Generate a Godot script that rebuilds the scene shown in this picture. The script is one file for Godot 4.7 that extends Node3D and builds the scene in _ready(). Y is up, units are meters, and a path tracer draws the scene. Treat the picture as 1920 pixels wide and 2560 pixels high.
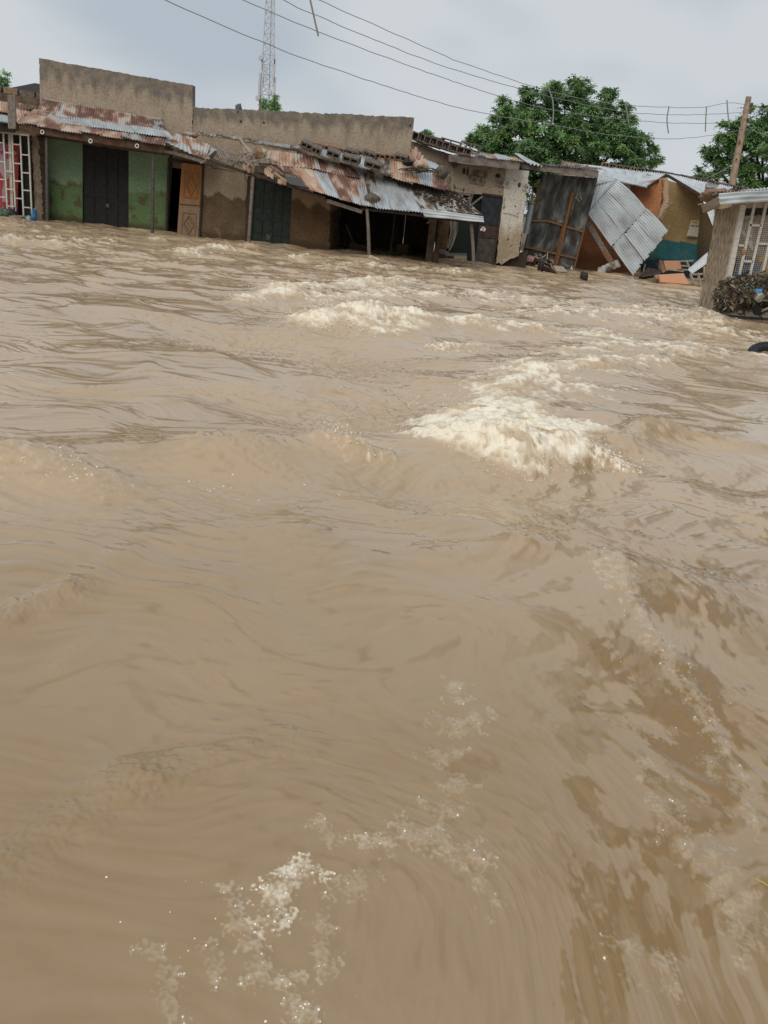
extends Node3D
# A flooded street of market shops: brown water in front, a damaged terrace of shops behind. Units are metres, y is up, the water lies at y = 0.

var M := {}
var counts := {}
var rng := RandomNumberGenerator.new()
var n_soft := FastNoiseLite.new()
var n_fbm := FastNoiseLite.new()
var n_cell := FastNoiseLite.new()
var n_ridge := FastNoiseLite.new()


func _ready() -> void:
	rng.seed = 4711
	setup_noise()
	setup_view()
	setup_materials()
	build_water()
	build_ground()
	build_left_neighbour()
	build_parapet_terrace()
	build_green_shop()
	build_brown_shop()
	build_awning()
	build_white_shop()
	build_screen_shed()
	build_collapsed_house()
	build_kiosk()
	build_trees()
	build_mast()
	build_pole_and_wires()
	build_roof_loads()
	build_flotsam()


# ---------------------------------------------------------------- view, sky, sun

func setup_view() -> void:
	var cam := Camera3D.new()
	cam.name = "camera"
	add_child(cam)
	cam.transform = Transform3D(Basis(Vector3(0.993961, 0.103376, -0.036811), Vector3(-0.109734, 0.936368, -0.333426), Vector3(0.000000, 0.335452, 0.942057)), Vector3(0, 1.6, 0))
	cam.fov = 60.383
	cam.near = 0.05
	cam.far = 2000.0
	cam.current = true
	var env := Environment.new()
	env.background_mode = Environment.BG_SKY
	env.tonemap_mode = Environment.TONE_MAPPER_LINEAR
	env.tonemap_exposure = 1.0
	env.sdfgi_enabled = true
	env.ssao_enabled = true
	env.ssil_enabled = true
	var sky := Sky.new()
	var sm := PanoramaSkyMaterial.new()
	sm.panorama = ImageTexture.create_from_image(overcast())
	sky.sky_material = sm
	env.sky = sky
	var we := WorldEnvironment.new()
	we.name = "world_environment"
	we.environment = env
	add_child(we)
	var sun := DirectionalLight3D.new()
	sun.name = "sun"
	sun.light_color = Color(1.0, 0.965, 0.91)
	sun.light_energy = 0.5
	sun.light_angular_distance = 40.0
	sun.shadow_enabled = true
	add_child(sun)
	sun.look_at_from_position(Vector3(-7, 16, 17), Vector3.ZERO)


func overcast() -> Image:
	var w := 512
	var h := 256
	var im := Image.create(w, h, false, Image.FORMAT_RGBF)
	for j in h:
		var el := (0.5 - (j + 0.5) / h) * PI
		for i in w:
			var az := (i + 0.5) / w * TAU
			var d := Vector3(cos(el) * sin(az), sin(el), cos(el) * cos(az))
			var q := Vector3(d.x, d.y * 2.6, d.z)
			var c := n_fbm.get_noise_3dv(q * 1.7) * 0.75 + n_fbm.get_noise_3dv(q * 4.5 + Vector3(9, 2, 4)) * 0.3
			c = clampf(0.5 + c * 1.75 - 0.25 * d.x, 0.0, 1.0)
			var dark := Vector3(0.455, 0.515, 0.580)
			var light := Vector3(0.620, 0.660, 0.690)
			var v := dark.lerp(light, smoothstep(0.15, 0.85, c))
			v *= 0.98 + 0.50 * smoothstep(0.40, 1.25, el)
			im.set_pixel(i, j, Color(v.x, v.y, v.z))
	return im


func setup_noise() -> void:
	n_soft.noise_type = FastNoiseLite.TYPE_SIMPLEX_SMOOTH
	n_soft.fractal_type = FastNoiseLite.FRACTAL_NONE
	n_soft.frequency = 1.0
	n_soft.seed = 3
	n_fbm.noise_type = FastNoiseLite.TYPE_SIMPLEX_SMOOTH
	n_fbm.fractal_type = FastNoiseLite.FRACTAL_FBM
	n_fbm.fractal_octaves = 4
	n_fbm.frequency = 1.0
	n_fbm.seed = 8
	n_cell.noise_type = FastNoiseLite.TYPE_CELLULAR
	n_cell.cellular_return_type = FastNoiseLite.RETURN_DISTANCE
	n_cell.fractal_type = FastNoiseLite.FRACTAL_NONE
	n_cell.frequency = 1.0
	n_cell.seed = 21
	n_ridge.noise_type = FastNoiseLite.TYPE_SIMPLEX_SMOOTH
	n_ridge.fractal_type = FastNoiseLite.FRACTAL_RIDGED
	n_ridge.fractal_octaves = 3
	n_ridge.frequency = 1.0
	n_ridge.seed = 55


# ---------------------------------------------------------------- materials

func srgb(r: float, g: float, b: float) -> Color:
	return Color(r / 255.0, g / 255.0, b / 255.0)


func lin(r: float, g: float, b: float) -> Color:
	return Color(r, g, b).linear_to_srgb()


func noise_tex(freq: float, oct: int, ramp: Array, seed_: int, size := 512, normal := false, bump := 4.0) -> NoiseTexture2D:
	var n := FastNoiseLite.new()
	n.noise_type = FastNoiseLite.TYPE_SIMPLEX_SMOOTH
	n.frequency = freq
	n.fractal_octaves = oct
	n.seed = seed_
	var t := NoiseTexture2D.new()
	t.width = size
	t.height = size
	t.seamless = true
	t.noise = n
	t.as_normal_map = normal
	t.bump_strength = bump
	if ramp.size():
		var g := Gradient.new()
		var offs := PackedFloat32Array()
		var cols := PackedColorArray()
		for r in ramp:
			offs.append(r[0])
			cols.append(r[1])
		g.offsets = offs
		g.colors = cols
		t.color_ramp = g
	return t


func mat(color: Color, rough := 0.9, tex: Texture2D = null, scale := 1.0, bump: Texture2D = null, bump_cm := 0.0, metal := 0.0) -> StandardMaterial3D:
	var m := StandardMaterial3D.new()
	m.albedo_color = color
	m.roughness = rough
	m.metallic = metal
	m.metallic_specular = 0.35
	m.uv1_triplanar = true
	m.uv1_world_triplanar = true
	m.uv1_scale = Vector3.ONE * scale
	if tex:
		m.albedo_texture = tex
	if bump:
		m.heightmap_enabled = true
		m.heightmap_texture = bump
		m.heightmap_scale = bump_cm
	return m


func uv_mat(tex: Texture2D, rough: float, metal := 0.0, spec := 0.4) -> StandardMaterial3D:
	var m := StandardMaterial3D.new()
	m.albedo_texture = tex
	m.roughness = rough
	m.metallic = metal
	m.metallic_specular = spec
	return m


func setup_materials() -> void:
	var grain := noise_tex(0.03, 5, [[0.0, Color(0.80, 0.80, 0.80)], [0.5, Color(0.93, 0.93, 0.93)], [1.0, Color(1, 1, 1)]], 1)
	var blotch := noise_tex(0.012, 5, [[0.0, Color(0.70, 0.69, 0.68)], [0.4, Color(0.84, 0.84, 0.84)], [0.65, Color(0.95, 0.95, 0.95)], [1.0, Color(1, 1, 1)]], 2)
	var hgt := noise_tex(0.02, 6, [], 3)
	var fine := noise_tex(0.09, 4, [], 4)
	M.plaster = mat(Color.WHITE, 0.95, grain, 0.8, hgt, 0.35)
	M.plaster.vertex_color_use_as_albedo = true
	M.paint = mat(Color.WHITE, 0.75, grain, 0.7, hgt, 0.25)
	M.paint.vertex_color_use_as_albedo = true
	M.dark = mat(lin(0.02, 0.018, 0.016), 0.95)
	M.mud_wall = mat(lin(0.16, 0.12, 0.085), 0.95, blotch, 0.45, hgt, 0.8)
	M.door_black = mat(lin(0.0165, 0.017, 0.0185), 0.6, blotch, 0.8, fine, 0.1)
	M.door_green = mat(lin(0.026, 0.037, 0.029), 0.6, blotch, 0.9, fine, 0.15)
	M.door_blue = mat(lin(0.028, 0.034, 0.042), 0.6, blotch, 0.9)
	M.door_brown = mat(lin(0.075, 0.045, 0.035), 0.6, blotch, 0.9)
	M.door_grey = mat(lin(0.085, 0.08, 0.07), 0.7, blotch, 0.9)
	M.wood_orange = mat(Color.WHITE, 0.6, grain, 1.0, fine, 0.2)
	M.wood_orange.vertex_color_use_as_albedo = true
	M.wood_grey = mat(lin(0.22, 0.185, 0.155), 0.9, blotch, 1.6, fine, 0.4)
	M.wood_pale = mat(lin(0.40, 0.33, 0.26), 0.9, blotch, 1.6, fine, 0.4)
	M.wood_dark = mat(lin(0.07, 0.05, 0.04), 0.9, blotch, 1.6, fine, 0.4)
	M.wood_tan = mat(lin(0.42, 0.27, 0.17), 0.85, blotch, 1.4, fine, 0.3)
	M.fascia_brown = mat(lin(0.105, 0.058, 0.038), 0.8, blotch, 0.7, fine, 0.3)
	M.fascia_grey = mat(lin(0.22, 0.19, 0.17), 0.85, blotch, 0.5, fine, 0.4)
	M.rust_bar = mat(lin(0.25, 0.115, 0.05), 0.85, blotch, 3.0, fine, 0.2)
	M.steel_post = mat(lin(0.11, 0.095, 0.085), 0.7, blotch, 2.0)
	M.white_bar = mat(lin(0.60, 0.56, 0.49), 0.6, grain, 1.0)
	M.block = mat(lin(0.20, 0.165, 0.14), 0.95, blotch, 1.4, fine, 0.8)
	M.block_red = mat(lin(0.34, 0.22, 0.15), 0.95, blotch, 1.4, fine, 0.8)
	M.stone = mat(lin(0.17, 0.145, 0.115), 0.95, blotch, 1.8, hgt, 3.0)
	M.stick = mat(lin(0.27, 0.225, 0.19), 0.9)
	M.card = mat(lin(0.42, 0.22, 0.12), 0.9, grain, 1.5)
	M.cloth = mat(lin(0.38, 0.34, 0.29), 0.95, grain, 1.0)
	M.white = mat(lin(0.72, 0.72, 0.70), 0.7, grain, 1.0)
	M.wire = mat(lin(0.24, 0.24, 0.245), 0.6)
	M.mast = mat(lin(0.52, 0.53, 0.55), 0.6)
	M.mast_red = mat(lin(0.32, 0.16, 0.16), 0.6)
	M.pole = mat(lin(0.46, 0.34, 0.25), 0.9, blotch, 0.7, fine, 0.4)
	M.bark = mat(lin(0.10, 0.08, 0.06), 0.95, blotch, 1.5, hgt, 3.0)
	M.rubber = mat(lin(0.022, 0.024, 0.028), 0.55, grain, 3.0)
	M.blue = mat(lin(0.035, 0.07, 0.20), 0.6, grain, 2.0)
	M.yellow = mat(lin(0.55, 0.32, 0.04), 0.6, grain, 2.0)
	M.mud = mat(lin(0.20, 0.15, 0.10), 0.9, blotch, 0.5, hgt, 3.0)
	M.trash = mat(Color.WHITE, 0.8)
	M.trash.vertex_color_use_as_albedo = true
	M.clad = mat(lin(0.50, 0.42, 0.33), 0.9, blotch, 1.3, fine, 0.4)
	M.clad.uv1_scale = Vector3(2.2, 0.5, 2.2)
	M.clad_side = mat(lin(0.50, 0.415, 0.32), 0.95, noise_tex(0.016, 5, [[0.0, Color(0.52, 0.49, 0.46)], [0.38, Color(0.72, 0.70, 0.67)], [0.55, Color(0.86, 0.85, 0.84)], [1.0, Color(1, 1, 1)]], 61), 1.0, hgt, 1.0)
	M.clad_side.uv1_scale = Vector3(3.6, 0.45, 3.6)
	# corrugated iron, from bare zinc to deep rust
	var rust_ramp := [[0.0, srgb(104, 76, 66)], [0.30, srgb(130, 100, 86)], [0.45, srgb(158, 127, 109)], [0.55, srgb(180, 160, 144)], [0.64, srgb(170, 168, 166)], [1.0, srgb(176, 181, 185)]]
	var rust_deep := [[0.0, srgb(94, 68, 60)], [0.45, srgb(114, 86, 75)], [0.62, srgb(138, 108, 94)], [0.74, srgb(170, 148, 132)], [1.0, srgb(180, 172, 164)]]
	var rust_soft := [[0.0, srgb(142, 104, 86)], [0.3, srgb(164, 132, 112)], [0.55, srgb(180, 155, 136)], [0.72, srgb(188, 176, 164)], [1.0, srgb(184, 182, 178)]]
	var zinc_ramp := [[0.0, srgb(140, 136, 130)], [0.3, srgb(164, 166, 166)], [0.6, srgb(180, 185, 188)], [1.0, srgb(194, 199, 202)]]
	var dirty := [[0.0, srgb(64, 54, 48)], [0.38, srgb(92, 80, 72)], [0.5, srgb(138, 128, 120)], [0.65, srgb(160, 160, 158)], [1.0, srgb(176, 182, 186)]]
	var smoked := [[0.0, srgb(44, 42, 40)], [0.4, srgb(66, 66, 64)], [0.6, srgb(86, 88, 87)], [0.8, srgb(112, 115, 113)], [1.0, srgb(140, 141, 138)]]
	M.rust_mixed = uv_mat(noise_tex(0.010, 4, rust_ramp, 31), 0.75)
	M.rust_deep = uv_mat(noise_tex(0.012, 4, rust_deep, 32), 0.85)
	M.rust_soft = uv_mat(noise_tex(0.011, 4, rust_soft, 33), 0.8)
	M.zinc = uv_mat(noise_tex(0.010, 3, zinc_ramp, 34), 0.40, 0.3, 0.5)
	M.zinc_new = uv_mat(noise_tex(0.010, 3, [[0.0, srgb(176, 178, 178)], [0.5, srgb(203, 208, 211)], [1.0, srgb(214, 219, 222)]], 44), 0.38, 0.3, 0.5)
	M.zinc_dirty = uv_mat(noise_tex(0.014, 5, dirty, 35), 0.7, 0.1, 0.4)
	M.smoked = uv_mat(noise_tex(0.013, 4, smoked, 36), 0.7, 0.1, 0.4)


# ---------------------------------------------------------------- building helpers

func numbered(n: String, parent: Node) -> String:
	var key := str(parent.get_instance_id()) + n
	var c: int = counts.get(key, 0)
	counts[key] = c + 1
	return n if c == 0 else "%s_%03d" % [n, c]


func tag(o: Node, label: String, category: String, group := "", kind := "") -> void:
	if label: o.set_meta("label", label)
	if category: o.set_meta("category", category)
	if group: o.set_meta("group", group)
	o.set_meta("kind", kind if kind else "thing")


func thing(called: String, label: String, category: String, group := "", at := Vector3.ZERO) -> Node3D:
	var o := Node3D.new()
	o.name = numbered(called, self)
	add_child(o, true)
	o.position = at
	tag(o, label, category, group)
	return o


func put(mesh: Mesh, called: String, m: Material, parent: Node = null) -> MeshInstance3D:
	var p: Node = parent if parent else self
	var o := MeshInstance3D.new()
	o.name = numbered(called, p)
	o.mesh = mesh
	o.material_override = m
	p.add_child(o, true)
	return o


func new_st() -> SurfaceTool:
	var s := SurfaceTool.new()
	s.begin(Mesh.PRIMITIVE_TRIANGLES)
	s.set_smooth_group(-1)
	return s


func done(s: SurfaceTool, called: String, m: Material, parent: Node = null) -> MeshInstance3D:
	s.generate_normals()
	return put(s.commit(), called, m, parent)


func quad(s: SurfaceTool, a: Vector3, b: Vector3, c: Vector3, d: Vector3) -> void:
	for v in [a, b, c, a, c, d]:
		s.add_vertex(v)


func box8(s: SurfaceTool, p: Array) -> void:
	# p: four corners of the front (clockwise from top left), then the four behind them
	quad(s, p[0], p[1], p[2], p[3])
	quad(s, p[5], p[4], p[7], p[6])
	quad(s, p[4], p[5], p[1], p[0])
	quad(s, p[3], p[2], p[6], p[7])
	quad(s, p[4], p[0], p[3], p[7])
	quad(s, p[1], p[5], p[6], p[2])


func box(s: SurfaceTool, c: Vector3, size: Vector3, b := Basis.IDENTITY, rough := 0.0) -> void:
	var p := []
	for z in [1.0, -1.0]:
		for k in [[-1, 1], [1, 1], [1, -1], [-1, -1]]:
			var q := Vector3(k[0] * size.x, k[1] * size.y, z * size.z) * 0.5
			if rough > 0.0:
				q += Vector3(rng.randf_range(-1, 1), rng.randf_range(-1, 1), rng.randf_range(-1, 1)) * rough
			p.append(c + b * q)
	box8(s, p)


func slab(s: SurfaceTool, tl: Vector3, tr: Vector3, br: Vector3, bl: Vector3, back: Vector3) -> void:
	box8(s, [tl, tr, br, bl, tl + back, tr + back, br + back, bl + back])


func beam(s: SurfaceTool, a: Vector3, b: Vector3, w: float, h: float, up := Vector3.UP) -> void:
	var d := (b - a).normalized()
	if absf(d.dot(up)) > 0.98:
		up = Vector3.BACK
	var x := d.cross(up).normalized() * w * 0.5
	var y := x.cross(d).normalized() * h * 0.5
	box8(s, [a - x + y, a + x + y, a + x - y, a - x - y, b - x + y, b + x + y, b + x - y, b - x - y])


func tube(s: SurfaceTool, pts: Array, radii: Array, sides := 6) -> void:
	s.set_smooth_group(0)
	var rings := []
	for k in pts.size():
		var d: Vector3 = (pts[mini(k + 1, pts.size() - 1)] - pts[maxi(k - 1, 0)]).normalized()
		var x := d.cross(Vector3.UP if absf(d.y) < 0.9 else Vector3.RIGHT).normalized()
		var y := d.cross(x)
		var r: float = radii[mini(k, radii.size() - 1)]
		var ring := []
		for i in sides:
			var a := TAU * i / sides
			ring.append(pts[k] + (x * cos(a) + y * sin(a)) * r)
		rings.append(ring)
	for k in pts.size() - 1:
		for i in sides:
			var j := (i + 1) % sides
			quad(s, rings[k][i], rings[k][j], rings[k + 1][j], rings[k + 1][i])
	s.set_smooth_group(-1)
	for i in range(1, sides - 1):
		for e in [[rings[0], 0], [rings[-1], 1]]:
			var q: Array = e[0]
			s.add_vertex(q[0])
			s.add_vertex(q[i + 1 - e[1]])
			s.add_vertex(q[i + e[1]])


func prism(s: SurfaceTool, pts: Array, back: Vector3) -> void:
	# an outline given clockwise as seen from the front, pushed back to a solid
	var n := Vector3.ZERO
	for i in pts.size():
		var a: Vector3 = pts[i]
		var b: Vector3 = pts[(i + 1) % pts.size()]
		n += a.cross(b)
	n = n.normalized()
	var x := n.cross(Vector3.UP if absf(n.y) < 0.9 else Vector3.RIGHT).normalized()
	var y := n.cross(x)
	var flat := PackedVector2Array()
	for p in pts:
		flat.append(Vector2(p.dot(x), p.dot(y)))
	var tri := Geometry2D.triangulate_polygon(flat)
	for i in range(0, tri.size(), 3):
		for k in [0, 1, 2]:
			s.add_vertex(pts[tri[i + k]])
		for k in [0, 2, 1]:
			s.add_vertex(pts[tri[i + k]] + back)
	for i in pts.size():
		var a: Vector3 = pts[i]
		var b: Vector3 = pts[(i + 1) % pts.size()]
		quad(s, a, a + back, b + back, b)


func wall(called: String, parent: Node, tl: Vector3, tr: Vector3, br: Vector3, bl: Vector3, thick: float, m: Material, tint: Callable, cell := 0.06, rag := [0.0, 0.0, 0.0, 0.0], uneven := 0.008) -> MeshInstance3D:
	# a plastered wall: a fine front with its stains, and its thickness behind. rag: raggedness of the top, right, bottom and left edge
	var nu := clampi(int(maxf((tr - tl).length(), (br - bl).length()) / cell), 2, 160)
	var nv := clampi(int(maxf((tl - bl).length(), (tr - br).length()) / cell), 2, 120)
	var out := (tr - tl).cross(bl - tl).normalized() * -1.0
	if out.z < 0.0: out = -out
	var s := SurfaceTool.new()
	s.begin(Mesh.PRIMITIVE_TRIANGLES)
	s.set_smooth_group(0)
	var P := []
	var C := []
	for j in nv + 1:
		var rp := []
		var rc := []
		for i in nu + 1:
			var u := float(i) / nu
			var v := float(j) / nv
			var p := tl.lerp(tr, u).lerp(bl.lerp(br, u), v)
			var k := n_fbm.get_noise_3dv(p * 3.1)
			var k2 := n_fbm.get_noise_3dv(p * 3.1 + Vector3(31, 7, 3))
			var inn_v := tl.lerp(tr, 0.5) - bl.lerp(br, 0.5)
			if j <= 1: p -= inn_v.normalized() * rag[0] * (absf(k) + absf(k2)) * (1.0 if j == 0 else 0.5)
			if j >= nv - 1: p += inn_v.normalized() * rag[2] * (absf(k) + absf(k2)) * (1.0 if j == nv else 0.5)
			if i >= nu - 1: p -= (tr - tl).normalized() * rag[1] * (absf(k) + absf(k2)) * (1.0 if i == nu else 0.5)
			if i <= 1: p += (tr - tl).normalized() * rag[3] * (absf(k) + absf(k2)) * (1.0 if i == 0 else 0.5)
			p += out * (k2 * uneven + n_soft.get_noise_3dv(p * 0.9) * uneven * 1.5)
			rp.append(p)
			rc.append(tint.call(p, u, v))
		P.append(rp)
		C.append(rc)
	var put_v := func(j: int, i: int, back: float) -> void:
		s.set_color(C[j][i])
		s.add_vertex(P[j][i] - out * back)
	for j in nv:
		for i in nu:
			for q in [[j, i], [j, i + 1], [j + 1, i + 1], [j, i], [j + 1, i + 1], [j + 1, i]]:
				put_v.call(q[0], q[1], 0.0)
	s.set_smooth_group(-1)
	var rim := []
	for i in nu: rim.append([0, i])
	for j in nv: rim.append([j, nu])
	for i in nu: rim.append([nv, nu - i])
	for j in nv: rim.append([nv - j, 0])
	for k in rim.size():
		var a: Array = rim[k]
		var b: Array = rim[(k + 1) % rim.size()]
		for q in [[a, 0.0], [a, thick], [b, thick], [a, 0.0], [b, thick], [b, 0.0]]:
			put_v.call(q[0][0], q[0][1], q[1])
	for q in [[0, 0], [nv, nu], [0, nu], [0, 0], [nv, 0], [nv, nu]]:
		put_v.call(q[0], q[1], thick)
	return done(s, called, m, parent)


func sheet(called: String, parent: Node, tl: Vector3, tr: Vector3, br: Vector3, bl: Vector3, waves: float, amp: float, m: Material, sag := 0.0, torn := 0.0) -> MeshInstance3D:
	# corrugated iron; the ribs run from the top edge to the bottom edge
	var s := SurfaceTool.new()
	s.begin(Mesh.PRIMITIVE_TRIANGLES)
	s.set_smooth_group(0)
	var w := ((tr - tl).length() + (br - bl).length()) * 0.5
	var l := ((bl - tl).length() + (br - tr).length()) * 0.5
	var nu := int(waves * 6.0) + 1
	var nv := 8
	var n := (tr - tl).cross(bl - tl).normalized()
	if n.y < 0.0: n = -n
	var off := Vector2(rng.randf(), rng.randf())
	var seed3 := Vector3(rng.randf(), rng.randf(), rng.randf()) * 50.0
	var P := []
	for j in nv + 1:
		var row := []
		for i in nu + 1:
			var u := float(i) / nu
			var v := float(j) / nv
			if torn > 0.0:
				var e := n_fbm.get_noise_2d(u * w * 5.0 + seed3.x, 3.0 if v < 0.5 else 9.0) * torn / maxf(l, 0.05)
				if j == 0: v += absf(e)
				if j == nv: v -= absf(e)
			var p := tl.lerp(tr, u).lerp(bl.lerp(br, u), v)
			var bend := n_soft.get_noise_3dv(Vector3(u * w * 0.7, v * l * 0.9, 0) + seed3) * 0.022 - sag * sin(v * PI)
			row.append(p + n * (amp * sin(u * waves * TAU) + bend))
		P.append(row)
	for j in nv:
		for i in nu:
			for q in [[j, i], [j, i + 1], [j + 1, i + 1], [j, i], [j + 1, i + 1], [j + 1, i]]:
				s.set_uv(Vector2(float(q[1]) / nu * w * 0.42, float(q[0]) / nv * l * 0.20) + off)
				s.add_vertex(P[q[0]][q[1]])
	return done(s, called, m, parent)


func sheet_row(called: String, parent: Node, tl: Vector3, tr: Vector3, br: Vector3, bl: Vector3, mats: Array, waves := 8.0, amp := 0.011, torn := 0.03) -> void:
	var n := mats.size()
	for k in n:
		var a := float(k) / n - 0.012
		var b := float(k + 1) / n + 0.012
		var up := Vector3(0, 0.008 * (k % 2) + rng.randf() * 0.012, 0)
		var slip := rng.randf_range(-0.03, 0.04)
		var dl := (bl.lerp(br, a) - tl.lerp(tr, a)).normalized() * slip
		sheet(called, parent, tl.lerp(tr, a) + up, tl.lerp(tr, b) + up, bl.lerp(br, b) + up + dl, bl.lerp(br, a) + up + dl, waves, amp, mats[k], 0.0, torn)


func lump(size: Vector3, seed_: float, rough := 0.25, sides := 12, freq := 1.1) -> ArrayMesh:
	# a stone-like solid, knobbly all round
	var s := SurfaceTool.new()
	s.begin(Mesh.PRIMITIVE_TRIANGLES)
	s.set_smooth_group(0)
	var rings := int(sides / 2.0) + 1
	var at := func(j: int, i: int) -> Vector3:
		var el := (float(j) / rings - 0.5) * PI
		var az := float(i % sides) / sides * TAU
		var d := Vector3(cos(el) * cos(az), sin(el), cos(el) * sin(az))
		return d * size * 0.5 * (1.0 + rough * n_fbm.get_noise_3dv(d * freq + Vector3.ONE * seed_) * 1.6)
	for j in rings:
		for i in sides:
			quad(s, at.call(j + 1, i), at.call(j + 1, i + 1), at.call(j, i + 1), at.call(j, i))
	s.generate_normals()
	return s.commit()


func low(p: Vector3, y := -0.35) -> Vector3:
	return Vector3(p.x, y, p.z)


# ---------------------------------------------------------------- the water

# swells and breakers: from a to b (x, z), half width, height, and how white and how lacy the foam on it is
var ridges := []
var active := []
var o_h := 0.0
var o_foam := 0.0
var o_tone := 0.0
var o_white := 0.0
var o_shade_lift := 0.0


func ridge(a: Vector2, b: Vector2, r: float, h: float, foam := 0.0, patchy := 0.5, relief := 1.0, tone := 0.0, whole := 0) -> void:
	var mid := (a + b) * 0.5
	var reach := (b - a).length() * 0.5 + r * 1.6
	ridges.append([a.x, a.y, b.x, b.y, r, h, foam, patchy, relief, tone, mid.length() - reach, mid.length() + reach, minf(a.x, b.x) - r * 1.6, maxf(a.x, b.x) + r * 1.6, whole])


func setup_ridges() -> void:
	# the great breaker right of the middle
	ridge(Vector2(0.260, -6.292), Vector2(0.541, -6.098), 0.20, 0.05, 1.5, 0.45, 1.0)
	ridge(Vector2(0.543, -6.150), Vector2(0.867, -6.035), 0.25, 0.085, 1.7, 0.42, 1.0)
	ridge(Vector2(0.867, -6.035), Vector2(1.165, -6.282), 0.23, 0.11, 1.6, 0.42, 1.0)
	ridge(Vector2(0.489, -6.880), Vector2(0.953, -7.674), 0.36, 0.05, 1.1, 0.6, 1.0)
	ridge(Vector2(0.822, -6.653), Vector2(1.290, -6.892), 0.36, 0.03, 1.05, 0.6, 1.1)
	ridge(Vector2(1.012, -8.311), Vector2(1.524, -9.500), 0.40, 0.06, 0.64, 0.8, 1.0)
	ridge(Vector2(1.712, -9.750), Vector2(2.236, -10.067), 0.40, 0.04, 0.52, 0.85, 0.8)
	ridge(Vector2(1.201, -8.035), Vector2(2.011, -8.898), 0.40, 0.01, 0.42, 0.9, 0.6)
	ridge(Vector2(1.925, -10.810), Vector2(2.904, -12.212), 0.45, 0.04, 0.46, 0.85, 0.8)
	ridge(Vector2(1.436, -6.266), Vector2(2.117, -7.077), 0.20, 0.065, 0.0)
	ridge(Vector2(2.117, -7.077), Vector2(2.787, -7.141), 0.24, 0.04, 0.0)
	ridge(Vector2(1.492, -6.202), Vector2(1.670, -6.092), 0.11, 0.03, 0.55, 0.8, 0.5)
	ridge(Vector2(-0.347, -6.882), Vector2(0.172, -7.897), 0.70, -0.09, 0.0)
	ridge(Vector2(0.177, -5.156), Vector2(1.234, -5.494), 0.45, -0.05, 0.0)
	# the second breaker
	ridge(Vector2(-1.087, -11.385), Vector2(-0.518, -11.861), 0.38, 0.16, 1.15, 0.45, 1.0)
	ridge(Vector2(-0.523, -11.952), Vector2(0.100, -12.185), 0.42, 0.12, 0.9, 0.55, 1.0)
	ridge(Vector2(0.163, -12.333), Vector2(1.110, -13.017), 0.40, 0.07, 0.66, 0.7, 0.8)
	ridge(Vector2(1.082, -12.602), Vector2(1.843, -12.919), 0.36, 0.07, 0.45, 0.8, 0.6)
	ridge(Vector2(-0.306, -11.236), Vector2(0.044, -11.510), 0.28, 0.04, 0.8, 0.6, 0.8)
	ridge(Vector2(-1.578, -9.730), Vector2(-0.629, -9.428), 1.00, -0.12, 0.0)
	# the third, farther and to the left
	ridge(Vector2(-2.332, -12.948), Vector2(-1.844, -13.789), 0.30, 0.10, 0.66, 0.65, 0.7)
	ridge(Vector2(-2.041, -14.144), Vector2(-1.614, -15.579), 0.45, 0.11, 0.60, 0.7, 0.7)
	ridge(Vector2(-1.354, -13.893), Vector2(-0.397, -15.323), 0.60, 0.07, 0.46, 0.8, 0.8)
	ridge(Vector2(-1.044, -16.612), Vector2(-0.038, -18.435), 0.60, 0.07, 0.5, 0.75, 0.8)
	ridge(Vector2(-0.361, -16.683), Vector2(0.406, -16.175), 0.60, 0.05, 0.45, 0.8, 0.8)
	# broken water in front of the kiosk
	ridge(Vector2(2.383, -15.370), Vector2(3.681, -15.869), 0.8, 0.05, 0.42, 0.9, 0.8)
	ridge(Vector2(3.384, -15.613), Vector2(5.595, -18.252), 1.0, 0.06, 0.46, 0.9, 0.8)
	ridge(Vector2(2.879, -13.055), Vector2(3.618, -12.505), 0.8, 0.05, 0.50, 0.85, 0.8)
	ridge(Vector2(4.735, -16.127), Vector2(5.450, -15.515), 0.9, 0.05, 0.42, 0.9, 0.8)
	ridge(Vector2(4.271, -13.168), Vector2(5.046, -12.665), 0.4, 0.04, 0.50, 0.8, 0.6)
	ridge(Vector2(2.226, -10.298), Vector2(3.177, -11.047), 0.30, 0.08, 0.40, 0.8, 0.6)
	ridge(Vector2(0.447, -10.672), Vector2(0.904, -10.815), 0.22, 0.05, 0.5, 0.8, 0.6)
	ridge(Vector2(1.409, -17.410), Vector2(2.670, -17.453), 1.0, 0.04, 0.40, 0.9, 0.7)
	# along the foot of the shops
	ridge(Vector2(-7.964, -17.930), Vector2(-7.547, -18.972), 0.45, 0.07, 0.34, 0.85, 0.6)
	ridge(Vector2(-7.211, -18.125), Vector2(-6.649, -20.730), 0.45, 0.06, 0.30, 0.9, 0.6)
	ridge(Vector2(-6.529, -22.827), Vector2(-6.404, -22.878), 0.25, 0.06, 0.42, 0.8, 0.6)
	ridge(Vector2(-4.924, -19.781), Vector2(-4.696, -22.011), 0.40, 0.06, 0.44, 0.8, 0.6)
	ridge(Vector2(-5.132, -21.950), Vector2(-4.235, -22.544), 0.45, 0.08, 0.20, 0.8, 0.6)
	ridge(Vector2(-2.758, -21.830), Vector2(-2.128, -22.219), 0.40, 0.05, 0.36, 0.9, 0.6)
	ridge(Vector2(-1.858, -19.558), Vector2(-1.000, -22.377), 0.55, 0.05, 0.34, 0.9, 0.6)
	ridge(Vector2(-0.962, -21.638), Vector2(1.343, -23.511), 0.50, 0.04, 0.30, 0.95, 0.6)
	# where the current piles up against props and posts
	ridge(Vector2(-4.415, -24.263), Vector2(-4.237, -24.162), 0.16, 0.05, 0.45, 0.7, 0.6)
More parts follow.
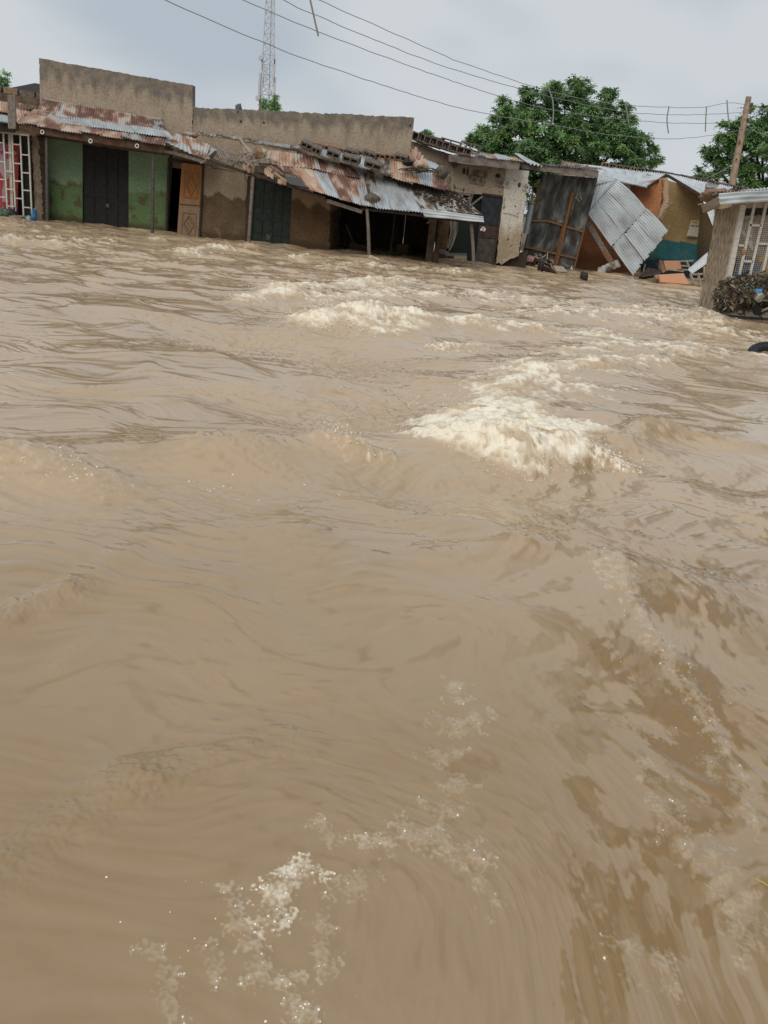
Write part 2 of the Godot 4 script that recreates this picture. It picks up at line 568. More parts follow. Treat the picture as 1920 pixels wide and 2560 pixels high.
	ridge(Vector2(-1.158, -24.469), Vector2(-0.948, -24.247), 0.16, 0.05, 0.45, 0.7, 0.6)
	ridge(Vector2(1.735, -25.251), Vector2(1.925, -25.015), 0.16, 0.05, 0.45, 0.7, 0.6)
	ridge(Vector2(6.324, -19.901), Vector2(5.992, -17.171), 0.22, 0.05, 0.5, 0.7, 0.6)
	# the smooth swell left of the middle and the splash on its right end
	ridge(Vector2(-1.619, -4.808), Vector2(-1.030, -5.190), 0.34, 0.040, 0.0)
	ridge(Vector2(-1.030, -5.190), Vector2(-0.441, -5.617), 0.30, 0.058, 0.0)
	ridge(Vector2(-0.478, -5.672), Vector2(-0.248, -5.504), 0.12, 0.06, 0.46, 0.75, 0.6)
	ridge(Vector2(-0.248, -5.504), Vector2(-0.036, -5.512), 0.09, 0.03, 0.40, 0.8, 0.5)
	ridge(Vector2(-0.036, -5.512), Vector2(0.236, -5.479), 0.20, 0.02, 0.0)
	ridge(Vector2(-1.082, -4.483), Vector2(-0.096, -4.918), 0.40, -0.045, 0.0)
	# crest with bubbles at the left edge
	ridge(Vector2(-2.330, -4.669), Vector2(-2.027, -4.695), 0.20, 0.035, 0.22, 0.7, 0.3)
	ridge(Vector2(-2.010, -4.655), Vector2(-1.454, -4.391), 0.18, 0.035, 0.34, 0.75, 0.3)
	ridge(Vector2(-2.112, -4.119), Vector2(-1.416, -4.000), 0.30, -0.03, 0.0)
	# thin crests nearer by
	ridge(Vector2(-1.416, -2.767), Vector2(-1.191, -3.098), 0.10, 0.022, 0.0)
	ridge(Vector2(-1.191, -3.098), Vector2(-1.088, -3.532), 0.09, 0.018, 0.0)
	ridge(Vector2(-0.852, -1.594), Vector2(-0.597, -2.036), 0.11, 0.018, 0.0)
	ridge(Vector2(-0.597, -2.036), Vector2(-0.220, -2.308), 0.10, 0.014, 0.0)
	ridge(Vector2(-0.953, -3.797), Vector2(-0.412, -3.992), 0.14, 0.02, 0.0)
	ridge(Vector2(0.314, -3.934), Vector2(0.702, -4.200), 0.16, 0.035, 0.0)
	ridge(Vector2(0.702, -4.200), Vector2(1.032, -4.466), 0.14, 0.03, 0.0)
	ridge(Vector2(-0.102, -3.474), Vector2(-0.039, -3.804), 0.08, 0.012, 0.0)
	ridge(Vector2(-1.027, -2.620), Vector2(-0.982, -2.835), 0.06, 0.010, 0.0)
	# seams of foam running towards us on the right
	ridge(Vector2(1.161, -4.177), Vector2(1.150, -3.805), 0.08, 0.01, 0.72, 0.85, 0.35)
	ridge(Vector2(1.171, -3.659), Vector2(1.166, -3.384), 0.05, 0.01, 0.66, 0.85, 0.35)
	ridge(Vector2(1.155, -3.339), Vector2(1.218, -3.082), 0.05, 0.01, 0.66, 0.85, 0.35)
	ridge(Vector2(1.204, -2.939), Vector2(1.209, -2.552), 0.04, 0.008, 0.72, 0.85, 0.35)
	ridge(Vector2(0.946, -2.378), Vector2(0.915, -2.150), 0.05, 0.004, 0.55, 0.9, 0.3)
	ridge(Vector2(1.182, -2.470), Vector2(1.188, -2.155), 0.05, 0.004, 0.5, 0.9, 0.3)
	ridge(Vector2(0.915, -2.150), Vector2(0.917, -2.014), 0.05, 0.004, 0.62, 0.9, 0.3)
	ridge(Vector2(1.012, -2.029), Vector2(1.012, -1.676), 0.06, 0.004, 0.55, 0.9, 0.3)
	ridge(Vector2(0.685, -1.617), Vector2(0.761, -1.575), 0.05, 0.004, 0.5, 0.9, 0.3)
	# rafts of bubbles in front
	ridge(Vector2(-0.084, -1.764), Vector2(-0.155, -1.691), 0.041, 0.004, 1.05, 0.90, 0.3)
	ridge(Vector2(-0.155, -1.691), Vector2(-0.166, -1.588), 0.041, 0.004, 0.95, 0.90, 0.3)
	ridge(Vector2(-0.271, -1.681), Vector2(-0.246, -1.583), 0.026, 0.003, 0.71, 0.90, 0.3)
	ridge(Vector2(-0.246, -1.583), Vector2(-0.191, -1.517), 0.026, 0.003, 0.68, 0.90, 0.3)
	ridge(Vector2(-0.164, -1.483), Vector2(-0.153, -1.418), 0.030, 0.003, 0.68, 0.90, 0.3)
	ridge(Vector2(-0.278, -1.486), Vector2(-0.245, -1.429), 0.026, 0.002, 0.62, 0.90, 0.3)
	ridge(Vector2(-0.045, -1.612), Vector2(-0.015, -1.472), 0.030, 0.002, 0.65, 0.90, 0.3)
	ridge(Vector2(-0.074, -1.417), Vector2(-0.054, -1.341), 0.045, 0.002, 0.71, 0.90, 0.3)
	ridge(Vector2(-0.400, -1.482), Vector2(-0.318, -1.329), 0.030, 0.002, 0.59, 0.90, 0.3)
	ridge(Vector2(0.061, -1.879), Vector2(0.115, -1.914), 0.038, 0.003, 0.73, 0.90, 0.3)
	ridge(Vector2(0.001, -1.714), Vector2(0.056, -1.753), 0.038, 0.002, 0.62, 0.90, 0.3)
	ridge(Vector2(-0.081, -1.946), Vector2(-0.038, -1.889), 0.034, 0.002, 0.59, 0.90, 0.3)
	ridge(Vector2(0.183, -1.952), Vector2(0.305, -1.882), 0.060, 0.002, 0.65, 0.90, 0.3)
	ridge(Vector2(0.235, -2.057), Vector2(0.319, -2.175), 0.045, 0.002, 0.59, 0.90, 0.3)
	ridge(Vector2(0.239, -2.297), Vector2(0.299, -2.356), 0.045, 0.002, 0.64, 0.90, 0.3)
	ridge(Vector2(0.332, -2.438), Vector2(0.394, -2.587), 0.045, 0.002, 0.65, 0.90, 0.3)
	ridge(Vector2(0.323, -2.769), Vector2(0.326, -2.661), 0.045, 0.002, 0.64, 0.90, 0.3)
	ridge(Vector2(0.251, -2.516), Vector2(0.273, -2.467), 0.038, 0.002, 0.61, 0.90, 0.3)
	ridge(Vector2(0.349, -1.805), Vector2(0.365, -1.714), 0.038, 0.002, 0.54, 0.90, 0.3)
	# browner, siltier bands between the seams
	ridge(Vector2(1.023, -3.227), Vector2(1.085, -2.556), 0.10, 0.0, 0.0, 0.5, 1.0, -1.0)
	ridge(Vector2(1.085, -2.556), Vector2(1.102, -2.358), 0.09, 0.0, 0.0, 0.5, 1.0, -1.0)
	ridge(Vector2(1.288, -4.063), Vector2(1.362, -3.519), 0.12, 0.0, 0.0, 0.5, 1.0, -0.8)
	ridge(Vector2(0.672, -2.237), Vector2(0.729, -2.041), 0.045, 0.0, 0.0, 0.5, 1.0, -1.0)
	ridge(Vector2(0.957, -2.309), Vector2(1.000, -2.165), 0.07, 0.0, 0.0, 0.5, 1.0, -0.8)
	ridge(Vector2(0.654, -1.851), Vector2(0.693, -1.702), 0.06, 0.0, 0.0, 0.5, 1.0, -0.9)
	ridge(Vector2(0.863, -2.006), Vector2(0.889, -1.790), 0.06, 0.0, 0.0, 0.5, 1.0, -0.9)
	ridge(Vector2(0.592, -1.646), Vector2(0.577, -1.454), 0.06, 0.0, 0.0, 0.5, 1.0, -0.8)
	ridge(Vector2(0.771, -1.836), Vector2(0.791, -1.687), 0.05, 0.0, 0.0, 0.5, 1.0, -0.8)
	ridge(Vector2(0.699, -2.482), Vector2(0.811, -2.670), 0.08, 0.0, 0.0, 0.5, 1.0, -0.6)
	ridge(Vector2(1.265, -3.056), Vector2(1.353, -2.607), 0.10, 0.0, 0.0, 0.5, 1.0, -0.6)
	ridge(Vector2(1.703, -4.062), Vector2(1.657, -3.333), 0.16, 0.0, 0.0, 0.5, 1.0, -0.6)
	ridge(Vector2(0.308, -2.240), Vector2(0.382, -2.299), 0.05, 0.0, 0.0, 0.5, 1.0, -0.4)


func surface(x: float, z: float, d: float) -> void:
	# right of the seam the current runs towards us, elsewhere across
	var wr := smoothstep(0.25, 1.0, x) * smoothstep(9.5, 5.5, d)
	var far := smoothstep(11.0, 19.0, d)
	var near := smoothstep(1.0, 6.0, d)
	var wx := x + 0.22 * n_soft.get_noise_2d(x * 0.9 + 7.0, z * 0.9)
	var wz := z + 0.22 * n_soft.get_noise_2d(x * 0.9, z * 0.9 + 40.0)
	var h := n_soft.get_noise_2d(wx * 0.33 + wz * 0.22, wz * 0.42) * (0.010 + 0.040 * near)
	h += n_soft.get_noise_2d(wx * 0.95 + 30.0, wz * 1.25 - wx * 0.2) * (0.007 + 0.015 * near + 0.014 * far)
	h += n_soft.get_noise_2d(wx * 2.1 + 60.0, wz * 2.9) * (0.0030 + 0.0025 * near + 0.010 * far)
	# ripples: long streaks along the current, in patches
	var pm := smoothstep(-0.15, 0.55, n_soft.get_noise_2d(wx * 0.55 + 11.0, wz * 0.42 + 5.0))
	var r1 := n_soft.get_noise_2d((wx + wz * 0.15) * 1.25, (wz - wx * 0.10) * 6.2) + 0.6 * n_soft.get_noise_2d((wx + wz * 0.1) * 2.3 + 20.0, (wz - wx * 0.16) * 11.5)
	var r2 := n_ridge.get_noise_2d((wx + wz * 0.25) * 6.0 + 90.0, (wz - wx * 0.3) * 2.6)
	var rip := lerpf(r1 * (0.0018 + 0.0062 * pm * pm) * (0.25 + 0.75 * smoothstep(2.0, 5.5, d)), r2 * 0.0066 * (0.40 + 0.60 * smoothstep(1.6, 3.4, d)) * (0.5 + 0.8 * pm), wr)
	h += rip * (1.0 - 0.35 * far)
	# finer wrinkles that turn with the current, and strokes painted for their darker reflection
	var fine := 0.0
	var hair := 0.0
	if d < 14.0:
		var turn := lerpf(0.12, 1.25, smoothstep(-0.5, 1.1, x) * smoothstep(9.5, 5.0, d)) + 0.12 * n_soft.get_noise_2d(wx * 0.6 + 3.0, wz * 0.6)
		var cu := cos(turn)
		var su := sin(turn)
		var u := (wx - 0.6) * cu + (wz + 3.2) * su
		var v := (wz + 3.2) * cu - (wx - 0.6) * su
		fine = n_soft.get_noise_2d(u * 3.4, v * 15.0)
		var fine2 := n_ridge.get_noise_2d(u * 1.7 + 40.0, v * 5.2)
		var act := 0.5 + 0.5 * smoothstep(-0.25, 0.45, n_soft.get_noise_2d(wx * 0.8 - 20.0, wz * 0.8))
		act = maxf(act * smoothstep(0.9, 2.2, d + 0.9 * x), wr)
		hair = smoothstep(0.50, 0.85, fine2) * act
		h += (fine * 0.0017 + fine2 * 0.0034) * act
		if d < 7.0:
			h += n_soft.get_noise_2d(u * 9.0, v * 34.0) * 0.0009 * act * smoothstep(7.0, 5.0, d)
			h += n_fbm.get_noise_2d(wx * 7.0, wz * 7.0) * 0.0012
	var foam := 0.0
	var white := 0.5
	var relief := 0.0
	var tone := 0.25 * n_soft.get_noise_2d(wx * 0.7 - 8.0, wz * 0.6) + 0.16 * fine - 0.45 * hair  # fine and hair paint the ripples' reflection into the tone
	var fn := 0.0
	var fs := 0.0
	var film := 0.4
	var got := false
	if wr > 0.0:
		# silt comes up in streaks where the current runs fast
		var silt := n_fbm.get_noise_2d(wx * 2.8 + wz * 0.6 + 12.0 + 0.3 * n_soft.get_noise_2d(wz * 2.6, wx), wz * 1.35) + 0.45 * r2 + 0.12 * n_soft.get_noise_2d(x * 18.0, z * 9.0)
		tone = lerpf(tone, 0.45 + 0.4 * fine, wr * 0.7) - 1.05 * wr * smoothstep(0.08, 0.40, silt + 0.30 * fine)
	for k in active:
		var f: Array = ridges[k]
		if x < f[12] or x > f[13]:
			continue
		var ax: float = f[0]
		var az: float = f[1]
		var bx: float = f[2] - ax
		var bz: float = f[3] - az
		var t := clampf(((x - ax) * bx + (z - az) * bz) / (bx * bx + bz * bz + 1e-6), 0.0, 1.0)
		var dx := x - ax - bx * t
		var dz := z - az - bz * t
		var r: float = f[4]
		var m := 1.0 - sqrt(dx * dx + dz * dz) / (r * 1.6)
		if m <= 0.0:
			continue
		if not got:
			got = true
			fs = n_fbm.get_noise_2d(x * 13.0, (z - 2.0 * h) * 11.0) * 1.35 + 0.55 * n_soft.get_noise_2d(x * 62.0, (z - 2.0 * h) * 56.0)
			fn = n_fbm.get_noise_2d(wx * 2.6, wz * 3.2) * 0.9 + n_soft.get_noise_2d(x * 11.0, z * 13.0) * 0.35 if d > 3.4 else n_fbm.get_noise_2d(wx * 9.0, wz * 6.0) * 1.25 + n_soft.get_noise_2d(x * 40.0, z * 34.0) * 0.30
		var s := m * m * (3.0 - 2.0 * m)
		h += f[5] * s * (1.0 + 0.35 * fn)
		if f[9] != 0.0: tone += f[9] * smoothstep(0.22, 0.50, m + fn * 0.55 + r2 * 0.25 + fine * 0.30 - 0.08)
		if f[6] > 0.0:
			var e: float = m * f[6] + (fn if r > 0.22 else fs) * f[7] * 0.62
			if e > foam:
				foam = e
				relief = f[8]
				film = clampf((f[6] - 0.5) * 1.15, 0.14, 0.62)
	# small whitecaps on the broken water far out
	if d > 10.5:
		var c := n_fbm.get_noise_2d(wx * 1.5 + 70.0, wz * 2.6) + 0.5 * n_soft.get_noise_2d(x * 6.5, z * 8.0)
		var cap := smoothstep(0.60, 1.10, c) * 0.44 * smoothstep(10.5, 13.0, d)
		h += maxf(c, 0.0) * 0.022 * far
		if cap > foam:
			foam = cap
			relief = 0.7
	if relief > 0.45:
		foam = smoothstep(0.24, 0.60, foam)
	else:
		foam = smoothstep(0.32, 0.52, foam)
	if foam > 0.0:
		if relief > 0.45:
			# follow the steep faces, so that the lace is not drawn out over them
			var zz := wz - 2.2 * h
			var yy := 1.3 * h
			var b1 := absf(n_soft.get_noise_3d(wx * 3.2, yy * 3.2, zz * 3.2))
			var b2 := absf(n_soft.get_noise_3d(wx * 9.5 + 5.0, yy * 9.5, zz * 9.5))
			var b3 := n_soft.get_noise_3d(x * 27.0, yy * 27.0, zz * 27.0)
			var lace := smoothstep(-0.25, 0.65, n_ridge.get_noise_3d(wx * 4.2, yy * 4.2, zz * 4.2 + 30.0))
			var gap := smoothstep(-0.55, -0.05, n_soft.get_noise_3d(wx * 2.0 + 3.0, yy * 2.0, zz * 2.0))
			h += foam * relief * (0.045 * b1 + 0.022 * b2 + 0.0065 * b3 * smoothstep(13.0, 7.0, d) - 0.010)
			white = clampf((0.22 + 0.75 * lace + 0.5 * b2 + 0.35 * b3) * (0.35 + 0.65 * gap), 0.0, 1.0)
			foam *= clampf((0.30 + 0.70 * lace + 0.9 * b2 + 0.3 * b3 + 0.4 * b1) * (0.35 + 0.75 * gap), 0.0, 1.0)
		else:
			# thin films of small bubbles
			var c2 := n_cell.get_noise_2d(x * 130.0, z * 130.0)
			h += foam * 0.0012 * (0.4 - c2)
			white = clampf(0.55 + 0.6 * (-0.5 - c2) + fs * 0.4, 0.0, 1.0)
			foam *= film * clampf(0.55 + 0.7 * fs + 0.5 * (-0.55 - c2), 0.1, 1.25)
	o_shade_lift = clampf(smoothstep(1.6, 6.5, d) + 0.18 * n_soft.get_noise_2d(wx * 0.5 + 50.0, wz * 0.4), 0.0, 1.0)  # painted shade near the viewer, lifting with distance
	o_h = h
	o_foam = foam
	o_tone = tone
	o_white = white


func water_color() -> Color:
	var t := clampf(o_tone, -1.0, 1.0)
	# shade over the nearest water, painted into its body colour by distance
	var body := Vector3(0.318, 0.2215, 0.127).lerp(Vector3(0.460, 0.337, 0.217), o_shade_lift)
	if t < 0.0: body = body.lerp(Vector3(0.240, 0.148, 0.060), -t)
	else: body = body.lerp(Vector3(0.404, 0.302, 0.212), t * 0.5)
	var f := Vector3(0.56, 0.425, 0.25).lerp(Vector3(0.82, 0.735, 0.59), o_white)
	var c := body.lerp(f, o_foam)
	return Color(c.x, c.y, c.z)


func water_patch(r: PackedFloat32Array, a0: float, a1: float, na: int) -> Array:
	# vertices on rings round the shore where we stand: [positions, colours, foam]
	var P := PackedVector3Array()
	var C := PackedColorArray()
	var F := PackedFloat32Array()
	var n := r.size() * (na + 1)
	P.resize(n)
	C.resize(n)
	F.resize(n)
	var k := 0
	var ca := PackedFloat32Array()
	var sa := PackedFloat32Array()
	for i in na + 1:
		var a := a0 + (a1 - a0) * i / na
		ca.append(cos(a))
		sa.append(sin(a))
	for j in r.size():
		var d := r[j]
		active.clear()
		for q in ridges.size():
			if d > ridges[q][10] and d < ridges[q][11]:
				active.append(q)
		for i in na + 1:
			var x := d * sa[i]
			var z := -d * ca[i]
			surface(x, z, d)
			P[k] = Vector3(x, o_h, z)
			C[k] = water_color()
			F[k] = o_foam
			k += 1
	return [P, C, F]


func build_water() -> void:
	setup_ridges()
	var wm := StandardMaterial3D.new()
	wm.resource_name = "muddy_water"
	wm.albedo_color = Color.WHITE
	wm.vertex_color_use_as_albedo = true
	wm.roughness = 0.09
	wm.metallic_specular = 0.38
	var fm := StandardMaterial3D.new()
	fm.resource_name = "foam"
	fm.albedo_color = Color.WHITE
	fm.vertex_color_use_as_albedo = true
	fm.roughness = 0.38
	fm.metallic_specular = 0.4
	var r := PackedFloat32Array()
	var d := 0.85
	while d < 41.0:
		r.append(d)
		d += minf(d * d / 1408.0 * 1.5, (0.022 if d > 5.2 and d < 7.6 else lerpf(0.036, 0.085, smoothstep(12.0, 24.0, d)))) + 0.0004
	var na := 820
	var a0 := deg_to_rad(-36.0)
	var a1 := deg_to_rad(42.0)
	var w := water_patch(r, a0, a1, na)
	var P: PackedVector3Array = w[0]
	var F: PackedFloat32Array = w[2]
	var nr := r.size()
	var row := na + 1
	var N := PackedVector3Array()
	N.resize(P.size())
	for j in nr:
		var jd := maxi(j - 1, 0) * row
		var ju := mini(j + 1, nr - 1) * row
		for i in row:
			N[j * row + i] = (P[ju + i] - P[jd + i]).cross(P[j * row + maxi(i - 1, 0)] - P[j * row + mini(i + 1, na)]).normalized()
	# which body of foam a cell belongs to: 1 great breaker, 2 second, 3 third and far, 4 kiosk, 5 shop front, 6 near rafts, 7 right seams, 8 left swell
	var idx := []
	for q in 9:
		idx.append(PackedInt32Array())
	for j in nr - 1:
		for i in na:
			var a := j * row + i
			var f := (F[a] + F[a + 1] + F[a + row] + F[a + row + 1]) * 0.25
			var which := 0
			if f > 0.16:
				var p := P[a]
				var dd := r[j]
				if dd < 2.95: which = 6 if p.x < 0.52 else 7
				elif dd < 5.0 and p.x > 0.6: which = 7
				elif dd < 6.6 and p.x < 0.02: which = 8
				elif dd < 11.6 and p.x > -0.4 and p.x < 2.7: which = 1
				elif dd < 13.9 and p.x < 2.2: which = 2
				elif dd < 20.0 and p.x < 1.0: which = 3
				elif dd < 20.5: which = 4
				else: which = 5
			var list: PackedInt32Array = idx[which]
			for v in [a, a + row, a + 1, a + 1, a + row, a + row + 1]:
				list.append(v)
			idx[which] = list
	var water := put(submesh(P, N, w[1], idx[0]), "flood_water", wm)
	tag(water, "brown flood water rushing across the whole street", "flood water", "", "structure")
	var names := ["", "cream foam of the great breaking wave in mid stream right of centre", "white foam of the second breaker, farther off near the middle", "scattered foam crests on choppy water before the sagging awning", "broken white water streaming in front of the caged kiosk", "low foam caps along the foot of the flooded shops", "rafts of pale bubbles drifting on the nearest water", "thin seams of foam running along the siltier current at right", "bubbly crest and small splash on the smooth swell at left"]
	for q in range(1, 9):
		if (idx[q] as PackedInt32Array).size():
			tag(put(submesh(P, N, w[1], idx[q]), "foam", fm), names[q], "foam", "", "stuff")
	# the same flood all round, coarser where the photograph does not look
	var r2 := PackedFloat32Array()
	d = 0.12
	while d < 41.0:
		r2.append(d)
		d *= 1.06
	r2.append(41.0)
	var w2 := water_patch(r2, a1, a0 + TAU, 150)
	var r3 := PackedFloat32Array([0.12, 0.3, 0.5, 0.7, 0.86])
	var w3 := water_patch(r3, a0, a1, 60)
	var st := new_st()
	st.set_smooth_group(0)
	for s in [[w2, r2.size(), 150], [w3, r3.size(), 60]]:
		var PP: PackedVector3Array = s[0][0]
		var CC: PackedColorArray = s[0][1]
		var n: int = s[2]
		for j in int(s[1]) - 1:
			for i in n:
				var a := j * (n + 1) + i
				for v in [a, a + n + 1, a + 1, a + 1, a + n + 1, a + n + 2]:
					st.set_color(CC[v])
					st.add_vertex(PP[v])
	tag(done(st, "flood_water", wm), "brown flood water beyond the view of the street", "flood water", "", "structure")
	splash(fm)


func submesh(P: PackedVector3Array, N: PackedVector3Array, C: PackedColorArray, index: PackedInt32Array) -> ArrayMesh:
	var to := PackedInt32Array()
	to.resize(P.size())
	to.fill(-1)
	var p := PackedVector3Array()
	var n := PackedVector3Array()
	var c := PackedColorArray()
	var out := PackedInt32Array()
	out.resize(index.size())
	for k in index.size():
		var v := index[k]
		if to[v] < 0:
			to[v] = p.size()
			p.append(P[v])
			n.append(N[v])
			c.append(C[v])
		out[k] = to[v]
	var a := []
	a.resize(Mesh.ARRAY_MAX)
	a[Mesh.ARRAY_VERTEX] = p
	a[Mesh.ARRAY_NORMAL] = n
	a[Mesh.ARRAY_COLOR] = c
	a[Mesh.ARRAY_INDEX] = out
	var m := ArrayMesh.new()
	m.add_surface_from_arrays(Mesh.PRIMITIVE_TRIANGLES, a)
	return m


func splash(_fm: Material) -> void:
	# drops thrown up by the breakers, and loose bubbles on the swell
	var dm := StandardMaterial3D.new()
	dm.albedo_color = lin(0.80, 0.74, 0.63)
	dm.roughness = 0.12
	var ball := SphereMesh.new()
	ball.radius = 1.0
	ball.height = 2.0
	ball.radial_segments = 7
	ball.rings = 4
	var spots := [
		[Vector2(0.106, -6.266), Vector2(0.541, -6.098), 0.14, 0.12, 240, 0.005], [Vector2(0.624, -5.854), Vector2(0.958, -5.704), 0.12, 0.11, 340, 0.005], [Vector2(0.965, -5.761), Vector2(1.492, -6.202), 0.12, 0.12, 260, 0.005],
		[Vector2(0.404, -7.168), Vector2(1.112, -9.388), 0.25, 0.18, 240, 0.007], [Vector2(-1.235, -11.631), Vector2(-0.858, -10.844), 0.2, 0.22, 260, 0.010], [Vector2(-0.869, -10.958), Vector2(-0.066, -11.054), 0.2, 0.18, 200, 0.010],
		[Vector2(-0.486, -5.752), Vector2(-0.248, -5.504), 0.06, 0.14, 130, 0.006], [Vector2(-0.263, -5.498), Vector2(-0.036, -5.512), 0.06, 0.05, 50, 0.006], [Vector2(-2.352, -13.055), Vector2(-1.753, -14.767), 0.25, 0.18, 120, 0.010], [Vector2(1.528, -6.217), Vector2(1.728, -6.057), 0.08, 0.06, 70, 0.008],
	]
	var flat := [
		[Vector2(-2.010, -4.655), Vector2(-1.476, -4.383), 0.07, 0.0, 30, 0.008], [Vector2(-1.282, -4.752), Vector2(-0.332, -4.544), 0.22, 0.0, 26, 0.007], [Vector2(-1.540, -4.985), Vector2(-1.083, -5.441), 0.18, 0.0, 8, 0.007],
		[Vector2(-0.346, -1.555), Vector2(-0.020, -1.471), 0.16, 0.0, 26, 0.0035], [Vector2(1.139, -3.910), Vector2(1.193, -2.328), 0.10, 0.0, 40, 0.004],
	]
	var places := []
	for s in spots + flat:
		for k in int(s[4]):
			var p: Vector2 = s[0].lerp(s[1], rng.randf()) + Vector2(rng.randfn(), rng.randfn()) * float(s[2])
			var d := p.length()
			active.clear()
			for q in ridges.size():
				if d > ridges[q][10] and d < ridges[q][11]:
					active.append(q)
			surface(p.x, p.y, d)
			var size: float = s[5] * (0.25 + 0.75 * pow(rng.randf(), 2.0))
			var up: float = s[3] * rng.randf() * rng.randf()
			places.append(Transform3D(Basis.from_scale(Vector3(size, size * (1.0 if s[3] > 0.0 else 0.6), size)), Vector3(p.x, o_h + up + (size * 0.3 if s[3] > 0.0 else 0.0), p.y)))
	for k in 26000:
		var d := lerpf(1.3, 4.4, pow(rng.randf(), 1.5))
		var an := rng.randf_range(-0.52, 0.60)
		var p := Vector2(sin(an), -cos(an)) * d
		active.clear()
		for q in ridges.size():
			if d > ridges[q][10] and d < ridges[q][11]:
				active.append(q)
		surface(p.x, p.y, d)
		if o_foam < 0.07 + 0.3 * rng.randf():
			continue
		var size := 0.0007 + 0.0034 * pow(rng.randf(), 3.0)
		places.append(Transform3D(Basis.from_scale(Vector3(size, size * 0.8, size)), Vector3(p.x, o_h, p.y)))
	var mm := MultiMesh.new()
	mm.transform_format = MultiMesh.TRANSFORM_3D
	mm.mesh = ball
	mm.instance_count = places.size()
	for k in places.size():
		mm.set_instance_transform(k, places[k])
	var o := MultiMeshInstance3D.new()
	o.name = "splash_drops"
	o.multimesh = mm
	o.material_override = dm
	add_child(o, true)
	tag(o, "drops and loose bubbles flung from the breaking waves", "water drops", "", "stuff")


func build_ground() -> void:
	var s := new_st()
	var n := 48
	for i in n:
		var a := TAU * i / n
		var b := TAU * (i + 1) / n
		var ra := [40.6, 90.0, 300.0, 1200.0]
		for k in 3:
			quad(s, Vector3(sin(a) * ra[k + 1], -0.03, -cos(a) * ra[k + 1]), Vector3(sin(b) * ra[k + 1], -0.03, -cos(b) * ra[k + 1]), Vector3(sin(b) * ra[k], -0.03, -cos(b) * ra[k]), Vector3(sin(a) * ra[k], -0.03, -cos(a) * ra[k]))
	tag(done(s, "ground", M.mud), "muddy flooded ground stretching away behind the shops", "ground", "", "structure")


# ---------------------------------------------------------------- walls and their stains

func tint_parapet(p: Vector3, _u: float, v: float) -> Color:
	var c := Vector3(0.40, 0.325, 0.245)
	c *= 1.0 + 0.16 * n_fbm.get_noise_3dv(p * 1.3) + 0.10 * n_fbm.get_noise_3dv(p * 5.0)
	var streak := n_fbm.get_noise_2d(p.x * 3.4, p.y * 0.35)
	var edge := 0.16 + 0.30 * clampf(0.5 + streak, 0.0, 1.0) + 0.06 * n_fbm.get_noise_2d(p.x * 11.0, 0.0)
	var grime := smoothstep(edge, edge * 0.35, v * 1.25 - 0.04) * (0.72 + 0.5 * n_fbm.get_noise_3dv(p * 4.0))
	c = c.lerp(Vector3(0.150, 0.135, 0.118), clampf(grime, 0.0, 0.85))
	var run := smoothstep(0.25, 0.55, n_fbm.get_noise_2d(p.x * 2.2 + 30.0, p.y * 0.22)) * smoothstep(0.75, 0.2, v)
	c = c.lerp(Vector3(0.19, 0.150, 0.115), run * 0.45)
	var pale := smoothstep(0.35, 0.5, n_fbm.get_noise_3dv(p * 1.9 + Vector3(8, 3, 1))) * smoothstep(0.5, 0.1, v)
	c = c.lerp(Vector3(0.36, 0.31, 0.25), pale * 0.4)
	return Color(c.x, c.y, c.z)


func tint_green(p: Vector3, _u: float, _v: float) -> Color:
	var c := Vector3(0.190, 0.285, 0.170)
	c *= 1.0 + 0.18 * n_fbm.get_noise_3dv(p * 2.0)
	var lowc := Vector3(0.115, 0.185, 0.075)
	var line := 1.02 + 0.16 * n_fbm.get_noise_2d(p.x * 1.9, 2.0)
	c = c.lerp(lowc, smoothstep(line + 0.04, line - 0.04, p.y))
	var peel := smoothstep(0.16, 0.26, n_fbm.get_noise_3dv(p * 2.3 + Vector3(4, 9, 2))) * smoothstep(1.25, 1.0, p.y)
	c = c.lerp(Vector3(0.095, 0.072, 0.036), peel * 0.8)
	var foot := smoothstep(0.35 + 0.2 * n_fbm.get_noise_2d(p.x * 3.0, 7.0), 0.0, p.y)
	c = c.lerp(Vector3(0.11, 0.085, 0.05), foot * 0.7)
	c = c.lerp(Vector3(0.060, 0.058, 0.032), smoothstep(0.20 + 0.08 * n_fbm.get_noise_2d(p.x * 2.5, 4.0), 0.09, p.y) * 0.75)
	return Color(c.x, c.y, c.z)


func tint_damp(p: Vector3, _u: float, _v: float) -> Color:
	var c := Vector3(0.345, 0.275, 0.195)
	c *= 1.0 + 0.2 * n_fbm.get_noise_3dv(p * 1.6)
	var line := 1.16 + 0.16 * n_soft.get_noise_2d(p.x * 1.5, 1.0) + 0.07 * n_fbm.get_noise_2d(p.x * 4.0, 5.0)
	var wet_or_shade := smoothstep(line + 0.02, line - 0.03, p.y)
	c = c.lerp(Vector3(0.140, 0.098, 0.060) * (1.0 + 0.35 * n_fbm.get_noise_3dv(p * 2.4)), wet_or_shade)
	c = c.lerp(Vector3(0.075, 0.054, 0.034), smoothstep(0.22 + 0.08 * n_fbm.get_noise_2d(p.x * 2.5, 4.0), 0.10, p.y) * 0.8)
	var ghost := smoothstep(0.30, 0.42, n_fbm.get_noise_3dv(p * 1.7 + Vector3(1, 5, 9))) * smoothstep(0.8, 0.3, p.y)
	c = c.lerp(Vector3(0.22, 0.15, 0.085), ghost * 0.6)
	return Color(c.x, c.y, c.z)


func tint_damp_low(p: Vector3, u: float, v: float) -> Color:
	var c := tint_damp(p, u, v)
	return Color(c.r * 0.9, c.g * 0.82, c.b * 0.75)


func tint_pier(p: Vector3, _u: float, _v: float) -> Color:
	var c := Vector3(0.175, 0.140, 0.105) * (1.0 + 0.5 * n_fbm.get_noise_3dv(p * 3.0))
	return Color(c.x, c.y, c.z)


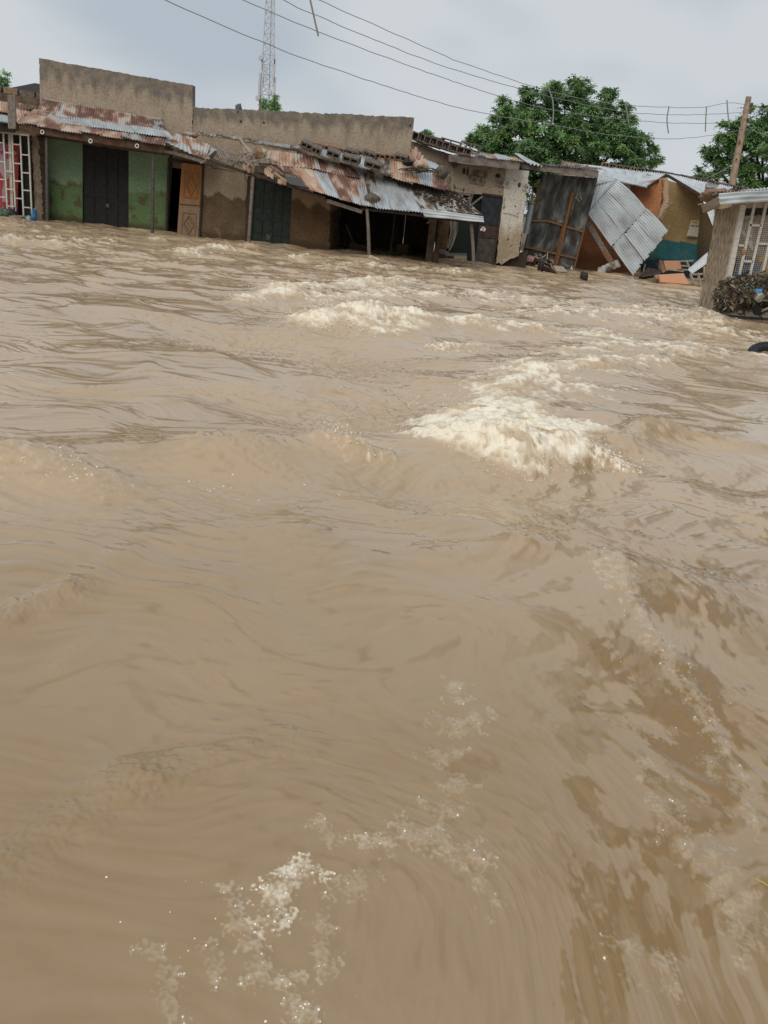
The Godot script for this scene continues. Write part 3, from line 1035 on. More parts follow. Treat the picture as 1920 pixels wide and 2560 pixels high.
func tint_white(p: Vector3, _u: float, v: float) -> Color:
	var c := Vector3(0.64, 0.60, 0.53)
	c *= 1.0 + 0.12 * n_fbm.get_noise_3dv(p * 2.0)
	var hole := smoothstep(0.47, 0.53, n_fbm.get_noise_3dv(p * 3.2 + Vector3(3, 1, 7)))
	c = c.lerp(Vector3(0.20, 0.155, 0.115), hole * 0.85)
	var tide := 0.62 + 0.10 * n_fbm.get_noise_2d(p.x * 3.0, 3.0)
	c = c.lerp(Vector3(0.35, 0.265, 0.165) * (1.0 + 0.3 * n_fbm.get_noise_3dv(p * 5.0)), smoothstep(tide - 0.07, tide + 0.12, v) * 0.85)
	var run := smoothstep(0.2, 0.5, n_fbm.get_noise_2d(p.x * 5.0, p.y * 0.5))
	c = c.lerp(Vector3(0.36, 0.31, 0.25), run * 0.35)
	return Color(c.x, c.y, c.z)


func tint_white_top(p: Vector3, u: float, v: float) -> Color:
	var c := tint_parapet(p, u, 0.8)
	var k := smoothstep(0.25, 0.45, n_fbm.get_noise_3dv(p * 2.1 + Vector3(5, 5, 5)))
	var d := Vector3(c.r, c.g, c.b).lerp(Vector3(0.12, 0.085, 0.07), k * 0.8)
	return Color(d.x, d.y, d.z)


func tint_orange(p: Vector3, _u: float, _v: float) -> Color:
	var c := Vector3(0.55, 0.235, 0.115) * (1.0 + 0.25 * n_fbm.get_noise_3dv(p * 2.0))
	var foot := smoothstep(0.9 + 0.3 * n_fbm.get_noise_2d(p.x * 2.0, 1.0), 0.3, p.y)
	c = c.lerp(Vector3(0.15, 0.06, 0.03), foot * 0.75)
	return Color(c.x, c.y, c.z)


func tint_yellow(p: Vector3, _u: float, _v: float) -> Color:
	var c := Vector3(0.36, 0.255, 0.120) * (1.0 + 0.25 * n_fbm.get_noise_3dv(p * 1.5))
	var line := 1.20 - (p.x - 7.0) * 0.0
	if p.y < line:
		c = Vector3(0.035, 0.150, 0.175) * (1.0 + 0.25 * n_fbm.get_noise_3dv(p * 1.8))
		var wet_or_shade := smoothstep(0.62 + 0.06 * n_fbm.get_noise_2d(p.x * 1.4, 9.0), 0.50, p.y)
		c = c.lerp(Vector3(0.014, 0.038, 0.062), wet_or_shade)  # dark navy is the room's shadow painted low on the teal
		var scuff := smoothstep(0.30, 0.42, n_fbm.get_noise_3dv(Vector3(p.x * 2.0, p.y * 7.0, 4)))
		c = c.lerp(Vector3(0.2, 0.17, 0.08), scuff * 0.35)
	return Color(c.x, c.y, c.z)


func tint_rubble(p: Vector3, _u: float, _v: float) -> Color:
	var c := Vector3(0.46, 0.34, 0.25) * (1.0 + 0.35 * n_fbm.get_noise_3dv(p * 5.0))
	c = c.lerp(Vector3(0.26, 0.13, 0.08), smoothstep(0.0, 0.35, n_fbm.get_noise_2d(p.x * 7.0, p.y * 1.2)) * 0.8)
	return Color(c.x, c.y, c.z)


# ---------------------------------------------------------------- the shops, from left to right

func build_left_neighbour() -> void:
	var hut := thing("gabled_house", "dark gabled roof showing behind the left shop roof", "house")
	var s := new_st()
	prism(s, [Vector3(-15.839, 3.436, -33.000), Vector3(-14.780, 3.688, -33.000), Vector3(-13.564, 4.020, -33.000), Vector3(-13.083, 3.996, -33.000), Vector3(-12.533, 3.438, -33.000), Vector3(-15.857, 3.104, -33.000)], Vector3(0, 0, -5.0))
	done(s, "roof", M.smoked, hut)
	s = new_st()
	slab(s, Vector3(-15.919, 3.126, -33.300), Vector3(-12.728, 3.447, -33.300), low(Vector3(-12.728, 3.447, -33.300)), low(Vector3(-15.919, 3.126, -33.300)), Vector3(0, 0, -4.0))
	done(s, "wall", M.mud_wall, hut)

	var shop := thing("barred_shop", "mud walled shop behind white bars at the left edge under a rusty roof", "shop")
	# its mud wall top with loose blocks
	s = new_st()
	slab(s, Vector3(-13.281, 3.182, -26.600), Vector3(-10.798, 3.189, -26.600), low(Vector3(-10.798, 3.189, -26.600), 2.4), low(Vector3(-13.281, 3.182, -26.600), 2.4), Vector3(0, 0, -0.3))
	done(s, "wall", M.mud_wall, shop)
	s = new_st()
	slab(s, Vector3(-14.155, 2.061, -28.200), Vector3(-11.775, 2.174, -28.200), low(Vector3(-11.775, 2.174, -28.200)), low(Vector3(-14.155, 2.061, -28.200)), Vector3(0, 0, -0.2))
	done(s, "wall", M.mud_wall, shop)
	for k in 6:
		s = new_st()
		var x := -40.0 + k * 62.0
		box(s, Vector3(-11.784, 3.216, -26.450) + Vector3(k * 0.46 - 0.3, -k * 0.035 + 0.10 + rng.randf() * 0.03, -0.25), Vector3(0.40, 0.16, 0.2), Basis(Vector3.FORWARD, 0.03), 0.012)
		done(s, "block", M.block_red if k % 3 == 1 else M.block, shop)
	wall("pier", shop, Vector3(-10.598, 2.176, -25.400), Vector3(-10.338, 2.150, -25.400), low(Vector3(-10.268, 0.005, -25.400)), low(Vector3(-10.544, -0.024, -25.400)), 0.5, M.plaster, tint_pier, 0.05, [0, 0.1, 0, 0.1], 0.03)
	for q in [[[Vector3(-12.865, 2.776, -26.300), Vector3(-11.994, 2.775, -26.300), Vector3(-11.508, 2.397, -25.000), Vector3(-12.340, 2.398, -25.000)], M.rust_soft], [[Vector3(-12.026, 2.778, -26.300), Vector3(-11.380, 2.808, -26.300), Vector3(-10.891, 2.426, -25.000), Vector3(-11.539, 2.394, -25.000)], M.zinc_dirty], [[Vector3(-12.031, 2.972, -26.400), Vector3(-11.384, 2.978, -26.400), Vector3(-11.081, 2.660, -25.600), Vector3(-11.678, 2.672, -25.600)], M.rust_soft], [[Vector3(-11.470, 2.989, -26.450), Vector3(-10.694, 2.964, -26.450), Vector3(-10.404, 2.700, -25.600), Vector3(-11.144, 2.654, -25.600)], M.rust_deep], [[Vector3(-11.270, 2.783, -25.900), Vector3(-10.509, 2.743, -25.900), Vector3(-10.173, 2.398, -24.900), Vector3(-10.725, 2.407, -24.900)], M.rust_soft], [[Vector3(-11.419, 2.601, -25.300), Vector3(-11.047, 2.581, -25.300), Vector3(-10.888, 2.386, -24.850), Vector3(-11.224, 2.400, -24.850)], M.zinc]]:
		var c: Array = q[0]
		sheet("roof_sheet", shop, c[0] + Vector3(0, rng.randf() * 0.03, 0), c[1], c[2], c[3], 9.0, 0.016, q[1], 0.0, 0.05)
	s = new_st()
	slab(s, Vector3(-12.169, 2.332, -25.020), Vector3(-10.855, 2.386, -25.020), Vector3(-10.863, 2.181, -25.020), Vector3(-12.180, 2.133, -25.020), Vector3(0, 0, -0.06))
	done(s, "fascia", M.door_black, shop)

	var gate := thing("window_grille", "white welded security bars with peeling paint at the left edge", "security grille")
	for b in [[Vector3(-11.608, 2.171, -25.300), Vector3(-11.606, 0.043, -25.300)], [Vector3(-11.486, 2.161, -25.300), Vector3(-11.492, 0.055, -25.300)], [Vector3(-11.285, 2.147, -25.300), Vector3(-11.253, 0.068, -25.300)], [Vector3(-11.050, 2.138, -25.300), Vector3(-11.028, 0.032, -25.300)], [Vector3(-10.829, 2.143, -25.300), Vector3(-10.807, 0.055, -25.300)], [Vector3(-10.607, 2.154, -25.300), Vector3(-10.577, 0.151, -25.300)]]:
		s = new_st()
		beam(s, b[0], b[1], 0.038, 0.038, Vector3.BACK)
		done(s, "bar", M.white_bar, gate)
	s = new_st()
	beam(s, Vector3(-11.167, 2.139, -25.420), Vector3(-11.173, 0.087, -25.420), 0.075, 0.05, Vector3.BACK)
	done(s, "post", M.white_bar, gate)
	for b in [[Vector3(-11.599, 2.159, -25.280), Vector3(-10.568, 2.157, -25.280)]]:
		s = new_st()
		beam(s, b[0], b[1], 0.045, 0.045)
		done(s, "rail", M.white_bar, gate)
	for b in [[-90, 85, 322], [85, 285, 548], [285, 450, 362], [460, 640, 592], [-90, 95, 745], [300, 480, 788], [490, 660, 1000], [120, 300, 965], [-90, 130, 1150], [320, 500, 1188], [505, 675, 1400], [150, 320, 1378], [-90, 140, 1555], [340, 520, 1588], [520, 690, 1795], [170, 350, 1772]]:
		s = new_st()
		var dz := -25.3
		var a: Vector3 = Vector3(-11.372, 2.262, -25.300)
		var ux: Vector3 = (Vector3(-11.249, 2.274, -25.300) - a) / 100.0
		var uy: Vector3 = (Vector3(-11.377, 2.149, -25.300) - a) / 100.0
		beam(s, a + ux * float(b[0]) + uy * float(b[2] - 6), a + ux * float(b[1]) + uy * float(b[2] + 8), 0.032, 0.032)
		done(s, "rail", M.white_bar, gate)

	var panel := thing("advert_panel", "red advertising panel with a pale bottle shape behind the white bars", "poster")
	s = new_st()
	slab(s, Vector3(-11.817, 1.902, -25.700), Vector3(-11.045, 1.895, -25.700), Vector3(-11.157, 0.012, -25.700), Vector3(-11.841, 0.013, -25.700), Vector3(0, 0, -0.02))
	done(s, "board", mat(lin(0.30, 0.045, 0.05), 0.6), panel)
	s = new_st()
	prism(s, [Vector3(-11.792, 1.859, -25.695), Vector3(-11.479, 1.879, -25.695), Vector3(-11.423, 1.735, -25.695), Vector3(-11.342, 1.558, -25.695), Vector3(-11.173, 1.413, -25.695), Vector3(-11.294, 1.190, -25.695), Vector3(-11.365, 0.994, -25.695), Vector3(-11.480, 0.959, -25.695), Vector3(-11.598, 1.158, -25.695), Vector3(-11.797, 1.208, -25.695)], Vector3(0, 0, 0.003))
	done(s, "print", mat(lin(0.36, 0.26, 0.31), 0.6), panel)
	s = new_st()
	prism(s, [Vector3(-11.499, 0.909, -25.690), Vector3(-11.448, 0.915, -25.690), Vector3(-11.441, 0.785, -25.690), Vector3(-11.418, 0.716, -25.690), Vector3(-11.426, 0.370, -25.690), Vector3(-11.566, 0.355, -25.690), Vector3(-11.554, 0.702, -25.690), Vector3(-11.517, 0.777, -25.690)], Vector3(0, 0, 0.003))
	done(s, "print", mat(lin(0.33, 0.25, 0.28), 0.6), panel)
	for q in [[330, 560, 60, Color(0.55, 0.28, 0.10)], [160, 640, 70, Color(0.34, 0.06, 0.10)], [350, 690, 55, Color(0.36, 0.07, 0.12)], [40, 540, 55, Color(0.36, 0.06, 0.12)], [170, 420, 60, Color(0.33, 0.10, 0.11)]]:
		s = new_st()
		var pts := []
		var a: Vector3 = Vector3(-11.547, 2.272, -25.690)
		var ux: Vector3 = (Vector3(-11.423, 2.285, -25.690) - a) / 100.0
		var uy: Vector3 = (Vector3(-11.552, 2.158, -25.690) - a) / 100.0
		for k in 9:
			var rr: float = q[2] * rng.randf_range(0.55, 1.1)
			pts.append(a + ux * (float(q[0]) + cos(TAU * k / 9) * rr) + uy * (float(q[1]) + sin(TAU * k / 9) * rr))
		prism(s, pts, Vector3(0, 0, 0.004))
		done(s, "print", mat(Color(q[3].r, q[3].g, q[3].b).linear_to_srgb(), 0.6), panel)
	s = new_st()
	slab(s, Vector3(-11.896, 2.183, -25.900), Vector3(-10.783, 2.181, -25.900), low(Vector3(-10.811, 0.045, -25.900)), low(Vector3(-11.950, -0.074, -25.900)), Vector3(0, 0, -0.05))
	tag(done(s, "shutter", M.door_green), "dark green steel shutter behind the white bars and red panel", "shutter")


func build_parapet_terrace() -> void:
	# the long plastered building whose stepped parapet rises behind all the low roofs
	var b := thing("parapet_building", "long brown plastered building with a stepped parapet behind the shop roofs", "building")
	wall("tall_parapet", b, Vector3(-10.700, 4.176, -26.350), Vector3(-6.462, 3.920, -26.350), low(Vector3(-6.417, 2.471, -26.350), 1.75), low(Vector3(-10.705, 2.880, -26.350), 1.75), 0.28, M.plaster, tint_parapet, 0.045, [0.03, 0.03, 0, 0.02])
	wall("low_parapet", b, Vector3(-6.441, 3.381, -26.360), Vector3(-0.352, 3.746, -26.360), low(Vector3(-0.370, 2.762, -26.360), 1.75), low(Vector3(-6.413, 2.472, -26.360), 1.75), 0.28, M.plaster, tint_parapet, 0.045, [0.05, 0.03, 0, 0])
	var s := new_st()
	var l := low(Vector3(-10.880, 2.894, -26.700))
	var r := low(Vector3(-0.375, 2.777, -26.700))
	# back and side walls and the flat roof
	slab(s, Vector3(l.x, 3.0, -31.5), Vector3(r.x, 3.0, -31.5), Vector3(r.x, -0.4, -31.5), Vector3(l.x, -0.4, -31.5), Vector3(0, 0, -0.25))
	slab(s, Vector3(l.x, 3.0, -26.7), Vector3(l.x, 3.0, -31.5), Vector3(l.x, -0.4, -31.5), Vector3(l.x, -0.4, -26.7), Vector3(0.22, 0, 0))
	slab(s, Vector3(r.x, 3.0, -26.7), Vector3(r.x, 3.0, -31.5), Vector3(r.x, 1.72, -31.5), Vector3(r.x, 1.72, -26.7), Vector3(-0.22, 0, 0))
	var e: Vector3 = low(Vector3(0.391, 2.673, -26.700))
	slab(s, Vector3(e.x, 1.7, -26.2), Vector3(e.x, 1.7, -31.5), Vector3(e.x, -0.4, -31.5), Vector3(e.x, -0.4, -26.2), Vector3(0.2, 0, 0))
	slab(s, Vector3(r.x + 0.01, 1.7, -31.5), Vector3(e.x, 1.7, -31.5), Vector3(e.x, -0.4, -31.5), Vector3(r.x + 0.01, -0.4, -31.5), Vector3(0, 0, -0.25))
	slab(s, Vector3(r.x + 0.01, 1.85, -26.3), Vector3(e.x + 0.2, 1.85, -26.3), Vector3(e.x + 0.2, 1.71, -26.3), Vector3(r.x + 0.01, 1.71, -26.3), Vector3(0, 0, -5.4))
	slab(s, Vector3(-6.35, 2.4, -26.4), Vector3(-6.35, 2.4, -31.5), Vector3(-6.35, -0.4, -31.5), Vector3(-6.35, -0.4, -26.4), Vector3(-0.2, 0, 0))
	slab(s, Vector3(-3.6, 2.4, -26.4), Vector3(-3.6, 2.4, -31.5), Vector3(-3.6, -0.4, -31.5), Vector3(-3.6, -0.4, -26.4), Vector3(-0.2, 0, 0))
	done(s, "back_wall", M.mud_wall, b)
	s = new_st()
	slab(s, Vector3(l.x + 0.25, 2.95, -26.65), Vector3(r.x - 0.25, 2.95, -26.65), Vector3(r.x - 0.25, 2.78, -26.65), Vector3(l.x + 0.25, 2.78, -26.65), Vector3(0, 0, -4.8))
	done(s, "roof_slab", M.mud_wall, b)
	for q in [[Vector3(-5.109, 3.143, -26.330), 0.05], [Vector3(-4.478, 3.177, -26.330), 0.045], [Vector3(-0.449, 3.509, -26.330), 0.05]]:
		done_lump(q[0], Vector3(q[1], q[1], 0.03), "drain_hole", M.dark, b)
	# a small perching lump on the wall top
	var bird := put(lump(Vector3(0.20, 0.26, 0.2), 3.3, 0.5), "lump", mat(lin(0.08, 0.10, 0.11), 0.8))
	bird.position = Vector3(-5.212, 3.454, -26.450)
	tag(bird, "small dark grey lump sitting on the low parapet top", "lump")


func done_lump(at: Vector3, size: Vector3, called: String, m: Material, parent: Node = null, rough := 0.25, seed_ := 1.0, freq := 1.1) -> MeshInstance3D:
	var o := put(lump(size, seed_, rough, 12 if freq < 2.0 else 18, freq), called, m, parent)
	o.position = at
	return o


func build_green_shop() -> void:
	var g := thing("green_shop", "green painted shop with a closed black double door and rusty iron roof", "shop")
	wall("wall", g, Vector3(-10.630, 2.167, -26.000), Vector3(-9.402, 2.123, -26.000), low(Vector3(-9.427, 0.033, -26.000)), low(Vector3(-10.644, -0.047, -26.000)), 0.3, M.paint, tint_green, 0.045)
	wall("wall", g, Vector3(-8.115, 2.067, -26.000), Vector3(-6.961, 2.050, -26.000), low(Vector3(-7.033, 0.017, -26.000)), low(Vector3(-8.102, 0.056, -26.000)), 0.3, M.paint, tint_green, 0.045, [0, 0.05, 0, 0])
	var s := new_st()
	slab(s, Vector3(-10.634, 2.330, -26.020), Vector3(-6.955, 2.246, -26.020), Vector3(-6.951, 2.046, -26.020), Vector3(-10.639, 2.158, -26.020), Vector3(0, 0, -0.26))
	slab(s, Vector3(-9.459, 2.156, -26.050), Vector3(-8.105, 2.121, -26.050), Vector3(-8.104, 2.049, -26.050), Vector3(-9.459, 2.096, -26.050), Vector3(0, 0, -0.22))
	done(s, "lintel", M.mud_wall, g)
	# the black double door
	for k in 2:
		var a := 0.0 if k == 0 else 0.503
		var e := 0.497 if k == 0 else 1.0
		var tl: Vector3 = Vector3(-9.443, 2.110, -26.060)
		var tr: Vector3 = Vector3(-8.114, 2.067, -26.060)
		var bl := low(Vector3(-9.448, 0.030, -26.060), -0.1)
		var br := low(Vector3(-8.115, 0.053, -26.060), -0.1)
		s = new_st()
		slab(s, tl.lerp(tr, a), tl.lerp(tr, e), bl.lerp(br, e), bl.lerp(br, a), Vector3(0, 0, -0.04))
		var leaf := done(s, "door", M.door_black, g)
		for v in [0.02, 0.60, 0.97]:
			s = new_st()
			beam(s, tl.lerp(bl, v).lerp(tr.lerp(br, v), a + 0.01) + Vector3(0, 0, 0.012), tl.lerp(bl, v).lerp(tr.lerp(br, v), e - 0.01) + Vector3(0, 0, 0.012), 0.03, 0.05)
			done(s, "rail", M.door_black, leaf)
		for u in [a + 0.012, e - 0.012, (a + e) * 0.5]:
			s = new_st()
			beam(s, tl.lerp(tr, u) + Vector3(0, 0, 0.011), bl.lerp(br, u) + Vector3(0, 0, 0.011), 0.035, 0.022, Vector3.BACK)
			done(s, "stile", M.door_black, leaf)
		if k == 1:
			s = new_st()
			box(s, Vector3(-8.710, 0.561, -26.020), Vector3(0.10, 0.10, 0.03))
			done(s, "lock", M.steel_post, leaf)
			s = new_st()
			tube(s, [Vector3(-8.800, 1.204, -26.000), Vector3(-8.794, 1.143, -25.980), Vector3(-8.755, 1.147, -25.980), Vector3(-8.761, 1.208, -26.000)], [0.008])
			done(s, "handle", M.steel_post, leaf)
	for p in [[Vector3(-9.898, 2.148, -24.750), low(Vector3(-9.934, 0.008, -24.750))], [Vector3(-7.072, 2.083, -24.750), low(Vector3(-7.066, 0.054, -24.750))]]:
		s = new_st()
		tube(s, [p[0], p[1]], [0.045], 8)
		done(s, "post", M.steel_post, g)
	# fascia board, its three lamp holders and the chalk marks
	s = new_st()
	slab(s, Vector3(-10.651, 2.392, -24.600), Vector3(-6.750, 2.269, -24.600), Vector3(-6.801, 2.072, -24.600), Vector3(-10.663, 2.215, -24.600), Vector3(0, 0, -0.05))
	var board := done(s, "fascia", M.fascia_brown, g)
	for p in [Vector3(-9.933, 2.259, -24.570), Vector3(-8.672, 2.169, -24.570), Vector3(-7.451, 2.176, -24.570)]:
		var h := TorusMesh.new()
		h.inner_radius = 0.028
		h.outer_radius = 0.06
		h.rings = 16
		h.ring_segments = 8
		var o := put(h, "lamp_holder", M.white, board)
		o.position = p
		o.rotation.x = PI / 2
	var chalk := mat(lin(0.26, 0.17, 0.11), 0.95)
	for row in [[175, 762, 300, 800, 0.07], [270, 760, 350, 795, 0.05], [385, 815, 590, 858, 0.08], [600, 855, 690, 868, 0.04], [840, 880, 890, 905, 0.04]]:
		var n := int((row[2] - row[0]) / 10.0)
		for k in n:
			var a: Vector3 = Vector3(-10.964, 4.308, -24.592)
			var ux: Vector3 = (Vector3(-10.669, 4.337, -24.592) - a) / 100.0
			var uy: Vector3 = (Vector3(-10.976, 4.044, -24.592) - a) / 100.0
			var px: float = row[0] + k * 10.0 + rng.randf_range(-3, 3)
			var py: float = lerpf(row[1], row[3], float(k) / n) + rng.randf_range(-6, 6)
			s = new_st()
			beam(s, a + ux * px + uy * py, a + ux * (px + rng.randf_range(-7, 7)) + uy * (py + rng.randf_range(8, 18)), 0.007, 0.006, Vector3.BACK)
			done(s, "chalk_mark", chalk, board)
	s = new_st()
	beam(s, Vector3(-6.891, 2.127, -24.700), Vector3(-6.139, 2.055, -25.200), 0.10, 0.07)
	done(s, "purlin", M.wood_grey, g)
	for q in [[Vector3(-10.598, 2.155, -26.000), Vector3(-10.169, 2.297, -24.660)], [Vector3(-6.966, 2.258, -26.000), Vector3(-6.819, 2.175, -24.660)]]:
		s = new_st()
		beam(s, q[0], q[1], 0.07, 0.08)
		done(s, "purlin", M.wood_grey, g)
	# the iron roof: an upper and a lower course, and a newer strip between
	sheet_row("roof_sheet", g, Vector3(-10.590, 3.145, -26.300), Vector3(-7.609, 2.988, -26.300), Vector3(-7.300, 2.558, -25.250), Vector3(-10.308, 2.708, -25.250), [M.rust_deep, M.rust_mixed, M.rust_deep, M.rust_deep, M.rust_mixed, M.rust_deep], 9.0, 0.013)
	sheet_row("roof_sheet", g, Vector3(-10.489, 2.830, -25.550), Vector3(-7.012, 2.665, -25.550), Vector3(-6.741, 2.264, -24.500), Vector3(-10.553, 2.394, -24.500), [M.rust_soft, M.rust_mixed, M.rust_soft, M.rust_mixed, M.rust_soft, M.zinc_dirty, M.rust_deep], 9.0, 0.015)
	sheet_row("roof_sheet", g, Vector3(-9.704, 2.750, -25.360), Vector3(-6.897, 2.649, -25.360), Vector3(-6.645, 2.461, -24.920), Vector3(-9.518, 2.547, -24.920), [M.zinc, M.zinc, M.zinc], 15.0, 0.014)
	sheet("roof_sheet", g, Vector3(-7.804, 2.969, -26.200), Vector3(-7.259, 2.950, -26.200), Vector3(-6.939, 2.633, -25.400), Vector3(-7.500, 2.619, -25.400), 7.0, 0.02, M.zinc_dirty, 0.04, 0.06)
	# mortar where the roof meets the parapet
	s = new_st()
	tube(s, [Vector3(-10.572, 3.150, -26.280), Vector3(-9.531, 3.065, -26.280), Vector3(-8.568, 3.007, -26.280), Vector3(-7.297, 2.959, -26.280)], [0.03, 0.04, 0.035, 0.05], 6)
	done(s, "flashing", M.cloth, g)


func build_brown_shop() -> void:
	var b := thing("brown_shop", "damp stained brown shop with an open orange door and a dark green gate", "shop")
	var s := new_st()
	# head over the doorway, and the wall up to the parapet above the broken roof
	wall("wall", b, Vector3(-6.115, 2.691, -26.050), Vector3(-3.479, 2.517, -26.050), Vector3(-3.509, 1.551, -26.050), Vector3(-6.995, 1.978, -26.050), 0.28, M.plaster, tint_damp, 0.06)
	wall("wall", b, Vector3(-6.001, 1.927, -25.980), Vector3(-4.639, 1.767, -25.980), low(Vector3(-4.670, 0.144, -25.980)), low(Vector3(-6.091, 0.057, -25.980)), 0.3, M.plaster, tint_damp, 0.04, [0.03, 0.03, 0, 0.02])
	wall("wall", b, Vector3(-3.533, 1.669, -25.980), Vector3(-2.430, 1.329, -25.980), low(Vector3(-2.281, -0.060, -25.980)), low(Vector3(-3.493, 0.031, -25.980)), 0.3, M.plaster, tint_damp_low, 0.045, [0, 0.09, 0, 0])
	# cracks through the plaster
	for c in [[Vector3(-5.802, 1.947, -25.950), Vector3(-5.772, 1.845, -25.950), Vector3(-5.515, 1.850, -25.950), Vector3(-5.385, 1.839, -25.950), Vector3(-5.126, 1.821, -25.950)], [Vector3(-4.884, 1.807, -25.950), Vector3(-4.828, 1.656, -25.950), Vector3(-4.741, 1.544, -25.950), Vector3(-4.708, 1.334, -25.950)], [Vector3(-4.798, 1.203, -25.950), Vector3(-4.810, 1.048, -25.950)]]:
		s = new_st()
		tube(s, c, [0.008], 4)
		done(s, "crack", M.dark, b)
	# frame of the doorway
	s = new_st()
	beam(s, Vector3(-6.973, 1.977, -25.970), low(Vector3(-7.029, -0.025, -25.970)), 0.06, 0.08, Vector3.BACK)
	beam(s, Vector3(-6.015, 1.895, -25.960), low(Vector3(-6.076, 0.044, -25.960)), 0.05, 0.10, Vector3.BACK)
	beam(s, Vector3(-7.003, 1.958, -25.960), Vector3(-6.015, 1.895, -25.960), 0.08, 0.08)
	done(s, "door_frame", M.wood_dark, b)
	orange_door(b)
	green_gate(b)
	s = new_st()
	tube(s, [Vector3(-4.409, 1.730, -24.700), Vector3(-4.421, 0.974, -24.700), low(Vector3(-4.438, -0.010, -24.700))], [0.05, 0.045, 0.05], 8)
	done(s, "post", M.wood_grey, b)
	# inner end wall of the dark stall and the low broken wall inside it
	wall("stub_wall", b, Vector3(-2.561, 1.346, -26.300), Vector3(-2.302, 1.276, -27.600), low(Vector3(-2.197, -0.139, -27.600)), low(Vector3(-2.342, -0.084, -26.300)), 0.2, M.plaster, tint_damp_low, 0.08, [0.0, 0.1, 0, 0])
	wall("stub_wall", b, Vector3(-1.885, 0.272, -27.400), Vector3(-1.284, 0.169, -27.400), low(Vector3(-1.086, -0.078, -27.400)), low(Vector3(-1.924, -0.066, -27.400)), 0.25, M.plaster, tint_damp_low, 0.08, [0.1, 0.05, 0, 0])
	wall("stub_wall", b, Vector3(-0.508, 0.300, -27.800), Vector3(-0.140, 0.322, -27.800), low(Vector3(-0.122, 0.002, -27.800)), low(Vector3(-0.510, -0.005, -27.800)), 0.3, M.plaster, tint_damp_low, 0.08)
	s = new_st()
	beam(s, Vector3(-2.019, 0.735, -26.800), Vector3(-1.780, 0.271, -26.900), 0.05, 0.05)
	beam(s, Vector3(-0.628, 1.134, -26.900), low(Vector3(-0.647, 0.358, -26.900)), 0.04, 0.04)
	beam(s, Vector3(-2.200, 1.162, -26.900), Vector3(-2.307, 0.637, -26.900), 0.05, 0.05)
	done(s, "fallen_timber", M.wood_dark, b)


func tint_door(p: Vector3, _u: float, v: float) -> Color:
	var g := 1.0 + 0.22 * n_fbm.get_noise_2d(p.x * 26.0, p.y * 1.6)
	var c := Vector3(0.37, 0.175, 0.065).lerp(Vector3(0.32, 0.215, 0.135), smoothstep(0.40, 0.62, v + 0.05 * n_fbm.get_noise_2d(p.x * 6.0, 1.0)))
	c *= g
	return Color(c.x, c.y, c.z)


func orange_door(parent: Node) -> void:
	var tl: Vector3 = Vector3(-6.580, 1.903, -25.800)
	var tr: Vector3 = Vector3(-6.027, 1.893, -25.930)
	var br := low(Vector3(-6.089, 0.044, -25.930), -0.05)
	var bl := low(Vector3(-6.668, 0.003, -25.800), -0.05)
	var d := wall("door", parent, tl, tr, br, bl, 0.045, M.wood_orange, tint_door, 0.05, [0, 0, 0, 0], 0.0)
	d.set_meta("label", "open orange wooden door with carved diamond panels, muddy below")
	var at := func(u: float, v: float, out: float) -> Vector3:
		return tl.lerp(tr, u).lerp(bl.lerp(br, u), v) + Vector3(0, 0, out)
	var wood_up := mat(lin(0.25, 0.112, 0.041), 0.6)
	var wood_low := mat(lin(0.225, 0.145, 0.088), 0.7)
	for half in [[0.12, 0.45, wood_up], [0.66, 0.97, wood_low]]:
		var v0: float = half[0]
		var v1: float = half[1]
		for e in [[0.18, v0, 0.82, v0], [0.18, v1, 0.82, v1], [0.18, v0, 0.18, v1], [0.82, v0, 0.82, v1]]:
			var s := new_st()
			beam(s, at.call(e[0], e[1], 0.008), at.call(e[2], e[3], 0.008), 0.035, 0.03, Vector3.BACK)
			done(s, "moulding", half[2], d)
		var vm := (v0 + v1) * 0.5
		var hv := (v1 - v0) * 0.42
		for e in [[0.5, vm - hv, 0.76, vm], [0.76, vm, 0.5, vm + hv], [0.5, vm + hv, 0.24, vm], [0.24, vm, 0.5, vm - hv]]:
			var s := new_st()
			beam(s, at.call(e[0], e[1], 0.012), at.call(e[2], e[3], 0.012), 0.03, 0.035, Vector3.BACK)
			done(s, "diamond_moulding", half[2], d)
		for k in [-0.34, 0.0, 0.34]:
			var s := new_st()
			var o: float = k * 0.26
			var o2: float = k * hv
			beam(s, at.call(0.5 + o - 0.10, vm - o2 * 0.9 - hv * 0.36, 0.01), at.call(0.5 + o + 0.10, vm - o2 * 0.9 + hv * 0.36, 0.01), 0.022, 0.025, Vector3.BACK)
			done(s, "carved_slat", half[2], d)
	var s := new_st()
	beam(s, at.call(0.02, 0.555, 0.01), at.call(0.96, 0.545, 0.01), 0.03, 0.02)
	done(s, "bolt", M.steel_post, d)
	s = new_st()
	tube(s, [at.call(0.97, 0.50, 0.02), at.call(1.04, 0.53, 0.05), at.call(0.98, 0.57, 0.02)], [0.012])
	done(s, "handle", M.steel_post, d)


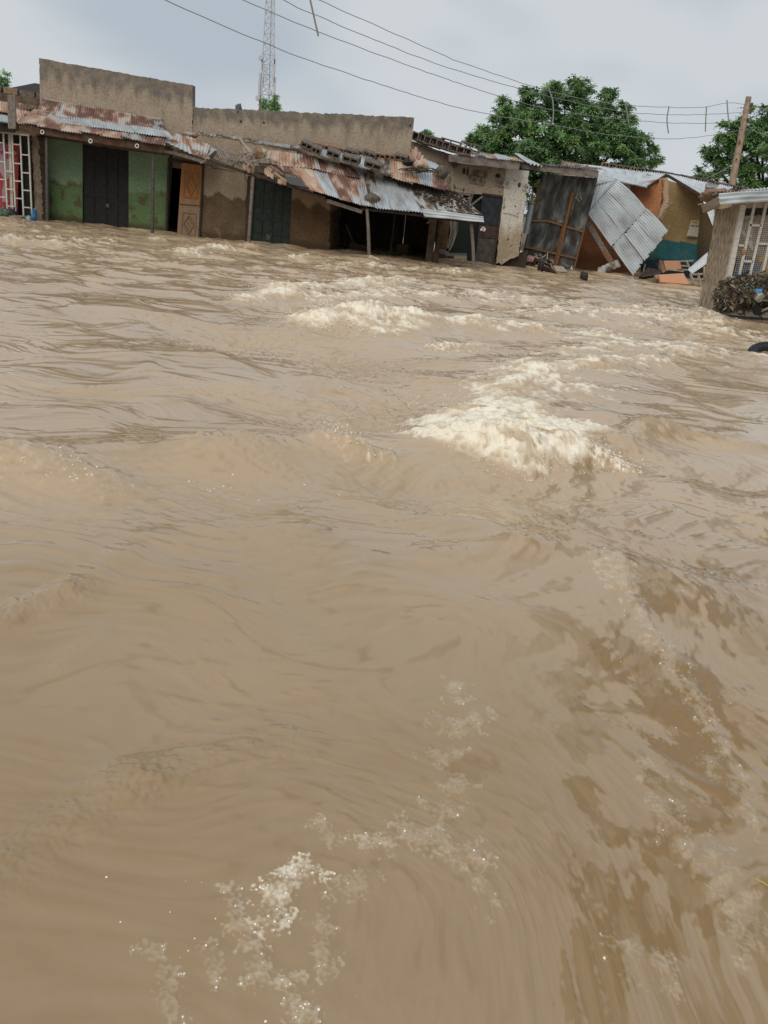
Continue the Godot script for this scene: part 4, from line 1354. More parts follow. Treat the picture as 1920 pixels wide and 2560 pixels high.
func green_gate(parent: Node) -> void:
	var tl: Vector3 = Vector3(-4.599, 1.741, -26.020)
	var tr: Vector3 = Vector3(-3.527, 1.640, -26.020)
	var br := low(Vector3(-3.499, 0.029, -26.020), -0.02)
	var bl := low(Vector3(-4.600, 0.055, -26.020), -0.02)
	var at := func(u: float, v: float, out: float) -> Vector3:
		return tl.lerp(tr, u).lerp(bl.lerp(br, u), v) + Vector3(0, 0, out)
	var s := new_st()
	slab(s, at.call(0, -0.2, 0.02), at.call(1, -0.2, 0.02), at.call(1, 0.0, 0.02), at.call(0, 0.0, 0.02), Vector3(0, 0, -0.25))
	done(s, "lintel", M.mud_wall, parent)
	for k in 2:
		var a := 0.0 + k * 0.502
		var e := 0.498 + k * 0.502
		s = new_st()
		slab(s, at.call(a, 0, 0), at.call(e, 0, 0), at.call(e, 1, 0), at.call(a, 1, 0), Vector3(0, 0, -0.04))
		var leaf := done(s, "gate_leaf", M.door_green, parent)
		leaf.set_meta("label", "dark green steel gate leaf under the sagging eave")
		for u in [a + 0.015, (a + e) * 0.5, e - 0.015]:
			s = new_st()
			beam(s, at.call(u, 0, 0.012), at.call(u, 1, 0.012), 0.03, 0.03, Vector3.BACK)
			done(s, "stile", M.door_green, leaf)
		for v in [0.02, 0.42, 0.60, 0.82, 0.97]:
			s = new_st()
			beam(s, at.call(a, v, 0.014), at.call(e, v, 0.014), 0.03, 0.035)
			done(s, "rail", M.door_green, leaf)
	s = new_st()
	slab(s, at.call(0.38, 0.83, 0.035), at.call(0.50, 0.84, 0.035), at.call(0.49, 0.93, 0.035), at.call(0.38, 0.92, 0.035), Vector3(0, 0, -0.02))
	done(s, "lock_plate", M.steel_post, parent)
	s = new_st()
	beam(s, Vector3(-4.711, 1.757, -25.900), low(Vector3(-4.708, 0.143, -25.900)), 0.10, 0.12, Vector3.BACK)
	done(s, "door_frame", M.wood_dark, parent)


func build_awning() -> void:
	var a := thing("sagging_awning", "sagging patched awning of rusty and bare iron sheets over the brown shop", "awning")
	# left end, beyond the green shop
	sheet("roof_sheet", a, Vector3(-6.943, 2.664, -26.100), Vector3(-6.476, 2.593, -26.100), Vector3(-5.996, 2.103, -24.900), Vector3(-6.852, 2.380, -24.800), 7.0, 0.012, M.rust_mixed, 0.05, 0.05)
	sheet("roof_sheet", a, Vector3(-6.541, 2.607, -26.100), Vector3(-5.832, 2.431, -25.900), Vector3(-5.747, 2.043, -24.900), Vector3(-6.030, 2.118, -24.850), 6.0, 0.012, M.rust_mixed, 0.02, 0.05)
	sheet("roof_sheet", a, Vector3(-6.063, 2.458, -26.000), Vector3(-5.631, 2.358, -25.800), Vector3(-5.680, 2.009, -24.950), Vector3(-6.011, 2.102, -24.900), 4.0, 0.012, M.zinc_dirty, 0.02, 0.04)
	# thin torn strip of an older roof under the parapet
	for q in [[Vector3(-6.917, 2.721, -26.300), Vector3(-6.271, 2.728, -26.300), Vector3(-6.209, 2.652, -26.050), Vector3(-6.754, 2.662, -26.050), M.rust_mixed], [Vector3(-6.272, 2.757, -26.300), Vector3(-5.174, 2.738, -26.300), Vector3(-5.111, 2.649, -26.000), Vector3(-6.198, 2.665, -26.000), M.zinc_dirty], [Vector3(-5.109, 2.736, -26.300), Vector3(-4.461, 2.692, -26.300), Vector3(-4.438, 2.600, -26.000), Vector3(-4.983, 2.641, -26.000), M.zinc_dirty], [Vector3(-4.494, 2.700, -26.300), Vector3(-3.654, 2.690, -26.300), Vector3(-3.661, 2.567, -25.950), Vector3(-4.398, 2.619, -25.950), M.zinc], [Vector3(-3.686, 2.693, -26.300), Vector3(-3.265, 2.670, -26.300), Vector3(-3.223, 2.594, -26.000), Vector3(-3.670, 2.589, -26.000), M.zinc_dirty]]:
		sheet("roof_strip", a, q[0], q[1], q[2], q[3], 12.0, 0.016, q[4], 0.0, 0.16)
	# upper course of the main roof
	sheet_row("roof_sheet", a, Vector3(-4.201, 2.488, -25.950), Vector3(-2.927, 2.434, -25.950), Vector3(-2.723, 2.066, -25.350), Vector3(-4.159, 2.121, -25.350), [M.rust_soft, M.rust_mixed], 8.0, 0.013)
	sheet_row("roof_sheet", a, Vector3(-2.971, 2.440, -25.950), Vector3(-1.921, 2.311, -25.950), Vector3(-1.653, 1.994, -25.350), Vector3(-2.756, 2.063, -25.350), [M.rust_deep, M.rust_mixed, M.rust_deep], 6.0, 0.013)
	# lower course
	sheet("roof_sheet", a, Vector3(-4.414, 2.204, -25.550), Vector3(-3.955, 2.190, -25.550), Vector3(-3.024, 1.598, -24.550), Vector3(-3.674, 1.710, -24.600), 6.0, 0.012, M.rust_deep, 0.02, 0.05)
	sheet_row("roof_sheet", a, Vector3(-4.014, 2.202, -25.500), Vector3(-1.582, 2.066, -25.500), Vector3(-1.336, 1.285, -24.400), Vector3(-3.177, 1.601, -24.500), [M.rust_deep, M.rust_soft, M.zinc, M.rust_deep, M.rust_mixed], 7.0, 0.013, 0.04)
	sheet_row("roof_sheet", a, Vector3(-1.927, 2.298, -25.900), Vector3(-1.310, 2.207, -25.900), Vector3(-0.997, 1.271, -24.420), Vector3(-1.454, 1.313, -24.400), [M.zinc, M.zinc_dirty], 5.0, 0.013)
	sheet_row("roof_sheet", a, Vector3(-1.382, 2.114, -25.750), Vector3(-0.360, 2.043, -25.700), Vector3(0.204, 1.298, -24.320), Vector3(-1.082, 1.292, -24.380), [M.zinc, M.zinc, M.zinc], 6.0, 0.017, 0.05)
	sheet_row("roof_sheet", a, Vector3(-0.451, 2.065, -25.750), Vector3(0.690, 1.925, -25.700), Vector3(1.438, 1.386, -24.400), Vector3(0.122, 1.368, -24.380), [M.zinc_dirty, M.zinc_dirty, M.zinc_dirty], 6.0, 0.018, 0.08)
	sheet_row("roof_sheet", a, Vector3(0.599, 1.946, -25.700), Vector3(1.076, 1.840, -25.700), Vector3(1.725, 1.385, -24.420), Vector3(1.354, 1.396, -24.420), [M.zinc_dirty, M.zinc_dirty], 5.0, 0.018, 0.06)
	# bent sheet along the low front edge, ribs lengthwise
	sheet("edge_sheet", a, Vector3(1.765, 1.243, -24.250), Vector3(1.731, 1.387, -24.360), Vector3(0.084, 1.424, -24.340), Vector3(0.212, 1.230, -24.220), 2.5, 0.02, M.zinc)
	# the blue-grey upper roof that carries the blocks
	sheet_row("upper_sheet", a, Vector3(-3.327, 2.756, -26.050), Vector3(-1.852, 2.692, -26.050), Vector3(-1.817, 2.279, -25.300), Vector3(-3.479, 2.589, -25.700), [M.zinc_dirty, M.zinc, M.zinc], 8.0, 0.014, 0.08)
	sheet_row("upper_sheet", a, Vector3(-1.920, 2.706, -26.050), Vector3(-0.392, 2.688, -26.050), Vector3(-0.220, 2.016, -25.100), Vector3(-1.894, 2.310, -25.280), [M.zinc, M.zinc_dirty, M.rust_soft], 8.0, 0.014, 0.08)
	sheet_row("upper_sheet", a, Vector3(-0.590, 2.328, -25.750), Vector3(0.737, 2.412, -25.700), Vector3(0.671, 1.916, -25.000), Vector3(-0.309, 2.037, -25.100), [M.rust_soft, M.zinc, M.rust_deep], 6.0, 0.014, 0.06)
	sheet("upper_sheet", a, Vector3(0.050, 2.738, -26.900), Vector3(0.403, 2.647, -26.900), Vector3(0.817, 2.275, -25.600), Vector3(0.240, 2.361, -25.700), 6.0, 0.02, M.zinc, 0.0, 0.05)
	var s := new_st()
	var curl := []
	for k in 9:
		var t := k / 8.0
		curl.append(Vector3(0.395, 2.652, -26.500).lerp(Vector3(0.801, 2.204, -25.200), t) + Vector3(0.10 * sin(t * PI), 0.05 * sin(t * PI), 0))
	curl.append(Vector3(0.663, 1.965, -24.950))
	tube(s, curl, [0.014], 6)
	done(s, "roof_edge", M.fascia_brown, a)
	# timbers under the eave, and the leaning props
	for q in [[Vector3(-6.703, 2.133, -24.950), Vector3(-5.709, 1.963, -24.950), 0.07, M.wood_grey], [Vector3(-5.677, 2.018, -24.800), Vector3(-4.325, 1.767, -24.700), 0.07, M.wood_dark], [Vector3(-4.380, 1.817, -24.650), Vector3(-2.442, 1.399, -24.600), 0.07, M.wood_dark], [Vector3(-2.399, 1.348, -24.650), Vector3(-1.448, 1.165, -24.620), 0.085, M.wood_grey], [Vector3(-1.492, 1.239, -24.620), Vector3(0.203, 1.243, -24.500), 0.06, M.wood_dark], [Vector3(0.176, 1.211, -24.480), Vector3(1.586, 1.214, -24.450), 0.06, M.wood_dark], [Vector3(-3.409, 2.344, -25.950), Vector3(-1.403, 2.132, -25.950), 0.06, M.wood_dark], [Vector3(-1.389, 2.041, -25.850), Vector3(0.714, 1.868, -25.800), 0.06, M.wood_dark]]:
		s = new_st()
		beam(s, q[0], q[1], q[2], q[2] * 1.1)
		done(s, "timber", q[3], a)
	for q in [[Vector3(-1.327, 1.257, -24.550), Vector3(-1.240, 0.753, -24.550), low(Vector3(-1.094, -0.006, -24.550))], [Vector3(1.449, 1.184, -24.500), Vector3(1.580, 0.609, -24.500), low(Vector3(1.752, 0.044, -24.500))]]:
		s = new_st()
		tube(s, q, [0.042, 0.045, 0.05], 8)
		done(s, "prop", M.wood_grey, a)
	s = new_st()
	tube(s, [Vector3(0.705, 1.164, -26.000), Vector3(0.675, 0.881, -26.000), Vector3(0.733, 0.731, -26.000), Vector3(0.678, 0.442, -26.000), low(Vector3(0.637, 0.074, -26.000))], [0.09, 0.06, 0.10, 0.075, 0.11], 7)
	done(s, "prop", M.fascia_brown, a)
	# torn strips hanging from the edge
	for q in [[Vector3(0.407, 1.206, -24.500), Vector3(0.294, 1.049, -24.450)], [Vector3(0.453, 1.210, -24.500), Vector3(0.450, 1.103, -24.450)], [Vector3(0.333, 1.183, -24.500), Vector3(0.374, 1.101, -24.480)]]:
		s = new_st()
		beam(s, q[0], q[1], 0.02, 0.035)
		done(s, "torn_strip", M.zinc_dirty, a)

	var cloth := thing("hanging_cloth", "grey cloth hanging in folds beside the rusty prop under the awning", "cloth")
	s = new_st()
	s.set_smooth_group(0)
	var top: Array = [Vector3(0.915, 1.155, -26.000), Vector3(1.157, 1.196, -26.000)]
	var bot: Array = [Vector3(0.960, 0.477, -25.900), Vector3(1.075, 0.348, -25.900)]
	var grid := []
	for j in 15:
		var row := []
		for i in 13:
			var u := i / 12.0
			var v := j / 14.0
			var p: Vector3 = top[0].lerp(top[1], u).lerp(bot[0].lerp(bot[1], u), v)
			p.z += 0.05 * sin(u * 14.0 + v * 2.0) * (0.4 + v)
			p.x += 0.05 * sin(v * 4.0)
			row.append(p)
		grid.append(row)
	for j in 14:
		for i in 12:
			quad(s, grid[j][i], grid[j][i + 1], grid[j + 1][i + 1], grid[j + 1][i])
	done(s, "fabric", M.cloth, cloth)
	s = new_st()
	tube(s, [Vector3(1.109, 0.961, -25.900), Vector3(1.109, 0.712, -25.900), Vector3(1.073, 0.489, -25.900)], [0.03, 0.035, 0.02], 6)
	done(s, "fringe", M.cloth, cloth)


func hollow_block(called: String, m: Material, parent: Node, at: Vector3, b: Basis, size := Vector3(0.42, 0.18, 0.2), open := false) -> MeshInstance3D:
	# a cement block lying with its two hollows towards the street
	var s := new_st()
	var w := size.x
	var h := size.y
	var t := 0.035
	box(s, Vector3(0, h * 0.5 - t * 0.5, 0), Vector3(w, t, size.z), Basis.IDENTITY, 0.004)
	box(s, Vector3(0, -h * 0.5 + t * 0.5, 0), Vector3(w, t, size.z), Basis.IDENTITY, 0.004)
	if not open:
		box(s, Vector3(0, 0, -size.z * 0.25), Vector3(w - 0.01, h - 2.0 * t, 0.04))
	for x in [-w * 0.5 + t * 0.5, 0.0, w * 0.5 - t * 0.5]:
		box(s, Vector3(x, 0, 0), Vector3(t * 1.1, h - 2.0 * t, size.z - 0.004), Basis.IDENTITY, 0.003)
	var o := done(s, called, m, parent)
	o.transform = Transform3D(b, at)
	return o


func vent_block(parent: Node, c: Vector3, ux: Vector3, uy: Vector3, size: float, m: Material) -> void:
	# a pierced decorative block: a frame with four petals and a ring
	var s := new_st()
	var h := size * 0.5
	var z := Vector3(0, 0, 0.05)
	for e in [[-1, -1, 1, -1], [1, -1, 1, 1], [1, 1, -1, 1], [-1, 1, -1, -1]]:
		beam(s, c + ux * (e[0] * h) + uy * (e[1] * h), c + ux * (e[2] * h) + uy * (e[3] * h), size * 0.16, 0.06, Vector3.BACK)
	for e in [[-1, -1], [1, -1], [1, 1], [-1, 1]]:
		beam(s, c + ux * (e[0] * h * 0.2) + uy * (e[1] * h * 0.2), c + ux * (e[0] * h * 0.9) + uy * (e[1] * h * 0.9), size * 0.16, 0.05, Vector3.BACK)
	for k in 8:
		var a := TAU * k / 8
		var d := TAU * (k + 1) / 8
		beam(s, c + (ux * cos(a) + uy * sin(a)) * h * 0.3, c + (ux * cos(d) + uy * sin(d)) * h * 0.3, size * 0.12, 0.05, Vector3.BACK)
	done(s, "vent_block", m, parent)
	s = new_st()
	slab(s, c + (-ux + uy) * h - z, c + (ux + uy) * h - z, c + (ux - uy) * h - z, c + (-ux - uy) * h - z, Vector3(0, 0, -0.02))
	done(s, "vent_recess", M.dark, parent)


func build_white_shop() -> void:
	var w := thing("white_shop", "half whitewashed shop with pierced vent blocks and undermined front corner", "shop")
	var s := new_st()
	wall("side_wall", w, Vector3(-0.443, 3.250, -28.250), Vector3(0.831, 2.997, -28.250), low(Vector3(1.027, 1.488, -28.250), 1.5), low(Vector3(-0.302, 2.011, -28.250), 1.5), 0.25, M.plaster, tint_white_top, 0.06, [0.04, 0, 0, 0])
	wall("side_wall", w, low(Vector3(0.738, 1.458, -28.250), 1.49), low(Vector3(1.027, 1.488, -28.250), 1.49), low(Vector3(1.027, 1.488, -28.250)), low(Vector3(0.738, 1.458, -28.250)), 0.25, M.plaster, tint_damp_low, 0.06)
	wall("upper_wall", w, Vector3(0.803, 2.774, -28.000), Vector3(2.457, 2.746, -28.000), Vector3(2.513, 1.982, -28.000), Vector3(0.945, 1.943, -28.000), 0.26, M.plaster, tint_white_top, 0.045)
	wall("white_wall", w, Vector3(2.451, 2.751, -27.980), Vector3(3.186, 2.756, -27.980), Vector3(3.248, 0.331, -27.980), Vector3(2.556, 0.025, -27.980), 0.26, M.plaster, tint_white, 0.04, [0, 0.07, 0.03, 0.03], 0.012)
	s = new_st()
	prism(s, [Vector3(2.619, 0.121, -27.970), Vector3(3.117, 0.345, -27.970), Vector3(2.733, 0.024, -27.970)], Vector3(0, 0, -0.2))
	done(s, "broken_foot", M.clad, w)
	s = new_st()
	slab(s, Vector3(2.641, 0.109, -28.200), Vector3(3.508, 0.510, -28.200), low(Vector3(3.486, 0.199, -28.200)), low(Vector3(2.500, 0.094, -28.200)), Vector3(0, 0, -0.3))
	done(s, "footing", M.wood_dark, w)
	s = new_st()
	# right flank, back wall and floor-high dark inside
	slab(s, Vector3(3.172, 2.763, -28.250), Vector3(3.481, 2.876, -31.000), low(Vector3(3.615, 0.188, -31.000)), low(Vector3(3.295, 0.313, -28.250)), Vector3(-0.15, 0, 0))
	slab(s, Vector3(0.449, 2.607, -31.000), Vector3(3.481, 2.876, -31.000), low(Vector3(3.615, 0.188, -31.000)), low(Vector3(0.786, -0.112, -31.000)), Vector3(0, 0, -0.2))
	done(s, "back_wall", M.mud_wall, w)
	var ux: Vector3 = (Vector3(1.808, 2.330, -27.960) - Vector3(1.601, 2.335, -27.960)).normalized()
	var uy := Vector3(-ux.y, ux.x, 0)
	for q in [[Vector3(1.572, 2.342, -27.960), M.wood_pale], [Vector3(1.768, 2.326, -27.960), M.wood_pale], [Vector3(2.353, 2.335, -27.960), M.wood_pale], [Vector3(2.549, 2.329, -27.940), M.white_bar], [Vector3(3.122, 2.307, -27.940), M.white_bar]]:
		vent_block(w, q[0], ux, uy, 0.16, q[1])
	for q in [[Vector3(1.247, 2.557, -27.980), Vector3(0.09, 0.16, 0.03)], [Vector3(1.357, 2.558, -27.980), Vector3(0.05, 0.20, 0.03)], [Vector3(2.928, 2.343, -27.950), Vector3(0.08, 0.13, 0.03)], [Vector3(2.264, 2.533, -27.980), Vector3(0.15, 0.10, 0.02)], [Vector3(2.828, 0.781, -27.970), Vector3(0.05, 0.07, 0.03)], [Vector3(2.901, 1.744, -27.970), Vector3(0.03, 0.04, 0.03)], [Vector3(2.830, 1.117, -27.970), Vector3(0.025, 0.03, 0.03)], [Vector3(2.984, 1.545, -27.970), Vector3(0.03, 0.025, 0.03)]]:
		done_lump(q[0], q[1], "hole", M.wood_dark, w, 0.5, q[0].x * 3.0)
	for c in [[Vector3(2.552, 1.510, -27.950), Vector3(2.726, 1.511, -27.950), Vector3(2.886, 1.488, -27.950), Vector3(3.043, 1.445, -27.950)], [Vector3(2.901, 0.588, -27.950), Vector3(2.981, 0.643, -27.950)], [Vector3(2.598, 1.663, -27.950), Vector3(2.540, 1.821, -27.950), Vector3(2.572, 1.955, -27.950)]]:
		s = new_st()
		tube(s, c, [0.006], 4)
		done(s, "crack", M.stone, w)
	# steel door in three panels
	var dm := [M.door_blue, M.door_brown, M.door_grey]
	var left := [Vector3(1.883, 1.955, -28.020), Vector3(1.917, 1.143, -28.020), Vector3(1.921, 0.765, -28.020), low(Vector3(1.950, 0.047, -28.020), -0.1)]
	var right := [Vector3(2.466, 1.938, -28.020), Vector3(2.443, 1.155, -28.020), Vector3(2.449, 0.773, -28.020), low(Vector3(2.457, 0.039, -28.020), -0.1)]
	s = new_st()
	slab(s, left[0] + Vector3(0, 0, -0.03), right[0] + Vector3(0, 0, -0.03), right[3] + Vector3(0, 0, -0.03), left[3] + Vector3(0, 0, -0.03), Vector3(0, 0, -0.03))
	var door := done(s, "door", M.door_grey, w)
	for k in 3:
		s = new_st()
		slab(s, left[k] + Vector3(0, -0.006, 0), right[k] + Vector3(0, -0.006, 0), right[k + 1] + Vector3(0, 0.006, 0), left[k + 1] + Vector3(0, 0.006, 0), Vector3(0, 0, -0.028))
		done(s, "panel", dm[k], door)
		s = new_st()
		beam(s, left[k + 1] + Vector3(0, 0, 0.01), right[k + 1] + Vector3(0, 0, 0.01), 0.03, 0.03)
		done(s, "rail", dm[k], door)
	s = new_st()
	beam(s, right[0] + Vector3(0.02, 0, 0.02), right[3] + Vector3(0.02, 0, 0.02), 0.045, 0.06, Vector3.BACK)
	beam(s, left[0] + Vector3(-0.01, 0.03, 0.02), right[0] + Vector3(0.03, 0.03, 0.02), 0.045, 0.06)
	done(s, "frame", M.wood_dark, door)
	# two pale halves of a painted mark on the brown panel
	for q in [[Vector3(1.987, 1.014, -28.000), Vector3(2.007, 1.070, -28.000), Vector3(2.025, 1.065, -28.000), Vector3(2.033, 0.938, -28.000), Vector3(1.966, 0.938, -28.000), Vector3(1.945, 0.990, -28.000)], [Vector3(2.035, 1.073, -28.000), Vector3(2.077, 1.050, -28.000), Vector3(2.121, 1.008, -28.000), Vector3(2.106, 0.946, -28.000), Vector3(2.060, 0.921, -28.000)]]:
		s = new_st()
		prism(s, q, Vector3(0, 0, -0.012))
		done(s, "painted_mark", M.white, door)
	s = new_st()
	beam(s, Vector3(1.547, 1.614, -27.700), Vector3(1.870, 1.914, -27.750), 0.05, 0.05)
	done(s, "brace", M.wood_grey, w)
	# near-black sheet left of the door, painted for the shaded recess
	s = new_st()
	slab(s, Vector3(1.114, 1.672, -28.300), Vector3(1.883, 1.967, -28.300), low(Vector3(1.995, 0.034, -28.300)), low(Vector3(1.196, -0.051, -28.300)), Vector3(0, 0, -0.05))
	done(s, "recess_dark_sheet", mat(lin(0.016, 0.022, 0.018), 0.8), w)
	# fascia boards
	s = new_st()
	slab(s, Vector3(0.721, 2.921, -27.350), Vector3(0.967, 2.965, -27.350), Vector3(1.001, 2.757, -27.350), Vector3(0.754, 2.744, -27.350), Vector3(0.0, 0, -0.6))
	done(s, "fascia", M.fascia_grey, w)
	s = new_st()
	slab(s, Vector3(0.972, 2.963, -27.300), Vector3(2.789, 2.926, -27.300), Vector3(2.776, 2.712, -27.300), Vector3(0.994, 2.748, -27.300), Vector3(0, 0, -0.06))
	done(s, "fascia", M.fascia_grey, w)
	# roof
	sheet_row("roof_sheet", w, Vector3(1.215, 3.307, -30.600), Vector3(2.989, 3.197, -30.600), Vector3(2.882, 2.940, -27.250), Vector3(1.003, 2.964, -27.250), [M.rust_soft, M.zinc_dirty, M.rust_mixed, M.zinc, M.rust_soft], 9.0, 0.016, 0.04)
	sheet("roof_sheet", w, Vector3(2.808, 3.266, -29.500), Vector3(2.973, 3.249, -29.500), Vector3(3.516, 2.921, -27.900), Vector3(3.083, 2.956, -27.900), 4.0, 0.03, M.zinc, 0.0, 0.05)
	sheet_row("roof_sheet", w, Vector3(-0.308, 3.537, -30.800), Vector3(1.260, 3.322, -30.800), Vector3(1.031, 2.995, -28.000), Vector3(-0.222, 3.157, -28.200), [M.zinc_dirty, M.rust_soft, M.zinc_dirty], 8.0, 0.016, 0.04)


func build_screen_shed() -> void:
	var h := thing("leaning_shed", "leaning shed front of sooty iron sheets held by rusty bars", "shed")
	var s := new_st()
	var tl: Vector3 = Vector3(3.657, 2.766, -28.900)
	var tr: Vector3 = Vector3(5.361, 2.809, -28.900)
	var br := low(Vector3(5.195, 0.341, -29.400), -0.2)
	var bl := low(Vector3(3.425, 0.475, -29.400), -0.2)
	var at := func(u: float, v: float, out: float) -> Vector3:
		return tl.lerp(tr, u).lerp(bl.lerp(br, u), v) + Vector3(0, 0, out)
	for q in [[0.0, 0.37, 0.0, 0.47], [0.35, 0.70, 0.0, 0.47], [0.68, 1.0, 0.0, 0.56], [0.0, 0.35, 0.45, 1.0], [0.33, 0.70, 0.46, 1.0], [0.68, 1.0, 0.54, 1.0]]:
		var o := rng.randf() * 0.02
		sheet("wall_sheet", h, at.call(q[0], q[2], o), at.call(q[1], q[2], o), at.call(q[1], q[3], o), at.call(q[0], q[3], o), 8.0, 0.011, M.smoked, 0.0, 0.03)
	for q in [[at.call(0.62, 0.15, 0.06), at.call(0.655, 1.0, 0.06), 0.085], [at.call(0.60, 0.50, 0.05), at.call(0.62, 1.0, 0.05), 0.05], [at.call(-0.02, 0.47, 0.05), at.call(0.30, 0.455, 0.05), 0.05], [at.call(0.30, 0.455, 0.05), at.call(0.99, 0.53, 0.05), 0.05], [at.call(-0.02, 0.735, 0.05), at.call(0.98, 0.80, 0.05), 0.055], [at.call(0.0, 0.89, 0.05), at.call(0.98, 0.94, 0.05), 0.055], [at.call(0.0, 0.1, 0.05), at.call(0.0, 0.5, 0.05), 0.05], [at.call(0.985, 0.5, 0.05), at.call(0.985, 0.98, 0.05), 0.045]]:
		s = new_st()
		beam(s, q[0], q[1], q[2], q[2] * 0.7, Vector3.BACK)
		done(s, "bar", M.rust_bar, h)
	s = new_st()
	tube(s, [Vector3(3.490, 1.850, -29.000), Vector3(3.466, 0.985, -29.100)], [0.085, 0.085], 8)
	done(s, "pipe", mat(lin(0.27, 0.33, 0.34), 0.7), h)
	s = new_st()
	for k in 12:
		var p: Vector3 = Vector3(3.463, 1.915, -28.950)
		beam(s, p, p + Vector3(rng.randf_range(-0.12, 0.12), rng.randf_range(0.0, 0.24), rng.randf_range(-0.05, 0.1)), 0.018, 0.018)
	done(s, "frayed_end", M.wood_pale, h)
	s = new_st()
	slab(s, Vector3(2.850, 2.947, -28.200), Vector3(5.227, 2.985, -28.200), Vector3(5.224, 2.779, -28.200), Vector3(2.942, 2.802, -28.200), Vector3(0, 0, -0.05))
	done(s, "fascia", M.fascia_grey, h)
	sheet_row("roof_sheet", h, Vector3(3.598, 3.061, -30.500), Vector3(5.709, 3.160, -30.500), Vector3(5.218, 2.989, -28.120), Vector3(2.842, 2.946, -28.120), [M.smoked, M.smoked, M.smoked, M.smoked], 8.0, 0.014)
	for q in [[Vector3(5.108, 0.905, -28.900), Vector3(5.076, 0.834, -28.850)], [Vector3(4.833, 2.193, -28.950), Vector3(4.936, 2.069, -28.900)], [Vector3(4.845, 2.329, -28.950), Vector3(4.796, 2.155, -28.900)], [Vector3(4.897, 2.334, -28.950), Vector3(4.977, 2.140, -28.900)]]:
		s = new_st()
		beam(s, q[0], q[1], 0.02, 0.02)
		done(s, "splinter", M.wood_pale, h)


